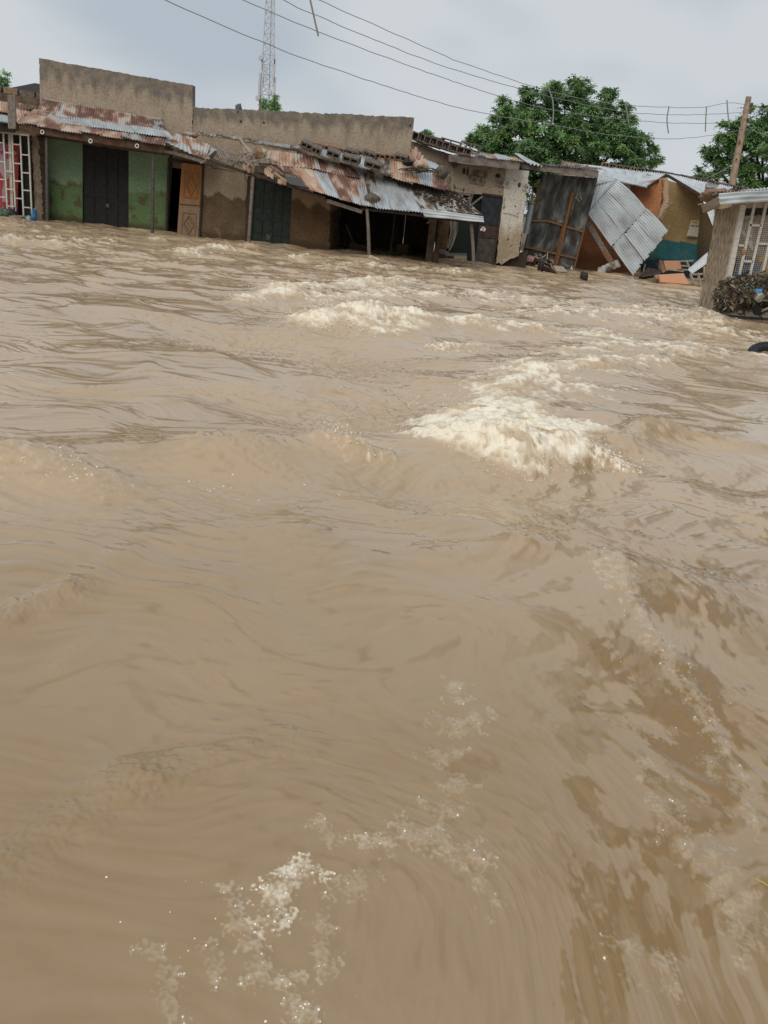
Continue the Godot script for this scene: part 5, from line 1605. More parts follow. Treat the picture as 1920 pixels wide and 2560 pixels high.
func build_collapsed_house() -> void:
	var h := thing("collapsed_house", "broken open house with orange and teal rooms under a fallen iron roof", "house")
	var s := new_st()
	# rooms seen through the missing front
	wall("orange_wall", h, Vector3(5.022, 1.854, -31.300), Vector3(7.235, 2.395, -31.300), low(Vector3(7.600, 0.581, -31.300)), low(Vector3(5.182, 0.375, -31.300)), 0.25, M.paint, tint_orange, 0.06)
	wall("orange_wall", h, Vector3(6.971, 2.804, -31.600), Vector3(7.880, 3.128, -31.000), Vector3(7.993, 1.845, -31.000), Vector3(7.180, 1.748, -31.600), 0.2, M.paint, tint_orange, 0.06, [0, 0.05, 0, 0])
	s = new_st()
	tube(s, [Vector3(7.897, 3.102, -30.950), Vector3(7.977, 2.899, -30.950), Vector3(7.989, 2.706, -30.950), Vector3(8.086, 2.444, -30.950), Vector3(8.049, 2.167, -30.950), Vector3(7.992, 1.846, -30.950)], [0.10, 0.09, 0.11, 0.10, 0.12, 0.10], 7)
	done(s, "broken_edge", mat(lin(0.42, 0.29, 0.19), 0.95, null, 1.0, M.plaster.heightmap_texture, 3.0), h)
	wall("yellow_wall", h, Vector3(7.642, 3.246, -32.300), Vector3(9.916, 2.858, -32.300), low(Vector3(10.396, 0.480, -32.300)), low(Vector3(8.170, 0.243, -32.300)), 0.25, M.paint, tint_yellow, 0.05)
	wall("side_room_wall", h, Vector3(9.713, 2.815, -32.100), Vector3(9.699, 2.725, -30.000), low(Vector3(10.054, 0.523, -30.000)), low(Vector3(10.157, 0.384, -32.100)), 0.2, M.paint, tint_yellow, 0.06, [0, 0, 0, 0.03])
	s = new_st()
	slab(s, Vector3(5.270, 3.079, -35.500), Vector3(13.161, 3.195, -35.500), low(Vector3(13.720, 0.986, -35.500)), low(Vector3(5.622, 1.039, -35.500)), Vector3(0, 0, -0.25))
	slab(s, Vector3(4.810, 2.565, -31.600), Vector3(5.403, 2.685, -35.500), low(Vector3(5.760, 0.628, -35.500)), low(Vector3(5.127, 0.735, -31.600)), Vector3(0.2, 0, 0))
	done(s, "back_wall", M.mud_wall, h)
	# the roof that still stands
	sheet_row("roof_sheet", h, Vector3(5.070, 3.385, -33.500), Vector3(6.272, 3.364, -33.500), Vector3(6.321, 2.875, -30.600), Vector3(5.610, 2.664, -30.400), [M.zinc_new, M.zinc_new], 9.0, 0.02, 0.03)
	sheet_row("roof_sheet", h, Vector3(6.203, 3.378, -33.500), Vector3(7.206, 3.357, -33.500), Vector3(7.016, 2.776, -30.700), Vector3(6.300, 2.880, -30.600), [M.zinc_new, M.zinc_new], 9.0, 0.02, 0.03)
	sheet_row("roof_sheet", h, Vector3(7.072, 3.358, -33.300), Vector3(8.304, 3.330, -32.600), Vector3(7.327, 2.758, -30.700), Vector3(6.768, 2.789, -30.700), [M.zinc_new, M.zinc_new], 9.0, 0.02, 0.03)
	sheet_row("roof_sheet", h, Vector3(8.501, 3.358, -33.200), Vector3(9.535, 3.259, -33.200), Vector3(9.211, 2.698, -31.000), Vector3(8.716, 3.005, -31.600), [M.zinc_new, M.zinc_new], 8.0, 0.02, 0.04)
	sheet_row("roof_sheet", h, Vector3(9.445, 3.270, -33.200), Vector3(10.899, 3.173, -33.200), Vector3(9.405, 2.659, -30.800), Vector3(9.162, 2.732, -31.000), [M.zinc_new, M.zinc_dirty, M.zinc_new], 7.0, 0.02, 0.04)
	sheet("roof_sheet", h, Vector3(9.138, 2.748, -31.000), Vector3(9.598, 2.525, -30.600), Vector3(9.574, 2.177, -30.400), Vector3(9.593, 1.791, -30.400), 4.0, 0.02, M.zinc_new, 0.0, 0.03)
	s = new_st()
	beam(s, Vector3(7.356, 2.774, -30.750), Vector3(8.049, 3.225, -31.400), 0.06, 0.09)
	beam(s, Vector3(8.069, 3.227, -31.400), Vector3(9.271, 2.685, -31.050), 0.06, 0.09)
	beam(s, Vector3(9.837, 2.183, -31.900), Vector3(9.982, 0.883, -31.900), 0.05, 0.06, Vector3.BACK)
	done(s, "rafter", M.wood_dark, h)
	# splintered lath along the break
	for q in [[Vector3(8.219, 2.412, -30.700), Vector3(8.051, 2.168, -30.800)], [Vector3(8.148, 1.661, -30.300), Vector3(8.131, 1.609, -30.300)], [Vector3(8.075, 2.151, -30.800), Vector3(7.925, 1.881, -30.800)], [Vector3(9.088, 2.424, -30.800), Vector3(9.224, 2.462, -30.800)], [Vector3(8.168, 1.702, -30.300), Vector3(8.148, 1.525, -30.300)]]:
		s = new_st()
		beam(s, q[0], q[1], 0.035, 0.035)
		done(s, "splinter", M.wood_pale, h)
	# block course along the ridge
	var a: Vector3 = Vector3(6.313, 3.462, -33.800)
	var e: Vector3 = Vector3(11.905, 3.104, -33.800)
	var n := 22
	var along := (e - a).normalized()
	var bas := Basis(along, Vector3(-along.y, along.x, 0), Vector3.BACK)
	for k in n:
		hollow_block("block", M.block if k % 4 else M.block_red, h, a.lerp(e, (k + 0.5) / n) + Vector3(0, rng.randf_range(-0.012, 0.012) + 0.06 * sin(PI * k / n), 0), bas, Vector3((e - a).length() / n * 0.96, 0.17, 0.24))
	s = new_st()
	var crumb := [Vector3(4.617, 3.366, -31.500), Vector3(4.984, 3.357, -31.500), Vector3(5.334, 3.340, -31.500), Vector3(5.767, 3.284, -31.500)]
	wall("wall_fragment", h, crumb[0], crumb[3] + Vector3(0, -0.02, 0), crumb[3] + Vector3(0, -0.22, 0), crumb[0] + Vector3(0, -0.72, 0), 0.4, M.plaster, tint_rubble, 0.05, [0.22, 0.05, 0, 0.08], 0.03)

	# the fallen roof: one stiff piece of sheets still nailed together, one thing
	var f := thing("fallen_roof", "large grey corrugated roof section slid down onto the water", "roof section")
	var A: Vector3 = Vector3(5.537, 2.579, -30.300)
	var B: Vector3 = Vector3(6.289, 2.888, -30.500)
	var C: Vector3 = Vector3(8.168, 1.499, -30.200)
	var D: Vector3 = Vector3(8.089, 1.179, -30.000)
	var E: Vector3 = Vector3(7.165, 0.039, -29.600)
	var F: Vector3 = Vector3(5.377, 1.762, -29.800)
	var G := F.lerp(E, 0.52)
	var H := B.lerp(C, 0.56)
	# two courses down the slope, three sheets across
	for k in 3:
		var t0 := k / 3.0 - (0.01 if k else 0.0)
		var t1 := (k + 1) / 3.0
		var o := Vector3(0, 0, 0.012 * (k % 2))
		sheet("roof_sheet", f, F.lerp(B, t0) + o, F.lerp(B, t1) + o, G.lerp(H, t1) + o, G.lerp(H, t0) + o, 7.0, 0.045, M.zinc_new, -0.02 - 0.03 * k, 0.0)
		sheet("roof_sheet", f, G.lerp(H, t0) + o * 2.0 + Vector3(0, 0.03, 0.03), G.lerp(H, t1) + o * 2.0 + Vector3(0, 0.03, 0.03), E.lerp(C, t1) + o, E.lerp(C, t0) + o, 7.0, 0.045, M.zinc_new, 0.03 - 0.04 * k, 0.14)
	sheet("roof_sheet", f, A, B + Vector3(0, 0, -0.02), F.lerp(B, 0.6) + Vector3(0, 0, -0.02), F + Vector3(0, 0, -0.02), 7.0, 0.036, M.zinc_new, 0.0, 0.0)
	s = new_st()
	beam(s, Vector3(5.345, 1.664, -29.950), Vector3(6.373, 0.399, -29.650), 0.17, 0.09, Vector3.BACK)
	done(s, "edge_board", M.wood_grey, f)
	s = new_st()
	beam(s, Vector3(6.065, 0.711, -29.620), Vector3(6.359, 0.376, -29.560), 0.13, 0.02, Vector3.BACK)
	done(s, "rust_flashing", M.rust_bar, f)
	s = new_st()
	beam(s, G + Vector3(0, -0.06, -0.08), H + Vector3(0, -0.06, -0.08), 0.06, 0.08)
	beam(s, Vector3(7.497, 0.429, -29.700), low(Vector3(7.435, 0.028, -29.700)), 0.04, 0.05)
	done(s, "batten", M.wood_grey, f)
	var small := sheet("iron_sheet", null, Vector3(5.969, 0.178, -29.550), Vector3(6.544, 0.504, -29.500), Vector3(6.663, 0.302, -29.400), low(Vector3(5.962, 0.059, -29.400), -0.05), 5.0, 0.02, M.zinc_dirty)
	tag(small, "small bent iron sheet lying under the fallen roof's left corner", "iron sheet")
	var other := sheet("iron_sheet", null, Vector3(9.136, 1.028, -28.900), Vector3(9.169, 0.730, -28.700), Vector3(8.705, 0.343, -28.600), Vector3(8.575, 0.458, -28.700), 4.0, 0.022, M.zinc_new, 0.0, 0.03)
	tag(other, "grey iron sheet leaning on the debris beside the kiosk", "iron sheet")
	# calendar on the teal and yellow wall
	var c := thing("wall_calendar", "paper calendar with a yellow heading hanging on the yellow wall", "calendar")
	s = new_st()
	slab(s, Vector3(9.392, 1.944, -32.200), Vector3(9.701, 1.960, -32.200), Vector3(9.712, 1.417, -32.150), Vector3(9.331, 1.410, -32.150), Vector3(0, 0, -0.015))
	done(s, "sheet", mat(lin(0.50, 0.47, 0.40), 0.9), c)
	for q in [[Vector3(9.426, 1.915, -32.190), Vector3(9.629, 1.919, -32.190), Vector3(9.623, 1.828, -32.190), Vector3(9.433, 1.825, -32.190), Color(0.42, 0.33, 0.05)], [Vector3(9.409, 1.785, -32.180), Vector3(9.538, 1.787, -32.180), Vector3(9.547, 1.689, -32.180), Vector3(9.399, 1.690, -32.180), Color(0.22, 0.16, 0.15)], [Vector3(9.560, 1.789, -32.180), Vector3(9.680, 1.793, -32.180), Vector3(9.687, 1.687, -32.180), Vector3(9.564, 1.690, -32.180), Color(0.30, 0.13, 0.10)], [Vector3(9.392, 1.631, -32.170), Vector3(9.637, 1.624, -32.170), Vector3(9.636, 1.607, -32.170), Vector3(9.391, 1.615, -32.170), Color(0.25, 0.25, 0.24)], [Vector3(9.394, 1.532, -32.160), Vector3(9.639, 1.525, -32.160), Vector3(9.637, 1.512, -32.160), Vector3(9.392, 1.520, -32.160), Color(0.25, 0.25, 0.24)], [Vector3(9.345, 1.445, -32.150), Vector3(9.645, 1.443, -32.150), Vector3(9.645, 1.426, -32.150), Vector3(9.344, 1.428, -32.150), Color(0.25, 0.25, 0.24)]]:
		s = new_st()
		slab(s, q[0], q[1], q[2], q[3], Vector3(0, 0, -0.012))
		done(s, "print", mat((q[4] as Color).linear_to_srgb(), 0.9), c)


func build_kiosk() -> void:
	var k := thing("caged_kiosk", "tilting roadside kiosk of muddy ribbed iron with a white barred front", "kiosk")
	var s := new_st()
	var TL: Vector3 = Vector3(6.365, 2.060, -20.200)
	var TR: Vector3 = Vector3(6.243, 2.177, -18.350)
	var BR := low(Vector3(6.305, -0.030, -18.350), -0.2)
	var BL := low(Vector3(6.471, 0.017, -20.200), -0.2)
	sheet("side_sheet", k, TL, TL.lerp(TR, 0.52), BL.lerp(BR, 0.52), BL, 4.5, 0.032, M.clad_side, 0.0, 0.02)
	sheet("side_sheet", k, TL.lerp(TR, 0.50), TR, BR, BL.lerp(BR, 0.50), 4.5, 0.032, M.clad_side, 0.0, 0.02)
	s = new_st()
	beam(s, TR + Vector3(0.03, 0, 0.03), BR + Vector3(0.03, 0, 0.03), 0.09, 0.09, Vector3.BACK)
	done(s, "corner_post", M.white_bar, k)
	# the front cage lies in a plane a little in front of the posts
	var o: Vector3 = Vector3(5.650, 2.197, -18.300)
	var ux: Vector3 = (Vector3(5.763, 2.209, -18.300) - o) / 100.0
	var uy: Vector3 = (Vector3(5.674, 2.090, -18.300) - o) / 100.0
	var at := func(x: float, y: float, out := 0.0) -> Vector3:
		return o + ux * x + uy * y + Vector3(0, 0, out)
	for b in [[720, 60, 470, 1320], [915, 50, 650, 1330], [1110, 40, 850, 1390], [1310, 30, 1050, 1400], [1510, 20, 1250, 1410]]:
		s = new_st()
		beam(s, at.call(b[0], b[1]), at.call(b[2], b[3]), 0.05, 0.04, Vector3.BACK)
		done(s, "bar", M.white_bar, k)
	for b in [[640, 425, 830, 432], [460, 770, 565, 778], [540, 1045, 700, 1055], [790, 740, 960, 748], [280, 1328, 860, 1345], [860, 1345, 1300, 1360], [980, 420, 1200, 430]]:
		s = new_st()
		beam(s, at.call(b[0], b[1]), at.call(b[2], b[3]), 0.04, 0.04)
		done(s, "rail", M.white_bar, k)
	s = new_st()
	for i in 34:
		var x0 := 560.0 + i * 36.0
		tube(s, [at.call(x0, 380, -0.03), at.call(x0 - 205.0, 1330, -0.03)], [0.003], 4)
	for j in 27:
		var y0 := 390.0 + j * 35.0
		tube(s, [at.call(560.0 - j * 7.5, y0, -0.03), at.call(1560.0 - j * 7.5, y0 + 14.0, -0.03)], [0.003], 4)
	done(s, "wire_mesh", M.white_bar, k)
	# whitewashed base boards
	s = new_st()
	slab(s, at.call(120, 1880, 0.05), at.call(1400, 1990, 0.05), at.call(1390, 2100, 0.05), at.call(110, 2010, 0.05), Vector3(0, 0, -0.08))
	done(s, "base_board", M.cloth, k)
	s = new_st()
	beam(s, at.call(160, 2015, 0.05), at.call(1390, 2110, 0.05), 0.05, 0.05)
	done(s, "sill", M.wood_dark, k)
	for i in 16:
		s = new_st()
		var x := 90.0 + i * 52.0
		beam(s, at.call(x + 30.0, 1700 + i * 6.0, 0.04), at.call(x, 1910 + i * 6.0, 0.04), 0.035, 0.02, Vector3.BACK)
		done(s, "slat", M.white_bar, k)
	# roof of ribbed iron with a timber edge, seen from its low side
	sheet("roof_edge", k, Vector3(5.646, 2.106, -17.750), Vector3(5.620, 2.312, -17.900), Vector3(7.072, 2.556, -17.900), Vector3(7.062, 2.359, -17.750), 2.5, 0.03, M.zinc, 0.0, 0.0)
	sheet_row("roof_sheet", k, Vector3(6.279, 2.359, -20.600), Vector3(8.124, 2.755, -20.600), Vector3(7.080, 2.557, -17.920), Vector3(5.626, 2.317, -17.920), [M.zinc_dirty, M.zinc, M.zinc], 8.0, 0.018)
	s = new_st()
	slab(s, Vector3(6.180, 2.141, -20.700), Vector3(5.651, 2.269, -17.950), Vector3(5.701, 2.118, -17.950), Vector3(6.254, 1.996, -20.700), Vector3(0.06, 0, 0))
	done(s, "barge_board", M.wood_pale, k)
	for q in [[Vector3(6.197, 2.324, -20.400), Vector3(0.4, 0.22, 0.3)], [Vector3(6.182, 2.371, -20.000), Vector3(0.5, 0.2, 0.3)], [Vector3(6.164, 2.403, -19.600), Vector3(0.4, 0.16, 0.3)]]:
		done_lump(q[0], q[1], "mud_clod", M.block_red, k, 0.5, q[0].x)
	s = new_st()
	slab(s, Vector3(6.473, 2.095, -20.500), Vector3(8.196, 2.326, -20.500), Vector3(8.236, 2.175, -20.500), Vector3(6.508, 1.942, -20.500), Vector3(0, 0, -0.05))
	slab(s, Vector3(6.509, 1.095, -20.500), Vector3(8.465, 1.303, -20.500), low(Vector3(8.603, 0.778, -20.500)), low(Vector3(6.641, 0.015, -20.500)), Vector3(0, 0, -0.05))
	done(s, "back_board", M.wood_dark, k)
	# things inside
	s = new_st()
	box(s, at.call(700, 1200, -0.42), Vector3(0.46, 0.36, 0.34), Basis(Vector3.BACK, -0.1), 0.01)
	for q in [-0.15, 0.0, 0.15]:
		beam(s, at.call(700, 1200, -0.245) + Vector3(q, -0.17, 0), at.call(700, 1200, -0.245) + Vector3(q, 0.17, 0), 0.02, 0.02, Vector3.BACK)
	tag(done(s, "plastic_crate", M.blue), "blue plastic crate standing inside the barred kiosk", "crate")
	s = new_st()
	box(s, at.call(1030, 1220, -0.42), Vector3(0.42, 0.48, 0.34), Basis(Vector3.BACK, -0.1), 0.01)
	for q in [-0.2, 0.2]:
		beam(s, at.call(1030, 1220, -0.245) + Vector3(-0.2, q, 0), at.call(1030, 1220, -0.245) + Vector3(0.2, q, 0), 0.02, 0.02)
	tag(done(s, "plastic_crate", M.yellow), "yellow plastic crate inside the kiosk right of the blue one", "crate")
	s = new_st()
	for q in [[[470, 380], [530, 380], [490, 760], [420, 770]], [[555, 450], [665, 580], [640, 640], [545, 520]], [[640, 640], [760, 700], [790, 870], [730, 820]], [[820, 780], [870, 830], [810, 860]], [[690, 350], [770, 340], [760, 640], [720, 650]]]:
		var pts := []
		for p in q:
			pts.append(at.call(p[0], p[1], -0.25))
		prism(s, pts, Vector3(0, 0, -0.012))
	tag(done(s, "torn_paper", M.white), "torn white packaging strips caught behind the kiosk's wire mesh", "packaging")
	s = new_st()
	beam(s, at.call(690, 330, -0.2), at.call(860, 255, -0.2), 0.04, 0.03)
	tag(done(s, "loose_lath", M.wood_pale), "pale loose lath wedged across the top of the kiosk bars", "lath")
	s = new_st()
	tube(s, [at.call(530, 830, 0.03), at.call(540, 880, 0.04), at.call(520, 930, 0.03)], [0.03, 0.05, 0.02], 6)
	tag(done(s, "rag", M.card), "orange brown rag tied to a kiosk bar", "rag")
	debris_heap(at)


func debris_heap(at: Callable) -> void:
	# leaves, bags and stalks packed against the cage
	var leaf := new_st()
	leaf.set_smooth_group(0)
	quad(leaf, Vector3(-0.5, 0, 0), Vector3(-0.1, 0.28, 0.12), Vector3(0.15, 0.05, 0.16), Vector3(0, -0.25, 0.03))
	quad(leaf, Vector3(0.15, 0.05, 0.16), Vector3(-0.1, 0.28, 0.12), Vector3(0.3, 0.26, 0.02), Vector3(0.55, -0.02, -0.06))
	leaf.generate_normals()
	var m := mat(Color.WHITE, 0.85)
	m.vertex_color_use_as_albedo = true
	var mm := MultiMesh.new()
	mm.transform_format = MultiMesh.TRANSFORM_3D
	mm.use_colors = true
	mm.mesh = leaf.commit()
	mm.instance_count = 2600
	var tones := [Color(0.08, 0.055, 0.035), Color(0.13, 0.10, 0.065), Color(0.20, 0.16, 0.11), Color(0.26, 0.22, 0.16), Color(0.045, 0.05, 0.045), Color(0.03, 0.028, 0.026), Color(0.07, 0.085, 0.06)]
	var core := new_st()
	for i in 2600:
		var x := rng.randf_range(90, 1250)
		var top := 1290.0 + 190.0 * smoothstep(420, 120, x) + 26.0 * sin(x * 0.02) - 14.0 * sin(x * 0.051)
		var y := lerpf(top, 1960.0 + 0.06 * x, pow(rng.randf(), 0.85))
		if y > 1780.0 and rng.randf() < 0.55:
			y = rng.randf_range(top, 1780.0)
		var bulge := 0.34 * sin(clampf((y - top) / 620.0, 0.0, 1.0) * PI) * smoothstep(60, 300, x) + 0.03
		var p: Vector3 = at.call(x - (y - 1300.0) * 0.12, y, bulge * rng.randf_range(0.75, 1.05))
		var size := 0.05 + 0.20 * pow(rng.randf(), 2.0)
		var b := Basis.from_euler(Vector3(rng.randf_range(-1.2, 1.2), rng.randf_range(-1.4, 1.4), rng.randf() * TAU)) * Basis.from_scale(Vector3(size, size * rng.randf_range(0.25, 0.8), size))
		mm.set_instance_transform(i, Transform3D(b, p))
		var k := n_fbm.get_noise_2d(p.x * 4.0, p.y * 5.0)
		mm.set_instance_color(i, tones[clampi(int(3.0 + k * 7.0 + rng.randf_range(-1.6, 1.6)), 0, 6)] * rng.randf_range(0.75, 1.2))
	var o := MultiMeshInstance3D.new()
	o.name = "flood_debris"
	o.multimesh = mm
	o.material_override = m
	add_child(o, true)
	tag(o, "heap of dead leaves and rags packed against the kiosk front", "debris", "", "stuff")
	var g := []
	for j in 9:
		var row := []
		for i in 13:
			var x := 130.0 + i * 95.0
			var y := 1330.0 + 60.0 * smoothstep(420, 120, x) + j * 70.0
			row.append(at.call(x - (y - 1300.0) * 0.12, y, 0.26 * sin((j + 0.5) / 9.0 * PI) * smoothstep(60, 320, x)))
		g.append(row)
	core.set_smooth_group(0)
	for j in 8:
		for i in 12:
			quad(core, g[j][i], g[j][i + 1], g[j + 1][i + 1], g[j + 1][i])
	core.set_smooth_group(-1)
	for i in 90:
		var x := rng.randf_range(120, 1200)
		var y := rng.randf_range(1340, 1900)
		var p: Vector3 = at.call(x, y, 0.30 * sin(clampf((y - 1300.0) / 620.0, 0.05, 1.0) * PI) + 0.05)
		beam(core, p, p + Vector3(rng.randf_range(-0.22, 0.22), rng.randf_range(-0.14, 0.14), rng.randf_range(-0.03, 0.08)), rng.randf_range(0.006, 0.016), 0.008)
	tag(done(core, "flood_debris", M.wood_dark), "dark matted core of the leaf heap against the kiosk", "debris", "", "stuff")
	var s := new_st()
	box(s, at.call(690, 1535, 0.40), Vector3(0.13, 0.075, 0.04), Basis(Vector3.BACK, 0.1), 0.008)
	box(s, at.call(690, 1548, 0.428), Vector3(0.10, 0.02, 0.012), Basis(Vector3.BACK, 0.1), 0.002)
	tag(done(s, "food_packet", mat(lin(0.08, 0.26, 0.50), 0.4)), "bright blue packet stuck in the leaf heap against the kiosk", "packet")
	var cup := thing("plastic_tub", "pale round plastic tub with red and green print in the leaf heap", "tub")
	s = new_st()
	tube(s, [at.call(700, 1640, 0.36), at.call(725, 1665, 0.42)], [0.10, 0.088], 14)
	done(s, "bowl", mat(lin(0.34, 0.32, 0.28), 0.4), cup)
	for q in [[650, 1610, Color(0.35, 0.08, 0.07)], [690, 1665, Color(0.04, 0.22, 0.11)]]:
		s = new_st()
		box(s, at.call(q[0] + 20, q[1] + 5, 0.418), Vector3(0.09, 0.03, 0.012), Basis(Vector3.BACK, 0.25), 0.004)
		done(s, "print", mat((q[2] as Color).linear_to_srgb(), 0.4), cup)
	s = new_st()
	prism(s, [at.call(590, 1840, 0.40), at.call(700, 1800, 0.42), at.call(770, 1900, 0.40), at.call(740, 1990, 0.34), at.call(640, 1960, 0.34)], Vector3(0, 0, -0.05))
	tag(done(s, "plastic_bag", M.rubber), "torn black plastic bag low in the leaf heap at the kiosk", "plastic bag")
	s = new_st()
	prism(s, [at.call(740, 1900, 0.42), at.call(800, 1840, 0.44), at.call(940, 1790, 0.44), at.call(830, 1870, 0.42)], Vector3(0, 0, -0.03))
	tag(done(s, "board_scrap", M.cloth), "pale wedge of board sticking out of the kiosk leaf heap", "board")


# ---------------------------------------------------------------- trees, mast, pole and wires

func leaf_clump(leaves: int, length: float, width: float, seed_: int) -> ArrayMesh:
	# a spray of drooping feathered leaves round one twig end
	var r := RandomNumberGenerator.new()
	r.seed = seed_
	var s := SurfaceTool.new()
	s.begin(Mesh.PRIMITIVE_TRIANGLES)
	s.set_smooth_group(-1)
	for k in leaves:
		var az := TAU * k / leaves + r.randf() * 0.7
		var el := r.randf_range(-0.35, 0.9)
		var d := Vector3(cos(az) * cos(el), sin(el), sin(az) * cos(el))
		var side := d.cross(Vector3.UP).normalized()
		var l := length * r.randf_range(0.65, 1.1)
		var spine := [Vector3.ZERO, d * l * 0.35, d * l * 0.7 + Vector3(0, -0.08 * l, 0), d * l * 0.95 + Vector3(0, -0.28 * l, 0)]
		for q in 3:
			# pairs of leaflets along the spine
			var a: Vector3 = spine[q]
			var b: Vector3 = spine[q + 1]
			for e in [-1.0, 1.0]:
				var tip: Vector3 = b + side * e * width * (1.0 - 0.22 * q) + Vector3(0, -width * 0.35, 0)
				s.add_vertex(a)
				s.add_vertex(tip if e > 0 else b)
				s.add_vertex(b if e > 0 else tip)
	s.generate_normals()
	return s.commit()


func tree(called: String, label: String, base: Vector3, lobes: Array, density: float, seed_: int, size := 1.0, tone := 1.0) -> void:
	# lobes: [centre, radius] of the boughs' leafy ends
	var t := thing(called, label, "tree", "", base)
	var r := RandomNumberGenerator.new()
	r.seed = seed_
	var s := new_st()
	var mid := Vector3.ZERO
	for l in lobes:
		mid += l[0]
	mid /= lobes.size()
	var fork := Vector3(base.x * 0.6 + mid.x * 0.4, lerpf(base.y, mid.y, 0.45), mid.z) - base
	tube(s, [Vector3(0, -0.5, 0), Vector3(0.08, fork.y * 0.5, 0), fork], [0.30 * size, 0.24 * size, 0.20 * size], 9)
	for l in lobes:
		var e: Vector3 = l[0] - base
		tube(s, [fork, fork.lerp(e, 0.5) + Vector3(0, -0.15, 0), e], [0.14 * size, 0.08 * size, 0.03 * size], 6)
	done(s, "trunk", M.bark, t)
	var spots := []
	var cols := []
	for l in lobes:
		var rad: float = l[1]
		var n := int(density * rad * rad)
		var puffs := []
		for k in maxi(4, int(15.0 * rad)):
			var e := Vector3(r.randfn(), r.randfn(), r.randfn()).normalized()
			puffs.append([e * rad * r.randf_range(0.45, 1.22), r.randf_range(0.10, 0.27) * minf(rad, 1.3) + 0.04])
		for k in n:
			var q: Array = puffs[r.randi() % puffs.size()]
			var d := Vector3(r.randfn(), r.randfn(), r.randfn()).normalized()
			var p: Vector3 = l[0] - base + q[0] + d * q[1] * sqrt(r.randf()) * Vector3(1.25, 0.8, 1.25)
			if r.randf() < 0.08:
				p = l[0] - base + d * rad * r.randf_range(0.3, 0.85)
			var sc := r.randf_range(0.7, 1.25) * size
			var tw := Basis.from_euler(Vector3(r.randf_range(-0.5, 0.5), r.randf() * TAU, r.randf_range(-0.5, 0.5))).scaled(Vector3.ONE * sc)
			spots.append(Transform3D(tw, p))
			var young := smoothstep(0.1, 0.5, n_fbm.get_noise_3dv((p + base) * 0.8 + Vector3(3, 3, 3)))
			var c := Vector3(0.155, 0.265, 0.112).lerp(Vector3(0.29, 0.42, 0.12), young * r.randf_range(0.3, 1.0)) * r.randf_range(0.7, 1.25) * tone
			cols.append(Color(c.x, c.y, c.z))
	var mm := MultiMesh.new()
	mm.transform_format = MultiMesh.TRANSFORM_3D
	mm.use_colors = true
	mm.mesh = leaf_clump(12, 0.36, 0.075, seed_)
	mm.instance_count = spots.size()
	for k in spots.size():
		mm.set_instance_transform(k, spots[k])
		mm.set_instance_color(k, cols[k])
	var lm := StandardMaterial3D.new()
	lm.albedo_color = Color.WHITE
	lm.vertex_color_use_as_albedo = true
	lm.roughness = 0.6
	lm.metallic_specular = 0.3
	lm.backlight_enabled = true
	lm.backlight = Color(0.5, 0.55, 0.35)
	var o := MultiMeshInstance3D.new()
	o.name = "crown"
	o.multimesh = mm
	o.material_override = lm
	t.add_child(o, true)
	o.set_meta("kind", "stuff")


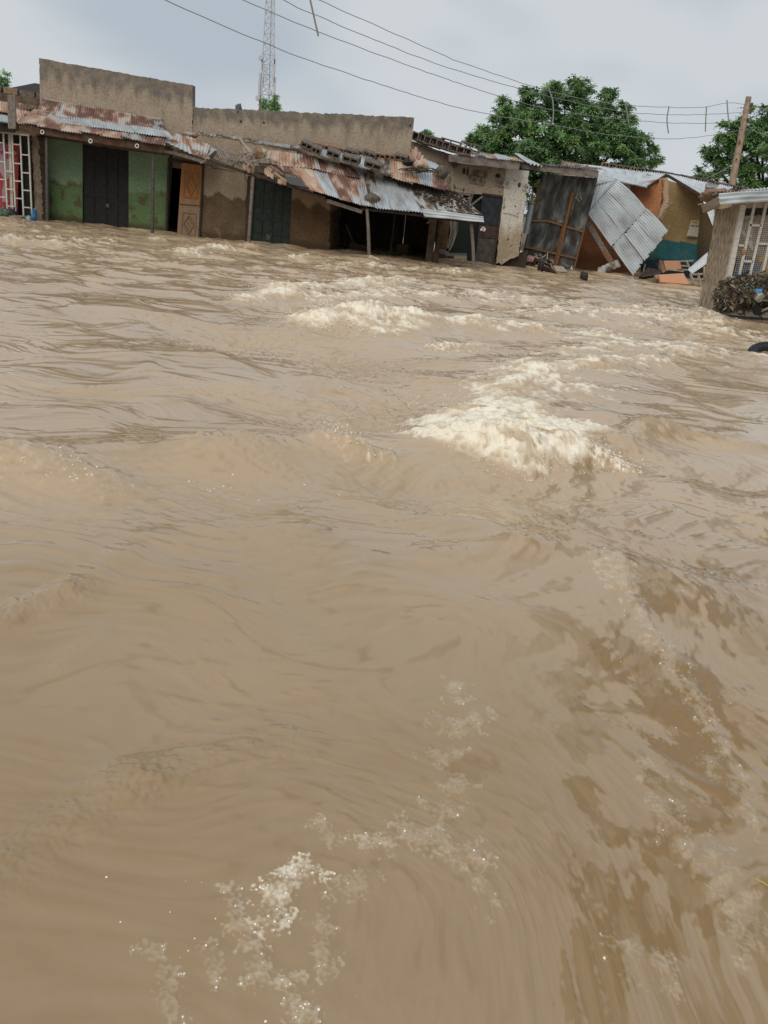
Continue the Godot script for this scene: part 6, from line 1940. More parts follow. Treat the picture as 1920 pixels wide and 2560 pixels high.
func build_trees() -> void:
	var k := 45.0 / 2200.0
	var big := []
	for q in [[Vector3(6.243, 6.521, -45.000), 46], [Vector3(5.761, 6.828, -45.500), 22], [Vector3(4.970, 6.278, -44.500), 36], [Vector3(6.828, 7.124, -46.000), 28], [Vector3(4.065, 5.637, -44.600), 46], [Vector3(5.067, 5.212, -43.200), 72], [Vector3(7.107, 6.097, -44.400), 60], [Vector3(8.351, 6.017, -45.000), 44], [Vector3(8.054, 6.630, -45.500), 24], [Vector3(6.805, 4.700, -42.800), 86], [Vector3(9.045, 5.165, -44.000), 54], [Vector3(9.975, 4.917, -44.600), 36], [Vector3(3.530, 4.616, -44.200), 56], [Vector3(2.880, 4.628, -45.500), 26], [Vector3(3.365, 3.729, -44.000), 50], [Vector3(5.080, 3.864, -43.000), 80], [Vector3(8.601, 4.164, -43.600), 70], [Vector3(10.249, 4.367, -44.500), 36], [Vector3(10.859, 4.572, -45.000), 14], [Vector3(2.592, 4.593, -46.000), 18], [Vector3(9.136, 6.395, -45.500), 15], [Vector3(6.833, 3.195, -43.000), 80], [Vector3(5.089, 2.672, -43.000), 80], [Vector3(3.483, 6.039, -45.000), 16]]:
		big.append([q[0], q[1] * k])
	tree("neem_tree", "large dark green spreading tree rising behind the white shop", Vector3(7.2, 0, -45), big, 150.0, 11)
	var right := []
	for q in [[Vector3(16.059, 6.852, -48.000), 34], [Vector3(15.119, 6.208, -48.000), 38], [Vector3(16.278, 6.082, -47.000), 60], [Vector3(15.420, 5.177, -47.000), 56], [Vector3(14.625, 5.325, -48.000), 34], [Vector3(14.322, 4.450, -48.000), 32], [Vector3(14.234, 4.169, -48.500), 22], [Vector3(16.706, 4.818, -46.000), 70], [Vector3(15.367, 4.159, -47.000), 56], [Vector3(14.181, 5.303, -48.500), 14], [Vector3(17.466, 7.177, -48.000), 60], [Vector3(18.129, 5.364, -47.000), 90], [Vector3(14.053, 4.643, -49.000), 10]]:
		right.append([q[0], q[1] * k])
	tree("neem_tree", "green tree behind the wooden utility pole at the right edge", Vector3(19.0, 0, -48), right, 150.0, 12)
	var small := []
	for q in [[Vector3(-7.194, 4.612, -42.000), 9], [Vector3(-7.153, 4.824, -42.000), 7], [Vector3(-7.110, 4.989, -42.000), 5], [Vector3(-6.843, 4.647, -42.000), 11], [Vector3(-6.786, 4.861, -42.000), 9], [Vector3(-6.745, 5.057, -42.000), 7], [Vector3(-6.719, 5.203, -42.000), 4], [Vector3(-6.603, 4.751, -42.000), 8], [Vector3(-7.329, 4.517, -42.000), 6], [Vector3(-6.934, 4.396, -42.000), 20]]:
		small.append([q[0], q[1] * 42.0 / 2200.0])
	tree("sapling", "small bright green tree showing above the low parapet beside the mast", Vector3(-6.8, 0, -42), small, 700.0, 13, 0.5, 1.5)
	var tuft := []
	for q in [[Vector3(0.026, 4.255, -40.000), 9], [Vector3(-0.222, 4.075, -40.000), 10], [Vector3(0.190, 4.148, -40.000), 8], [Vector3(-0.035, 3.923, -40.000), 14]]:
		tuft.append([q[0], q[1] * 40.0 / 2200.0])
	tree("sapling", "little green tree tip above the block course right of the parapet", Vector3(0.4, 0, -40), tuft, 600.0, 14, 0.6, 1.2)
	var edge := []
	for q in [[Vector3(-19.685, 4.878, -44.000), 14], [Vector3(-20.153, 4.748, -44.000), 30], [Vector3(-19.586, 4.604, -44.000), 10], [Vector3(-20.464, 4.046, -44.000), 40]]:
		edge.append([q[0], q[1] * 44.0 / 2200.0])
	tree("sapling", "grey green tree tip at the left edge above the gabled roof", Vector3(-22.0, 0, -44), edge, 300.0, 15, 0.8, 1.3)


func build_mast() -> void:
	var m := thing("lattice_mast", "pale steel lattice telecom mast rising behind the low parapet", "telecom mast")
	var z := -92.0
	var bl: Vector3 = Vector3(-16.130, 7.440, -92.000)
	var br: Vector3 = Vector3(-14.538, 7.601, -92.000)
	var tl: Vector3 = Vector3(-15.847, 17.518, -92.000)
	var tr: Vector3 = Vector3(-15.348, 17.566, -92.000)
	var up := 1.5
	tl = bl.lerp(tl, up)
	tr = br.lerp(tr, up)
	var wb := (br - bl).length()
	var wt := maxf((tr - tl).length(), 0.5)
	var legs := []
	var mb := (bl + br) * 0.5
	var mt := Vector3(-15.597, 17.542, -92.000)
	mt = mb.lerp(mt, up)
	mb = mb + (mb - mt) * (mb.y / (mt.y - mb.y))
	wb *= 1.15
	for q in [[-0.5, 0.29], [0.5, 0.29], [0.0, -0.58]]:
		legs.append([mb + Vector3(q[0] * wb, 0, q[1] * wb), mt + Vector3(q[0] * wt, 0, q[1] * wt)])
	for l in legs:
		var s := new_st()
		tube(s, [l[0], l[1]], [0.055, 0.04], 6)
		done(s, "leg", M.mast, m)
	var n := 26
	for k in n:
		var a := float(k) / n
		var b := float(k + 1) / n
		for e in 3:
			var p: Array = legs[e]
			var q: Array = legs[(e + 1) % 3]
			var s := new_st()
			tube(s, [p[0].lerp(p[1], a), q[0].lerp(q[1], b)], [0.018], 4)
			tube(s, [q[0].lerp(q[1], a), p[0].lerp(p[1], b)], [0.018], 4)
			tube(s, [p[0].lerp(p[1], b), q[0].lerp(q[1], b)], [0.016], 4)
			done(s, "brace", M.mast, m)
	# antennas and dishes on the lower half that shows
	for q in [[Vector3(-15.984, 12.357, -91.400), 1.5, 0.16], [Vector3(-15.855, 11.222, -91.400), 1.7, 0.18], [Vector3(-16.124, 10.328, -91.400), 2.0, 0.2], [Vector3(-15.535, 11.230, -91.200), 1.4, 0.15], [Vector3(-14.808, 11.614, -91.400), 2.0, 0.18], [Vector3(-14.685, 9.890, -91.400), 2.4, 0.18], [Vector3(-15.858, 10.187, -91.200), 1.6, 0.15], [Vector3(-14.838, 12.613, -91.400), 0.9, 0.08]]:
		var s := new_st()
		box(s, q[0], Vector3(q[2], q[1], 0.14))
		beam(s, q[0] + Vector3(0, 0, -0.1), q[0] + Vector3(0.25 if q[0].x < mb.x else -0.25, 0, -0.3), 0.05, 0.05)
		done(s, "antenna", M.mast, m)
	for q in [Vector3(-16.075, 12.577, -91.300), Vector3(-16.202, 9.144, -91.300), Vector3(-15.090, 9.683, -91.200)]:
		var s := new_st()
		tube(s, [q, q + Vector3(0, 0, 0.18)], [0.24, 0.2], 12)
		done(s, "dish", M.mast, m)
	var s := new_st()
	tube(s, [Vector3(-16.029, 9.474, -91.500), Vector3(-15.977, 7.415, -91.500)], [0.10, 0.12], 6)
	done(s, "cable_run", M.mast_red, m)


func build_pole_and_wires() -> void:
	var p := thing("utility_pole", "leaning wooden utility pole in front of the right tree", "utility pole")
	var s := new_st()
	var top: Vector3 = Vector3(11.313, 6.285, -35.000)
	var bot: Vector3 = Vector3(11.405, 3.294, -35.000)
	var foot := bot + (bot - top) * ((bot.y + 0.4) / (top.y - bot.y))
	tube(s, [top + (top - bot) * 0.002, top.lerp(bot, 0.5), foot], [0.095, 0.115, 0.16], 10)
	done(s, "pole", M.pole, p)
	for q in [Vector3(11.440, 6.027, -34.900), Vector3(11.455, 5.792, -34.900), Vector3(11.433, 5.527, -34.900), Vector3(11.471, 5.133, -34.900)]:
		s = new_st()
		tube(s, [q + Vector3(0, -0.06, 0), q + Vector3(0, 0.0, 0.02), q + Vector3(0, 0.06, 0)], [0.04, 0.055, 0.035], 8)
		done(s, "insulator", M.steel_post, p)
	for q in [Vector3(11.318, 4.200, -34.860), Vector3(11.296, 4.778, -34.860)]:
		s = new_st()
		box(s, q, Vector3(0.05, 0.06, 0.03))
		done(s, "nail_plate", M.steel_post, p)
	# four slack wires coming down from upper left, tied apart by sticks; nearer at the left
	var paths := [
		[Vector3(520, -128, 0), Vector3(797, 0, 0), Vector3(930, 62, 0), Vector3(1100, 134, 0), Vector3(1164, 160, 0), Vector3(1377, 229, 0), Vector3(1530, 259, 0), Vector3(1668, 268, 0), Vector3(1762, 268, 0), Vector3(1817, 257, 0), Vector3(1868, 262, 0)],
	]
	var w1 := [Vector3(-5.273, 5.639, -17.000), Vector3(-4.146, 5.548, -19.000), Vector3(-2.608, 5.426, -21.500), Vector3(0.139, 5.224, -25.500), Vector3(0.853, 5.144, -26.200), Vector3(3.497, 4.981, -28.500), Vector3(5.640, 5.037, -30.200), Vector3(7.785, 5.315, -32.000), Vector3(9.394, 5.605, -33.400), Vector3(10.344, 5.915, -34.200), Vector3(11.375, 6.030, -35.000)]
	var w2 := [Vector3(-5.271, 5.323, -17.000), Vector3(-4.324, 5.225, -18.500), Vector3(-3.234, 5.195, -20.600), Vector3(-2.687, 5.125, -21.400), Vector3(0.171, 4.965, -25.500), Vector3(3.520, 4.844, -28.500), Vector3(6.131, 4.893, -30.600), Vector3(8.234, 5.156, -32.300), Vector3(9.742, 5.443, -33.600), Vector3(11.403, 5.796, -35.000)]
	var w3 := [Vector3(-5.269, 5.031, -17.000), Vector3(-4.563, 4.954, -18.000), Vector3(-3.853, 4.926, -19.500), Vector3(-3.232, 4.869, -20.500), Vector3(-2.560, 4.815, -21.500), Vector3(0.207, 4.685, -25.500), Vector3(2.982, 4.508, -28.000), Vector3(5.369, 4.605, -30.000), Vector3(7.884, 4.853, -32.000), Vector3(9.835, 5.160, -33.600), Vector3(10.659, 5.323, -34.300), Vector3(11.422, 5.600, -35.000)]
	var w4 := [Vector3(-5.431, 4.422, -15.000), Vector3(-5.085, 4.398, -16.000), Vector3(-4.691, 4.370, -17.000), Vector3(-3.465, 4.280, -20.000), Vector3(-2.556, 4.201, -21.500), Vector3(0.284, 4.071, -25.500), Vector3(2.117, 4.057, -27.200), Vector3(3.643, 4.111, -28.500), Vector3(5.295, 4.125, -29.800), Vector3(7.202, 4.281, -31.400), Vector3(7.933, 4.368, -32.000), Vector3(9.262, 4.621, -33.100), Vector3(10.731, 5.017, -34.300), Vector3(11.422, 5.241, -35.000)]
	var names := ["topmost of the four slack wires crossing the sky to the pole", "second wire from the top crossing the sky to the pole", "third wire from the top, kinked and knotted, crossing the sky", "lowest wire crossing the sky in front of the large tree"]
	var k := 0
	for w in [w1, w2, w3, w4]:
		var curve := Curve3D.new()
		for i in w.size():
			var tan: Vector3 = (w[mini(i + 1, w.size() - 1)] - w[maxi(i - 1, 0)]) / 6.0
			curve.add_point(w[i], -tan, tan)
		curve.bake_interval = 0.35
		var pts := []
		for q in curve.get_baked_points():
			pts.append(q + Vector3(0, 0.012 * n_soft.get_noise_2d(q.x * 2.2, k * 9.0), 0))
		s = new_st()
		tube(s, pts, [0.0085], 5)
		tag(done(s, "overhead_wire", M.wire), names[k], "wire", "wires to the pole")
		k += 1
	var st := [
		[[Vector3(3.297, 5.134, -28.100), Vector3(3.423, 4.929, -28.100), Vector3(3.537, 4.732, -28.100), Vector3(3.612, 4.425, -28.100), Vector3(3.643, 4.137, -28.100)], "leftmost spacer stick across the wires, before the large tree"],
		[[Vector3(5.965, 5.087, -29.900), Vector3(6.076, 4.831, -29.900), Vector3(6.202, 4.507, -29.900)], "spacer stick on the wires at the large tree's right shoulder"],
		[[Vector3(7.789, 5.318, -31.800), Vector3(7.794, 4.992, -31.800), Vector3(7.844, 4.788, -31.800), Vector3(7.947, 4.516, -31.800)], "bent spacer stick hanging from the wires right of the large tree"],
		[[Vector3(9.391, 5.608, -33.200), Vector3(9.454, 5.212, -33.200), Vector3(9.528, 4.826, -33.200)], "straight spacer stick hanging from the wires, second from the pole"],
		[[Vector3(10.267, 5.977, -34.000), Vector3(10.378, 5.623, -34.000), Vector3(10.528, 5.193, -34.000)], "spacer stick on the wires nearest to the pole"],
		[[Vector3(-2.871, 5.637, -21.400), Vector3(-2.780, 5.390, -21.400), Vector3(-2.695, 5.141, -21.400), Vector3(-2.552, 4.719, -21.400)], "pale spacer stick on the wires at the top of the sky"],
	]
	for q in st:
		s = new_st()
		tube(s, q[0], [0.02 if q[0].size() != 4 or q[0][0].z < -25.0 else 0.022], 6)
		tag(done(s, "spacer_stick", M.stick if q[0][0].z > -25.0 else M.wire), q[1], "stick", "sticks that keep the wires apart")
	for q in [[[Vector3(11.465, 6.047, -35.000), Vector3(11.467, 5.846, -34.000), Vector3(11.491, 5.411, -32.000)], "wire leaving the pole top to the right edge"], [[Vector3(11.499, 5.352, -35.000), Vector3(11.520, 5.069, -34.000), Vector3(11.671, 4.707, -32.000)], "lower service wire leaving the pole to the right edge"], [[Vector3(11.294, 4.045, -35.000), Vector3(10.777, 3.709, -34.600), Vector3(10.179, 3.416, -34.200)], "service wire running down left from the pole to the roof"]]:
		s = new_st()
		tube(s, q[0], [0.012], 5)
		tag(done(s, "service_wire", M.wire), q[1], "wire", "wires to the pole")


# ---------------------------------------------------------------- loads on the roofs and flotsam

func build_roof_loads() -> void:
	var s := new_st()
	beam(s, Vector3(-10.768, 3.072, -24.720), Vector3(-10.694, 2.253, -24.520), 0.20, 0.06, Vector3.BACK)
	tag(done(s, "plank", M.wood_grey), "upright grey plank standing on the left roof edge", "plank")
	var proto: MeshInstance3D = null
	var tilt := Basis(Vector3.BACK, -0.12)
	var upper := [[Vector3(-2.985, 2.733, -25.900), 0.30, 1], [Vector3(-2.840, 2.710, -25.900), 0.30, 1], [Vector3(-2.679, 2.688, -25.900), 0.30, 1], [Vector3(-2.456, 2.675, -25.900), 0.32, 1], [Vector3(-2.199, 2.649, -25.900), 0.32, 1], [Vector3(-1.932, 2.618, -25.850), 0.42, 0], [Vector3(-1.672, 2.632, -25.900), 0.32, 1], [Vector3(-1.453, 2.625, -25.850), 0.42, 0], [Vector3(-1.162, 2.625, -25.900), 0.36, 1], [Vector3(-0.876, 2.625, -25.900), 0.36, 1], [Vector3(-0.589, 2.628, -25.850), 0.42, 0]]
	var lower := [[Vector3(-3.135, 2.672, -25.600), 0.34], [Vector3(-2.866, 2.576, -25.450), 0.26], [Vector3(-2.392, 2.521, -25.350), 0.36], [Vector3(-1.890, 2.427, -25.200), 0.46], [Vector3(-1.305, 2.347, -25.150), 0.46]]
	var ord := ["first", "second", "third", "fourth", "fifth", "sixth", "seventh", "eighth", "ninth", "tenth", "eleventh", "twelfth", "thirteenth"]
	var k := 0
	for q in upper:
		var b := hollow_block("cement_block", M.block_red if q[2] else M.block, null, q[0] + Vector3(0, 0.03, 0), Basis(Vector3.BACK, -0.13 + rng.randf_range(-0.10, 0.10)) * Basis(Vector3.UP, rng.randf_range(-0.25, 0.25)) * Basis(Vector3.RIGHT, 0.4), Vector3(q[1] * rng.randf_range(0.8, 1.0), 0.14, 0.2))
		tag(b, "%s %s hollow block from the left along the parapet's foot" % [ord[k], "reddish" if q[2] else "grey"], "cement block", "blocks holding down the awning roof")
		k += 1
	k = 0
	for q in lower:
		var b := hollow_block("cement_block", M.block, null, q[0] + Vector3(0, 0.03, 0), Basis(Vector3.BACK, -0.16 + rng.randf_range(-0.14, 0.14)) * Basis(Vector3.UP, rng.randf_range(-0.3, 0.3)) * Basis(Vector3.RIGHT, 0.45), Vector3(q[1], 0.17, 0.22))
		tag(b, "%s grey hollow block from the left in the lower row on the awning" % ord[k], "cement block", "blocks holding down the awning roof")
		k += 1
	# the row along the white shop's roof
	var row0: Vector3 = Vector3(-0.140, 3.310, -28.100)
	var row1: Vector3 = Vector3(1.151, 3.067, -27.700)
	for i in 8:
		var b := hollow_block("cement_block", M.block, null, row0.lerp(row1, i / 7.0) + Vector3(0, 0.02 * (i % 2), 0), Basis(Vector3.BACK, -0.27 + 0.02 * i), Vector3(0.55 if i < 7 else 0.45, 0.24 - 0.006 * i, 0.26))
		tag(b, "%s hollow block from the left in the row on the white shop's roof" % ord[i], "cement block", "blocks along the white shop roof")
	var back := [[Vector3(-0.204, 3.417, -29.200), 0.5, "long dark block lying behind the row, nearest the parapet"], [Vector3(0.333, 3.348, -28.900), 0.5, "hollow block standing behind the middle of the white shop's row"], [Vector3(0.774, 3.316, -28.800), 0.62, "see through hollow block raised behind the row on the white shop"], [Vector3(1.387, 3.281, -28.800), 0.62, "lone hollow block on the white shop's roof before the tree"]]
	for q in back:
		tag(hollow_block("cement_block", M.block, null, q[0], Basis(Vector3.BACK, -0.15), Vector3(q[1], 0.2, 0.2), q[1] > 0.55), q[2], "cement block", "blocks along the white shop roof")
	# stones
	tag(done_lump(Vector3(-1.226, 1.441, -24.750) + Vector3(0, 0.07, 0.05), Vector3(0.38, 0.27, 0.30), "stone", M.stone, null, 0.3, 5.0), "squared brown stone on the front edge of the awning", "stone")
	tag(done_lump(Vector3(0.554, 2.310, -25.250) + Vector3(0, 0.07, 0.05), Vector3(0.34, 0.36, 0.32), "stone", M.stone, null, 0.35, 9.0), "tall rough stone on the curled sheet near the white shop", "stone")
	tag(done_lump(Vector3(-0.388, 2.458, -25.300) + Vector3(0, 0.07, 0.05), Vector3(0.30, 0.16, 0.3), "stone", M.rubber, null, 0.4, 12.0), "black scorched stone beside the crumpled brown sheet on the awning", "stone")
	tag(done_lump(Vector3(-10.652, 2.827, -25.700), Vector3(0.30, 0.12, 0.25), "stone", M.stone, null, 0.4, 14.0), "flat mossy stone on the left roof, upper one", "stone")
	tag(done_lump(Vector3(-10.603, 2.640, -25.300), Vector3(0.18, 0.10, 0.2), "stone", M.stone, null, 0.4, 17.0), "small stone on the left roof, middle one of three", "stone")
	tag(done_lump(Vector3(-10.195, 2.483, -24.900), Vector3(0.14, 0.09, 0.15), "stone", M.stone, null, 0.4, 19.0), "smallest stone on the left roof, close to its eave", "stone")
	# crumpled brown sheet
	var cr := thing("crumpled_sheet", "crumpled orange brown sheet heaped on the awning before the plaster wall", "metal sheet")
	for q in [[Vector3(-0.435, 2.788, -26.100), Vector3(-0.158, 3.020, -26.300), Vector3(-0.207, 2.632, -25.700), Vector3(-0.293, 2.560, -25.600)], [Vector3(-0.214, 2.949, -26.200), Vector3(0.071, 2.702, -26.000), Vector3(-0.013, 2.585, -25.500), Vector3(-0.234, 2.596, -25.600)], [Vector3(-0.337, 2.527, -25.600), Vector3(0.070, 2.690, -25.700), Vector3(0.139, 2.477, -25.300), Vector3(-0.243, 2.415, -25.300)]]:
		sheet("crumpled_piece", cr, q[0], q[1], q[2], q[3], 3.0, 0.03, M.rust_soft, -0.06, 0.12)
	s = new_st()
	for i in 26:
		var a: Vector3 = Vector3(-0.479, 2.309, -25.200).lerp(Vector3(0.348, 2.409, -25.200), rng.randf()) + Vector3(0, rng.randf_range(-0.05, 0.06), rng.randf_range(-0.15, 0.15))
		beam(s, a, a + Vector3(rng.randf_range(-0.3, 0.3), rng.randf_range(-0.05, 0.05), rng.randf_range(-0.1, 0.1)), 0.03, 0.025)
	tag(done(s, "charred_thatch", M.wood_dark), "dark charred thatch lying round the crumpled sheet on the awning", "thatch", "", "stuff")
	# bundle of sticks
	var bun := thing("stick_bundle", "bundle of thin dry sticks sliding off the broken roof", "sticks")
	for i in 42:
		s = new_st()
		var t := rng.randf()
		var a: Vector3 = Vector3(-5.661, 2.470, -25.500).lerp(Vector3(-5.253, 2.359, -25.500), t) + Vector3(rng.randf_range(-0.05, 0.05), rng.randf_range(-0.05, 0.08), rng.randf_range(-0.1, 0.2))
		var b: Vector3 = Vector3(-5.247, 2.057, -24.750).lerp(Vector3(-4.687, 1.948, -24.750), clampf(t + rng.randf_range(-0.15, 0.2), 0.0, 1.0)) + Vector3(rng.randf_range(-0.1, 0.1), rng.randf_range(-0.02, 0.1), rng.randf_range(-0.05, 0.1))
		tube(s, [a, a.lerp(b, 0.5) + Vector3(0, rng.randf_range(-0.02, 0.03), 0), b], [0.011, 0.013, 0.009], 5)
		done(s, "stick", M.stick, bun)
	for i in 16:
		s = new_st()
		var a: Vector3 = Vector3(-5.056, 2.254, -25.000).lerp(Vector3(-4.700, 2.015, -24.800), rng.randf()) + Vector3(rng.randf_range(-0.15, 0.15), rng.randf_range(-0.1, 0.15), rng.randf_range(-0.1, 0.1))
		tube(s, [a, a + Vector3(rng.randf_range(-0.35, 0.35), rng.randf_range(-0.25, 0.25), rng.randf_range(-0.1, 0.1))], [0.011], 5)
		done(s, "stick", M.stick, bun)
	# broken timbers and plates where the roof has given way
	var planks := [
		[Vector3(-5.088, 2.739, -25.900), Vector3(-4.526, 2.289, -24.950), 0.05, 0.03, M.wood_pale, "pointed pale board standing up out of the broken roof"],
		[Vector3(-4.429, 2.476, -25.000), Vector3(-4.458, 2.021, -24.750), 0.05, 0.05, M.wood_grey, "upright grey stake at the middle of the broken roof"],
		[Vector3(-4.170, 2.404, -25.200), Vector3(-4.278, 2.200, -25.000), 0.04, 0.05, M.wood_grey, "short leaning stake right of the upright stake on the roof"],
		[Vector3(-4.065, 2.086, -24.950), Vector3(-3.600, 1.858, -24.700), 0.05, 0.04, M.wood_grey, "long thin plank lying down the broken roof"],
		[Vector3(-3.777, 1.876, -24.800), Vector3(-3.273, 1.834, -24.750), 0.05, 0.06, M.wood_grey, "thick grey pole lying flat on the dark felt near the eave"],
		[Vector3(-3.856, 1.899, -24.720), Vector3(-3.478, 1.692, -24.550), 0.06, 0.04, M.wood_tan, "tan lath on the eave above the green gate"],
		[Vector3(-3.659, 1.943, -24.950), Vector3(-3.437, 1.956, -24.900), 0.05, 0.06, M.rust_bar, "short rusty bar on the roof above the grey pole"],
		[Vector3(-3.771, 2.125, -25.200), Vector3(-3.660, 1.978, -25.000), 0.06, 0.03, M.wood_pale, "short pale lath on the roof above the rusty bar"],
		[Vector3(-4.087, 1.981, -24.900), Vector3(-3.932, 1.892, -24.750), 0.14, 0.06, M.wood_tan, "stubby tan board at the edge of the broken roof"],
		[Vector3(-5.476, 2.096, -24.850), Vector3(-4.938, 1.964, -24.750), 0.07, 0.06, M.wood_grey, "grey eave batten under the stick bundle"],
		[Vector3(-5.582, 2.108, -24.800), Vector3(-5.468, 2.259, -24.950), 0.06, 0.05, M.wood_dark, "dark broken batten left of the stick bundle"],
		[Vector3(-5.844, 1.931, -24.800), Vector3(-5.688, 2.007, -24.850), 0.05, 0.04, M.wood_grey, "splintered batten end above the orange door"],
	]
	for q in planks:
		s = new_st()
		beam(s, q[0], q[1], q[2], q[3], Vector3(0.1, 0.2, 1.0).normalized())
		tag(done(s, "broken_timber", q[4]), q[5], "timber", "broken timbers on the roof")
	s = new_st()
	prism(s, [Vector3(-5.082, 2.736, -25.850), Vector3(-4.974, 2.625, -25.800), Vector3(-4.661, 2.453, -25.500), Vector3(-4.520, 2.356, -25.300), Vector3(-4.529, 2.174, -25.000), Vector3(-4.791, 2.324, -25.200)], Vector3(0, -0.03, -0.04))
	tag(done(s, "board", M.wood_pale), "wide splintered pale board propped behind the upright stake", "board")
	s = new_st()
	prism(s, [Vector3(-4.360, 2.206, -24.950), Vector3(-4.055, 2.212, -24.950), Vector3(-4.015, 2.112, -24.850), Vector3(-4.301, 2.099, -24.850)], Vector3(0, -0.04, -0.05))
	tag(done(s, "board", M.wood_grey), "flat grey board across the middle of the broken roof", "board")
	s = new_st()
	prism(s, [Vector3(-4.367, 1.981, -24.750), Vector3(-4.105, 1.939, -24.700), Vector3(-4.102, 1.854, -24.600), Vector3(-4.378, 1.860, -24.650)], Vector3(0, -0.05, -0.05))
	tag(done(s, "board", M.wood_dark), "dark brown board hanging at the eave below the upright stake", "board")
	s = new_st()
	prism(s, [Vector3(-4.460, 2.416, -25.200), Vector3(-4.240, 2.372, -25.200), Vector3(-4.235, 2.229, -25.000), Vector3(-4.433, 2.226, -25.000)], Vector3(0, -0.03, -0.04))
	tag(done(s, "rusty_plate", M.rust_bar), "orange rusted plate behind the flat grey board on the roof", "metal plate")
	s = new_st()
	prism(s, [Vector3(-4.353, 2.510, -25.500), Vector3(-4.205, 2.452, -25.400), Vector3(-4.067, 2.424, -25.400), Vector3(-4.063, 2.243, -25.100), Vector3(-4.187, 2.213, -25.100)], Vector3(0, -0.03, -0.04))
	tag(done(s, "fibre_sheet", M.clad), "pale torn fibre sheet left of the rusty awning sheets", "sheet")
	s = new_st()
	prism(s, [Vector3(-3.787, 1.910, -24.850), Vector3(-3.293, 1.892, -24.800), Vector3(-3.113, 1.739, -24.600), Vector3(-2.872, 1.611, -24.450), Vector3(-3.397, 1.658, -24.500)], Vector3(0, -0.02, -0.03))
	tag(done(s, "roofing_felt", M.smoked), "dark grey felt sheet lying slantwise over the eave", "roofing felt")
	for q in [[Vector3(-4.662, 1.938, -24.620), Vector3(-4.476, 1.848, -24.600), "white torn edging at the eave below the stick bundle"], [Vector3(-4.107, 1.887, -24.620), Vector3(-3.839, 1.763, -24.550), "white torn edging at the eave under the stubby tan board"], [Vector3(-3.719, 1.675, -24.500), Vector3(-3.484, 1.665, -24.480), "yellowish torn edging at the eave above the green gate"]]:
		tag(sheet("torn_edging", null, q[0] + Vector3(0, 0.1, -0.05), q[1] + Vector3(0, 0.1, -0.05), q[1] + Vector3(0, -0.06, 0.04), q[0] + Vector3(0, -0.06, 0.04), 5.0, 0.02, M.rust_soft, 0.0, 0.12), q[2], "metal edging")
	s = new_st()
	for i in 26:
		var a: Vector3 = Vector3(-4.884, 2.252, -24.950).lerp(Vector3(-4.466, 2.002, -24.700), rng.randf())
		var d := Vector3(rng.randf_range(-0.3, 0.3), rng.randf_range(-0.2, 0.2), rng.randf_range(-0.1, 0.1))
		beam(s, a, a + d, rng.randf_range(0.02, 0.07), 0.02, Vector3.BACK)
	tag(done(s, "wood_splinters", M.wood_pale), "jumble of pale wood splinters between the stick bundle and the upright stake", "splinters", "", "stuff")
	# wreck of two wooden chair frames
	var fr := [[[Vector3(0.940, 2.168, -26.200), Vector3(1.006, 1.717, -26.200)], [Vector3(0.956, 2.048, -26.200), Vector3(1.244, 2.002, -26.200)], [Vector3(0.984, 1.929, -26.200), Vector3(1.228, 1.878, -26.200)], [Vector3(1.242, 2.093, -26.200), Vector3(1.193, 1.829, -26.200)], [Vector3(1.018, 1.749, -26.200), Vector3(1.200, 1.676, -26.200)], [Vector3(1.022, 1.841, -26.200), Vector3(1.214, 1.830, -26.100)]], [[Vector3(1.195, 1.934, -26.000), Vector3(1.185, 1.644, -26.000)], [Vector3(1.199, 1.904, -26.000), Vector3(1.476, 1.888, -26.000)], [Vector3(1.491, 2.010, -26.000), Vector3(1.408, 1.606, -26.000)], [Vector3(1.185, 1.644, -26.000), Vector3(1.419, 1.592, -26.000)], [Vector3(1.257, 1.713, -26.000), Vector3(1.448, 1.854, -26.000)], [Vector3(1.188, 1.797, -26.000), Vector3(1.431, 1.746, -26.000)]]]
	var cl := ["left of two broken wooden chair frames on the awning's right corner", "right and front one of two broken chair frames on the awning corner"]
	for i in 2:
		var c := thing("broken_chair", cl[i], "chair", "chair frames on the awning")
		for e in fr[i]:
			s = new_st()
			beam(s, e[0], e[1], 0.05, 0.045, Vector3.BACK)
			done(s, "rung", M.wood_grey, c)
	# slabs and litter on the right part of the awning
	for q in [[Vector3(0.406, 1.654, -24.950), Vector3(0.629, 1.590, -24.850), "narrow grey slab on the dirty right part of the awning"], [Vector3(-0.999, 2.076, -25.600), Vector3(-0.416, 1.986, -25.500), "dark ridge board lying across the upper awning"]]:
		s = new_st()
		beam(s, q[0], q[1], 0.10, 0.05)
		tag(done(s, "board", M.wood_grey if q[2].begins_with("narrow") else M.wood_dark), q[2], "board")
	var mm := MultiMesh.new()
	mm.transform_format = MultiMesh.TRANSFORM_3D
	var chip := BoxMesh.new()
	chip.size = Vector3(1, 0.35, 0.5)
	mm.mesh = chip
	mm.instance_count = 420
	for i in 420:
		var u := pow(rng.randf(), 0.8)
		var v := rng.randf()
		var p: Vector3 = Vector3(-1.117, 2.120, -25.720).lerp(Vector3(1.002, 1.884, -25.650), u).lerp(Vector3(0.588, 1.475, -24.600).lerp(Vector3(1.653, 1.406, -24.500), u), v * v) + Vector3(0, 0.03, 0)
		var sc := rng.randf_range(0.03, 0.10)
		mm.set_instance_transform(i, Transform3D(Basis.from_euler(Vector3(0.5, rng.randf() * TAU, rng.randf_range(-0.3, 0.3))).scaled(Vector3.ONE * sc), p))
	var o := MultiMeshInstance3D.new()
	o.name = "roof_litter"
	o.multimesh = mm
	o.material_override = M.wood_dark
	add_child(o, true)
	tag(o, "dark rotten litter scattered over the right part of the awning", "litter", "", "stuff")


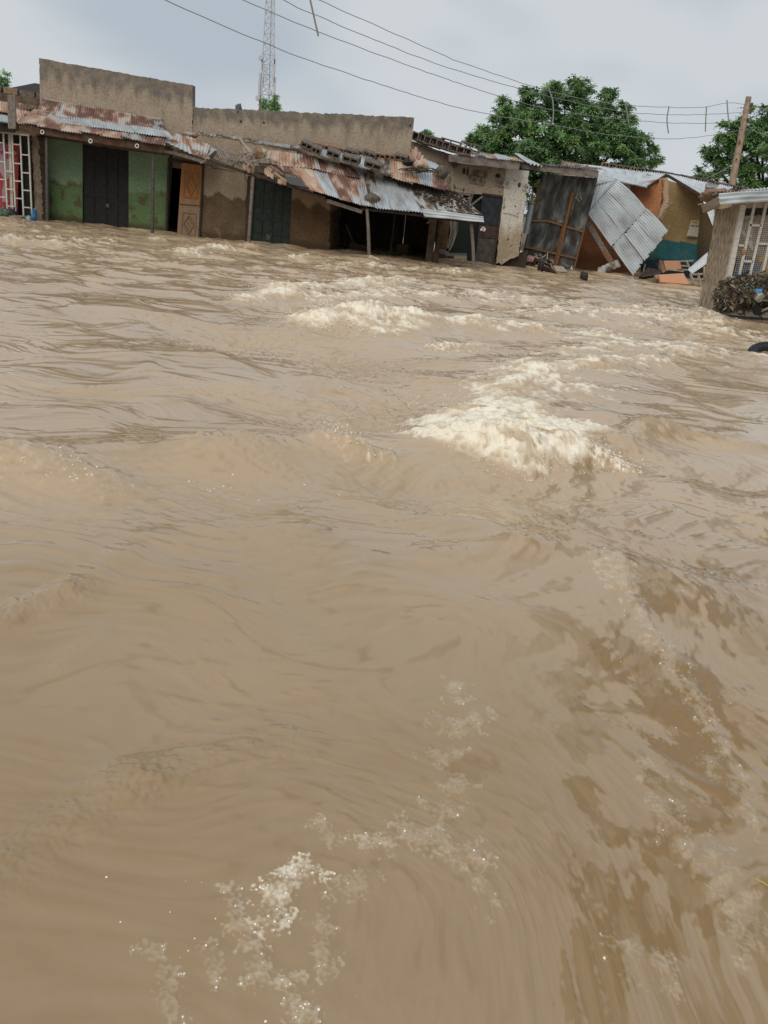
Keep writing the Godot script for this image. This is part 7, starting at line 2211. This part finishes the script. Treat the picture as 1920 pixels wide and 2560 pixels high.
func build_flotsam() -> void:
	var s: SurfaceTool
	# rubbish washed against the shed and the white shop
	var heap := MultiMesh.new()
	heap.transform_format = MultiMesh.TRANSFORM_3D
	heap.use_colors = true
	var bm := BoxMesh.new()
	bm.size = Vector3(1.0, 0.12, 0.3)
	heap.mesh = bm
	heap.instance_count = 520
	var tones := [Color(0.05, 0.038, 0.028), Color(0.09, 0.07, 0.05), Color(0.17, 0.13, 0.09), Color(0.30, 0.23, 0.16), Color(0.05, 0.035, 0.03)]
	for i in 520:
		var u := rng.randf()
		var hgt := 0.42 * sin(clampf(u * 1.1, 0.0, 1.0) * PI) * (0.6 + 0.5 * n_soft.get_noise_1d(u * 7.0)) + 0.05
		var p: Vector3 = Vector3(3.414, -0.018, -28.900).lerp(Vector3(4.552, 0.059, -28.600), u)
		p = Vector3(p.x + rng.randf_range(-0.1, 0.1), rng.randf() * hgt, p.z + rng.randf_range(-0.35, 0.3))
		var sc := rng.randf_range(0.05, 0.30)
		heap.set_instance_transform(i, Transform3D(Basis.from_euler(Vector3(rng.randf_range(-0.8, 0.8), rng.randf() * TAU, rng.randf_range(-0.8, 0.8))).scaled(Vector3(sc, sc * rng.randf_range(0.4, 1.6), sc * 0.7)), p))
		heap.set_instance_color(i, tones[rng.randi() % 5])
	var o := MultiMeshInstance3D.new()
	o.name = "flood_debris"
	o.multimesh = heap
	o.material_override = M.trash
	add_child(o, true)
	tag(o, "low heap of twigs and rubbish washed against the leaning shed", "debris", "", "stuff")
	for q in [[Vector3(3.517, 0.212, -28.500), Vector3(3.622, 0.279, -28.500), Vector3(3.743, 0.244, -28.500), M.mast_red, "reddish cloth bundle with pink stripes beside the white wall"], [Vector3(3.395, 0.247, -28.500), Vector3(3.509, 0.222, -28.450), Vector3(3.643, 0.213, -28.450), mat(lin(0.55, 0.33, 0.40), 0.8), "pink strip of cloth on the debris beside the white wall"]]:
		s = new_st()
		tube(s, [q[0], q[1], q[2]], [0.10 if q[3] == M.mast_red else 0.03], 7)
		tag(done(s, "cloth_bundle", q[3]), q[4], "cloth")
	s = new_st()
	prism(s, [Vector3(4.343, 0.160, -28.200), Vector3(4.654, 0.163, -28.300), Vector3(4.759, 0.037, -27.900), Vector3(4.413, 0.019, -27.850)], Vector3(0, -0.06, -0.05))
	tag(done(s, "wall_slab", M.clad), "pale flat slab tilted at the water's edge before the shed", "slab")
	s = new_st()
	prism(s, [Vector3(4.008, 0.248, -28.500), Vector3(4.346, 0.294, -28.600), Vector3(4.395, 0.210, -28.500), Vector3(4.075, 0.203, -28.450)], Vector3(0, -0.06, -0.08))
	tag(done(s, "wall_slab", M.wood_tan), "tan broken slab on the debris heap below the shed", "slab")
	s = new_st()
	beam(s, Vector3(4.658, 0.228, -28.400), Vector3(4.816, 0.179, -28.200), 0.08, 0.05)
	tag(done(s, "plank_piece", M.wood_grey), "short grey plank just right of the pale slab", "plank")
	s = new_st()
	prism(s, [Vector3(4.869, 0.230, -28.000), Vector3(4.914, 0.132, -28.000), Vector3(4.942, 0.112, -28.000), Vector3(4.843, 0.114, -28.000), Vector3(4.853, 0.150, -28.000)], Vector3(0, 0, -0.04))
	tag(done(s, "paper_scrap", mat(lin(0.42, 0.5, 0.48), 0.7)), "pale blue green scrap standing at the water's edge before the orange wall", "scrap")
	for q in [[Vector3(3.806, 0.422, -28.700), Vector3(3.973, 0.260, -28.500), "leftmost of the crossed twigs before the leaning shed"], [Vector3(4.152, 0.443, -28.700), Vector3(3.970, 0.276, -28.500), "twig slanting down left across the crossed twigs at the shed"], [Vector3(3.918, 0.429, -28.800), Vector3(4.130, 0.309, -28.500), "middle twig of the crossed twigs before the shed"], [Vector3(4.185, 0.495, -28.700), Vector3(4.165, 0.249, -28.500), "upright twig in the debris, just left of the shed's rusty bar"], [Vector3(3.284, 0.257, -28.400), Vector3(3.312, -0.020, -28.300), "upright twig standing under the white wall's broken corner"], [Vector3(3.412, 0.690, -28.900), Vector3(3.425, 0.377, -28.800), "tall pale stick between the white wall and the shed"], [Vector3(4.269, 0.187, -28.400), Vector3(4.386, 0.014, -28.100), "slanting twig touching the pale slab's left edge"]]:
		s = new_st()
		beam(s, q[0], q[1], 0.025, 0.025)
		tag(done(s, "twig", M.wood_pale), q[2], "twig", "twigs in the debris")
	# dark things out in the stream
	var fl := thing("floating_debris", "dark brown broken stump with a long piece trailing right in the stream", "floating debris")
	var m := mat(lin(0.030, 0.020, 0.018), 0.6)
	var c: Vector3 = Vector3(3.863, -0.006, -27.400)
	done_lump(Vector3(c.x, 0.10, c.z), Vector3(0.19, 0.40, 0.2), "stump", m, fl, 0.35, 4.0)
	done_lump(Vector3(c.x - 0.01, 0.30, c.z), Vector3(0.13, 0.14, 0.14), "stump", mat(lin(0.06, 0.055, 0.065), 0.6), fl, 0.35, 6.0)
	s = new_st()
	tube(s, [Vector3(c.x + 0.05, 0.10, c.z + 0.05), Vector3(c.x + 0.22, 0.07, c.z + 0.45), Vector3(c.x + 0.36, -0.02, c.z + 1.0)], [0.07, 0.075, 0.05], 8)
	done(s, "trailing_piece", m, fl)
	c = Vector3(4.846, -0.007, -25.600)
	tag(done_lump(Vector3(c.x, 0.08, c.z), Vector3(0.25, 0.30, 0.26), "floating_debris", m, null, 0.3, 8.0), "round dark lump alone in the stream before the fallen roof", "floating debris")
	# boxes and boards in front of the teal room
	var bx := thing("broken_crate", "overturned brown cardboard box with a wooden crate frame beside the kiosk", "box")
	s = new_st()
	slab(s, Vector3(7.914, 0.622, -29.200), Vector3(8.432, 0.677, -29.200), Vector3(8.453, 0.446, -28.900), Vector3(7.984, 0.343, -28.900), Vector3(0, -0.02, -0.03))
	done(s, "flap", M.card, bx)
	s = new_st()
	prism(s, [Vector3(7.886, 0.624, -29.250), Vector3(7.975, 0.338, -28.950), Vector3(7.925, 0.256, -28.950), Vector3(7.891, 0.350, -29.200)], Vector3(0.02, 0, -0.4))
	done(s, "side", M.wood_tan, bx)
	for q in [[Vector3(8.386, 0.666, -29.000), Vector3(8.788, 0.727, -29.000)], [Vector3(8.424, 0.543, -28.900), Vector3(8.660, 0.549, -28.900)], [Vector3(8.454, 0.435, -28.850), Vector3(8.651, 0.437, -28.850)], [Vector3(8.576, 0.705, -29.000), Vector3(8.698, 0.426, -28.800)], [Vector3(8.023, 0.385, -28.900), Vector3(8.509, 0.387, -28.800)]]:
		s = new_st()
		beam(s, q[0], q[1], 0.04, 0.04)
		done(s, "slat", M.wood_pale, bx)
	s = new_st()
	prism(s, [Vector3(7.589, 0.232, -28.200), Vector3(8.384, 0.347, -28.400), Vector3(8.483, 0.068, -27.900), Vector3(7.577, 0.047, -27.800)], Vector3(0, -0.08, -0.06))
	tag(done(s, "wall_slab", mat(lin(0.50, 0.25, 0.14), 0.9)), "orange painted slab of fallen wall lying in the water", "slab")
	s = new_st()
	prism(s, [Vector3(7.545, 0.193, -28.500), Vector3(7.662, 0.228, -28.450), Vector3(7.663, 0.097, -28.200), Vector3(7.546, 0.103, -28.200)], Vector3(0, -0.1, -0.1))
	tag(done(s, "wall_slab", M.wood_tan), "small tan fragment left of the orange slab in the water", "slab")
	var rk := thing("crate_frame", "pale wooden crate frame half sunk beside the kiosk wall", "crate")
	for q in [[Vector3(8.537, 0.359, -28.200), Vector3(8.635, 0.087, -28.000)], [Vector3(8.759, 0.402, -28.200), Vector3(8.844, 0.098, -28.000)], [Vector3(8.522, 0.339, -28.200), Vector3(8.990, 0.408, -28.200)], [Vector3(8.558, 0.220, -28.100), Vector3(8.958, 0.244, -28.100)], [Vector3(8.612, 0.103, -28.000), Vector3(8.918, 0.113, -28.000)], [Vector3(8.970, 0.597, -28.400), Vector3(8.974, 0.171, -28.100)]]:
		s = new_st()
		beam(s, q[0], q[1], 0.05, 0.05)
		done(s, "slat", M.wood_pale, rk)
	s = new_st()
	prism(s, [Vector3(7.442, 0.367, -29.100), Vector3(7.930, 0.322, -29.100), Vector3(7.822, 0.210, -28.900), Vector3(7.293, 0.077, -28.900), Vector3(7.233, 0.101, -29.000)], Vector3(0, -0.1, -0.2))
	tag(done(s, "mud_bank", M.wood_dark), "dark mud heap between the fallen roof and the cardboard box", "mud heap")
	# low rubbish at the left grille and beside the pier
	for q in [[Vector3(-11.351, 0.072, -25.100), Vector3(0.28, 0.26, 0.25), lin(0.10, 0.15, 0.10), "green leafy clod at the foot of the white bars, left one"], [Vector3(-11.189, 0.078, -25.100), Vector3(0.26, 0.24, 0.2), lin(0.10, 0.14, 0.10), "green leafy clod at the foot of the white bars, right one"], [Vector3(-11.015, 0.048, -25.100), Vector3(0.26, 0.36, 0.2), lin(0.03, 0.03, 0.03), "black rag caught at the foot of the white bars"], [Vector3(-10.398, 0.091, -25.000), Vector3(0.13, 0.34, 0.14), lin(0.06, 0.17, 0.34), "small blue plastic bag caught at the foot of the mud pier"], [Vector3(-10.543, 0.029, -25.000), Vector3(0.18, 0.12, 0.15), lin(0.30, 0.36, 0.36), "pale scrap of plastic beside the blue bag"], [Vector3(-10.798, 0.026, -25.000), Vector3(0.50, 0.12, 0.2), lin(0.22, 0.18, 0.14), "grey scraps washed along the sill of the white bars"]]:
		tag(done_lump(q[0], q[1], "washed_up_litter", mat(q[2], 0.8), null, 0.8, q[0].x * 5.0, 2.6), q[3], "litter")
	# planks and tins on the sill inside the stall
	for q in [[Vector3(0.763, 0.304, -26.400), Vector3(0.999, 0.270, -26.300), Color(0.2, 0.2, 0.2), "grey tin lying beside the rusty prop under the awning"], [Vector3(0.966, 0.241, -26.200), Vector3(1.520, 0.289, -26.100), Color(0.16, 0.15, 0.14), "long grey board floating under the hanging cloth"], [Vector3(1.195, 0.212, -26.000), Vector3(1.519, 0.221, -25.900), Color(0.30, 0.26, 0.17), "pale board end floating left of the right prop"]]:
		s = new_st()
		beam(s, q[0], q[1], 0.16, 0.09)
		tag(done(s, "floating_board", mat((q[2] as Color).linear_to_srgb(), 0.8)), q[3], "board")
	# the tyre
	var ty := thing("car_tyre", "black car tyre lying half sunk at the right edge", "tyre")
	var at: Vector3 = Vector3(5.396, 0.024, -13.200)
	var prof := [[0.20, -0.07], [0.24, -0.095], [0.31, -0.085], [0.335, -0.05], [0.335, 0.05], [0.31, 0.085], [0.24, 0.095], [0.20, 0.07], [0.19, 0.0]]
	s = new_st()
	s.set_smooth_group(0)
	for i in 40:
		for j in prof.size():
			var q := []
			for e in [[i, j], [i + 1, j], [i + 1, j + 1], [i, j + 1]]:
				var pr: Array = prof[e[1] % prof.size()]
				var an: float = TAU * e[0] / 40.0
				q.append(Vector3(cos(an) * pr[0], pr[1], sin(an) * pr[0]))
			quad(s, q[0], q[1], q[2], q[3])
	var body := done(s, "tread", M.rubber, ty)
	s = new_st()
	for i in 60:
		var an := TAU * i / 60.0
		var d := Vector3(cos(an), 0, sin(an))
		beam(s, d * 0.336 + Vector3(0, -0.06, 0), d * 0.336 + Vector3(0, 0.06, 0), 0.012, 0.008, d)
	done(s, "tread_block", M.rubber, ty)
	for e in [0.25, 0.29]:
		var ring := TorusMesh.new()
		ring.inner_radius = e - 0.004
		ring.outer_radius = e + 0.004
		ring.rings = 40
		ring.ring_segments = 6
		var o2 := put(ring, "sidewall_ring", M.rubber, ty)
		o2.position.y = 0.096
	ty.transform = Transform3D(Basis(Vector3.RIGHT, 0.42) * Basis(Vector3.BACK, 0.10), Vector3(at.x + 0.03, -0.04, at.z))
	# a straw on the nearest water
	s = new_st()
	var st := Vector3(Vector3(0.992, 0.134, -1.750).x, 0.0, -1.75)
	var a2: Vector2 = Vector2(1.082, -1.909)
	var b2: Vector2 = Vector2(1.118, -1.874)
	tube(s, [Vector3(a2.x, 0.010, a2.y), Vector3((a2.x + b2.x) * 0.5, 0.014, (a2.y + b2.y) * 0.5), Vector3(b2.x, 0.010, b2.y)], [0.0015, 0.002, 0.0015], 6)
	tag(done(s, "straw", mat(lin(0.50, 0.38, 0.07), 0.6)), "single yellow grass stalk floating at the right edge near us", "grass stalk")
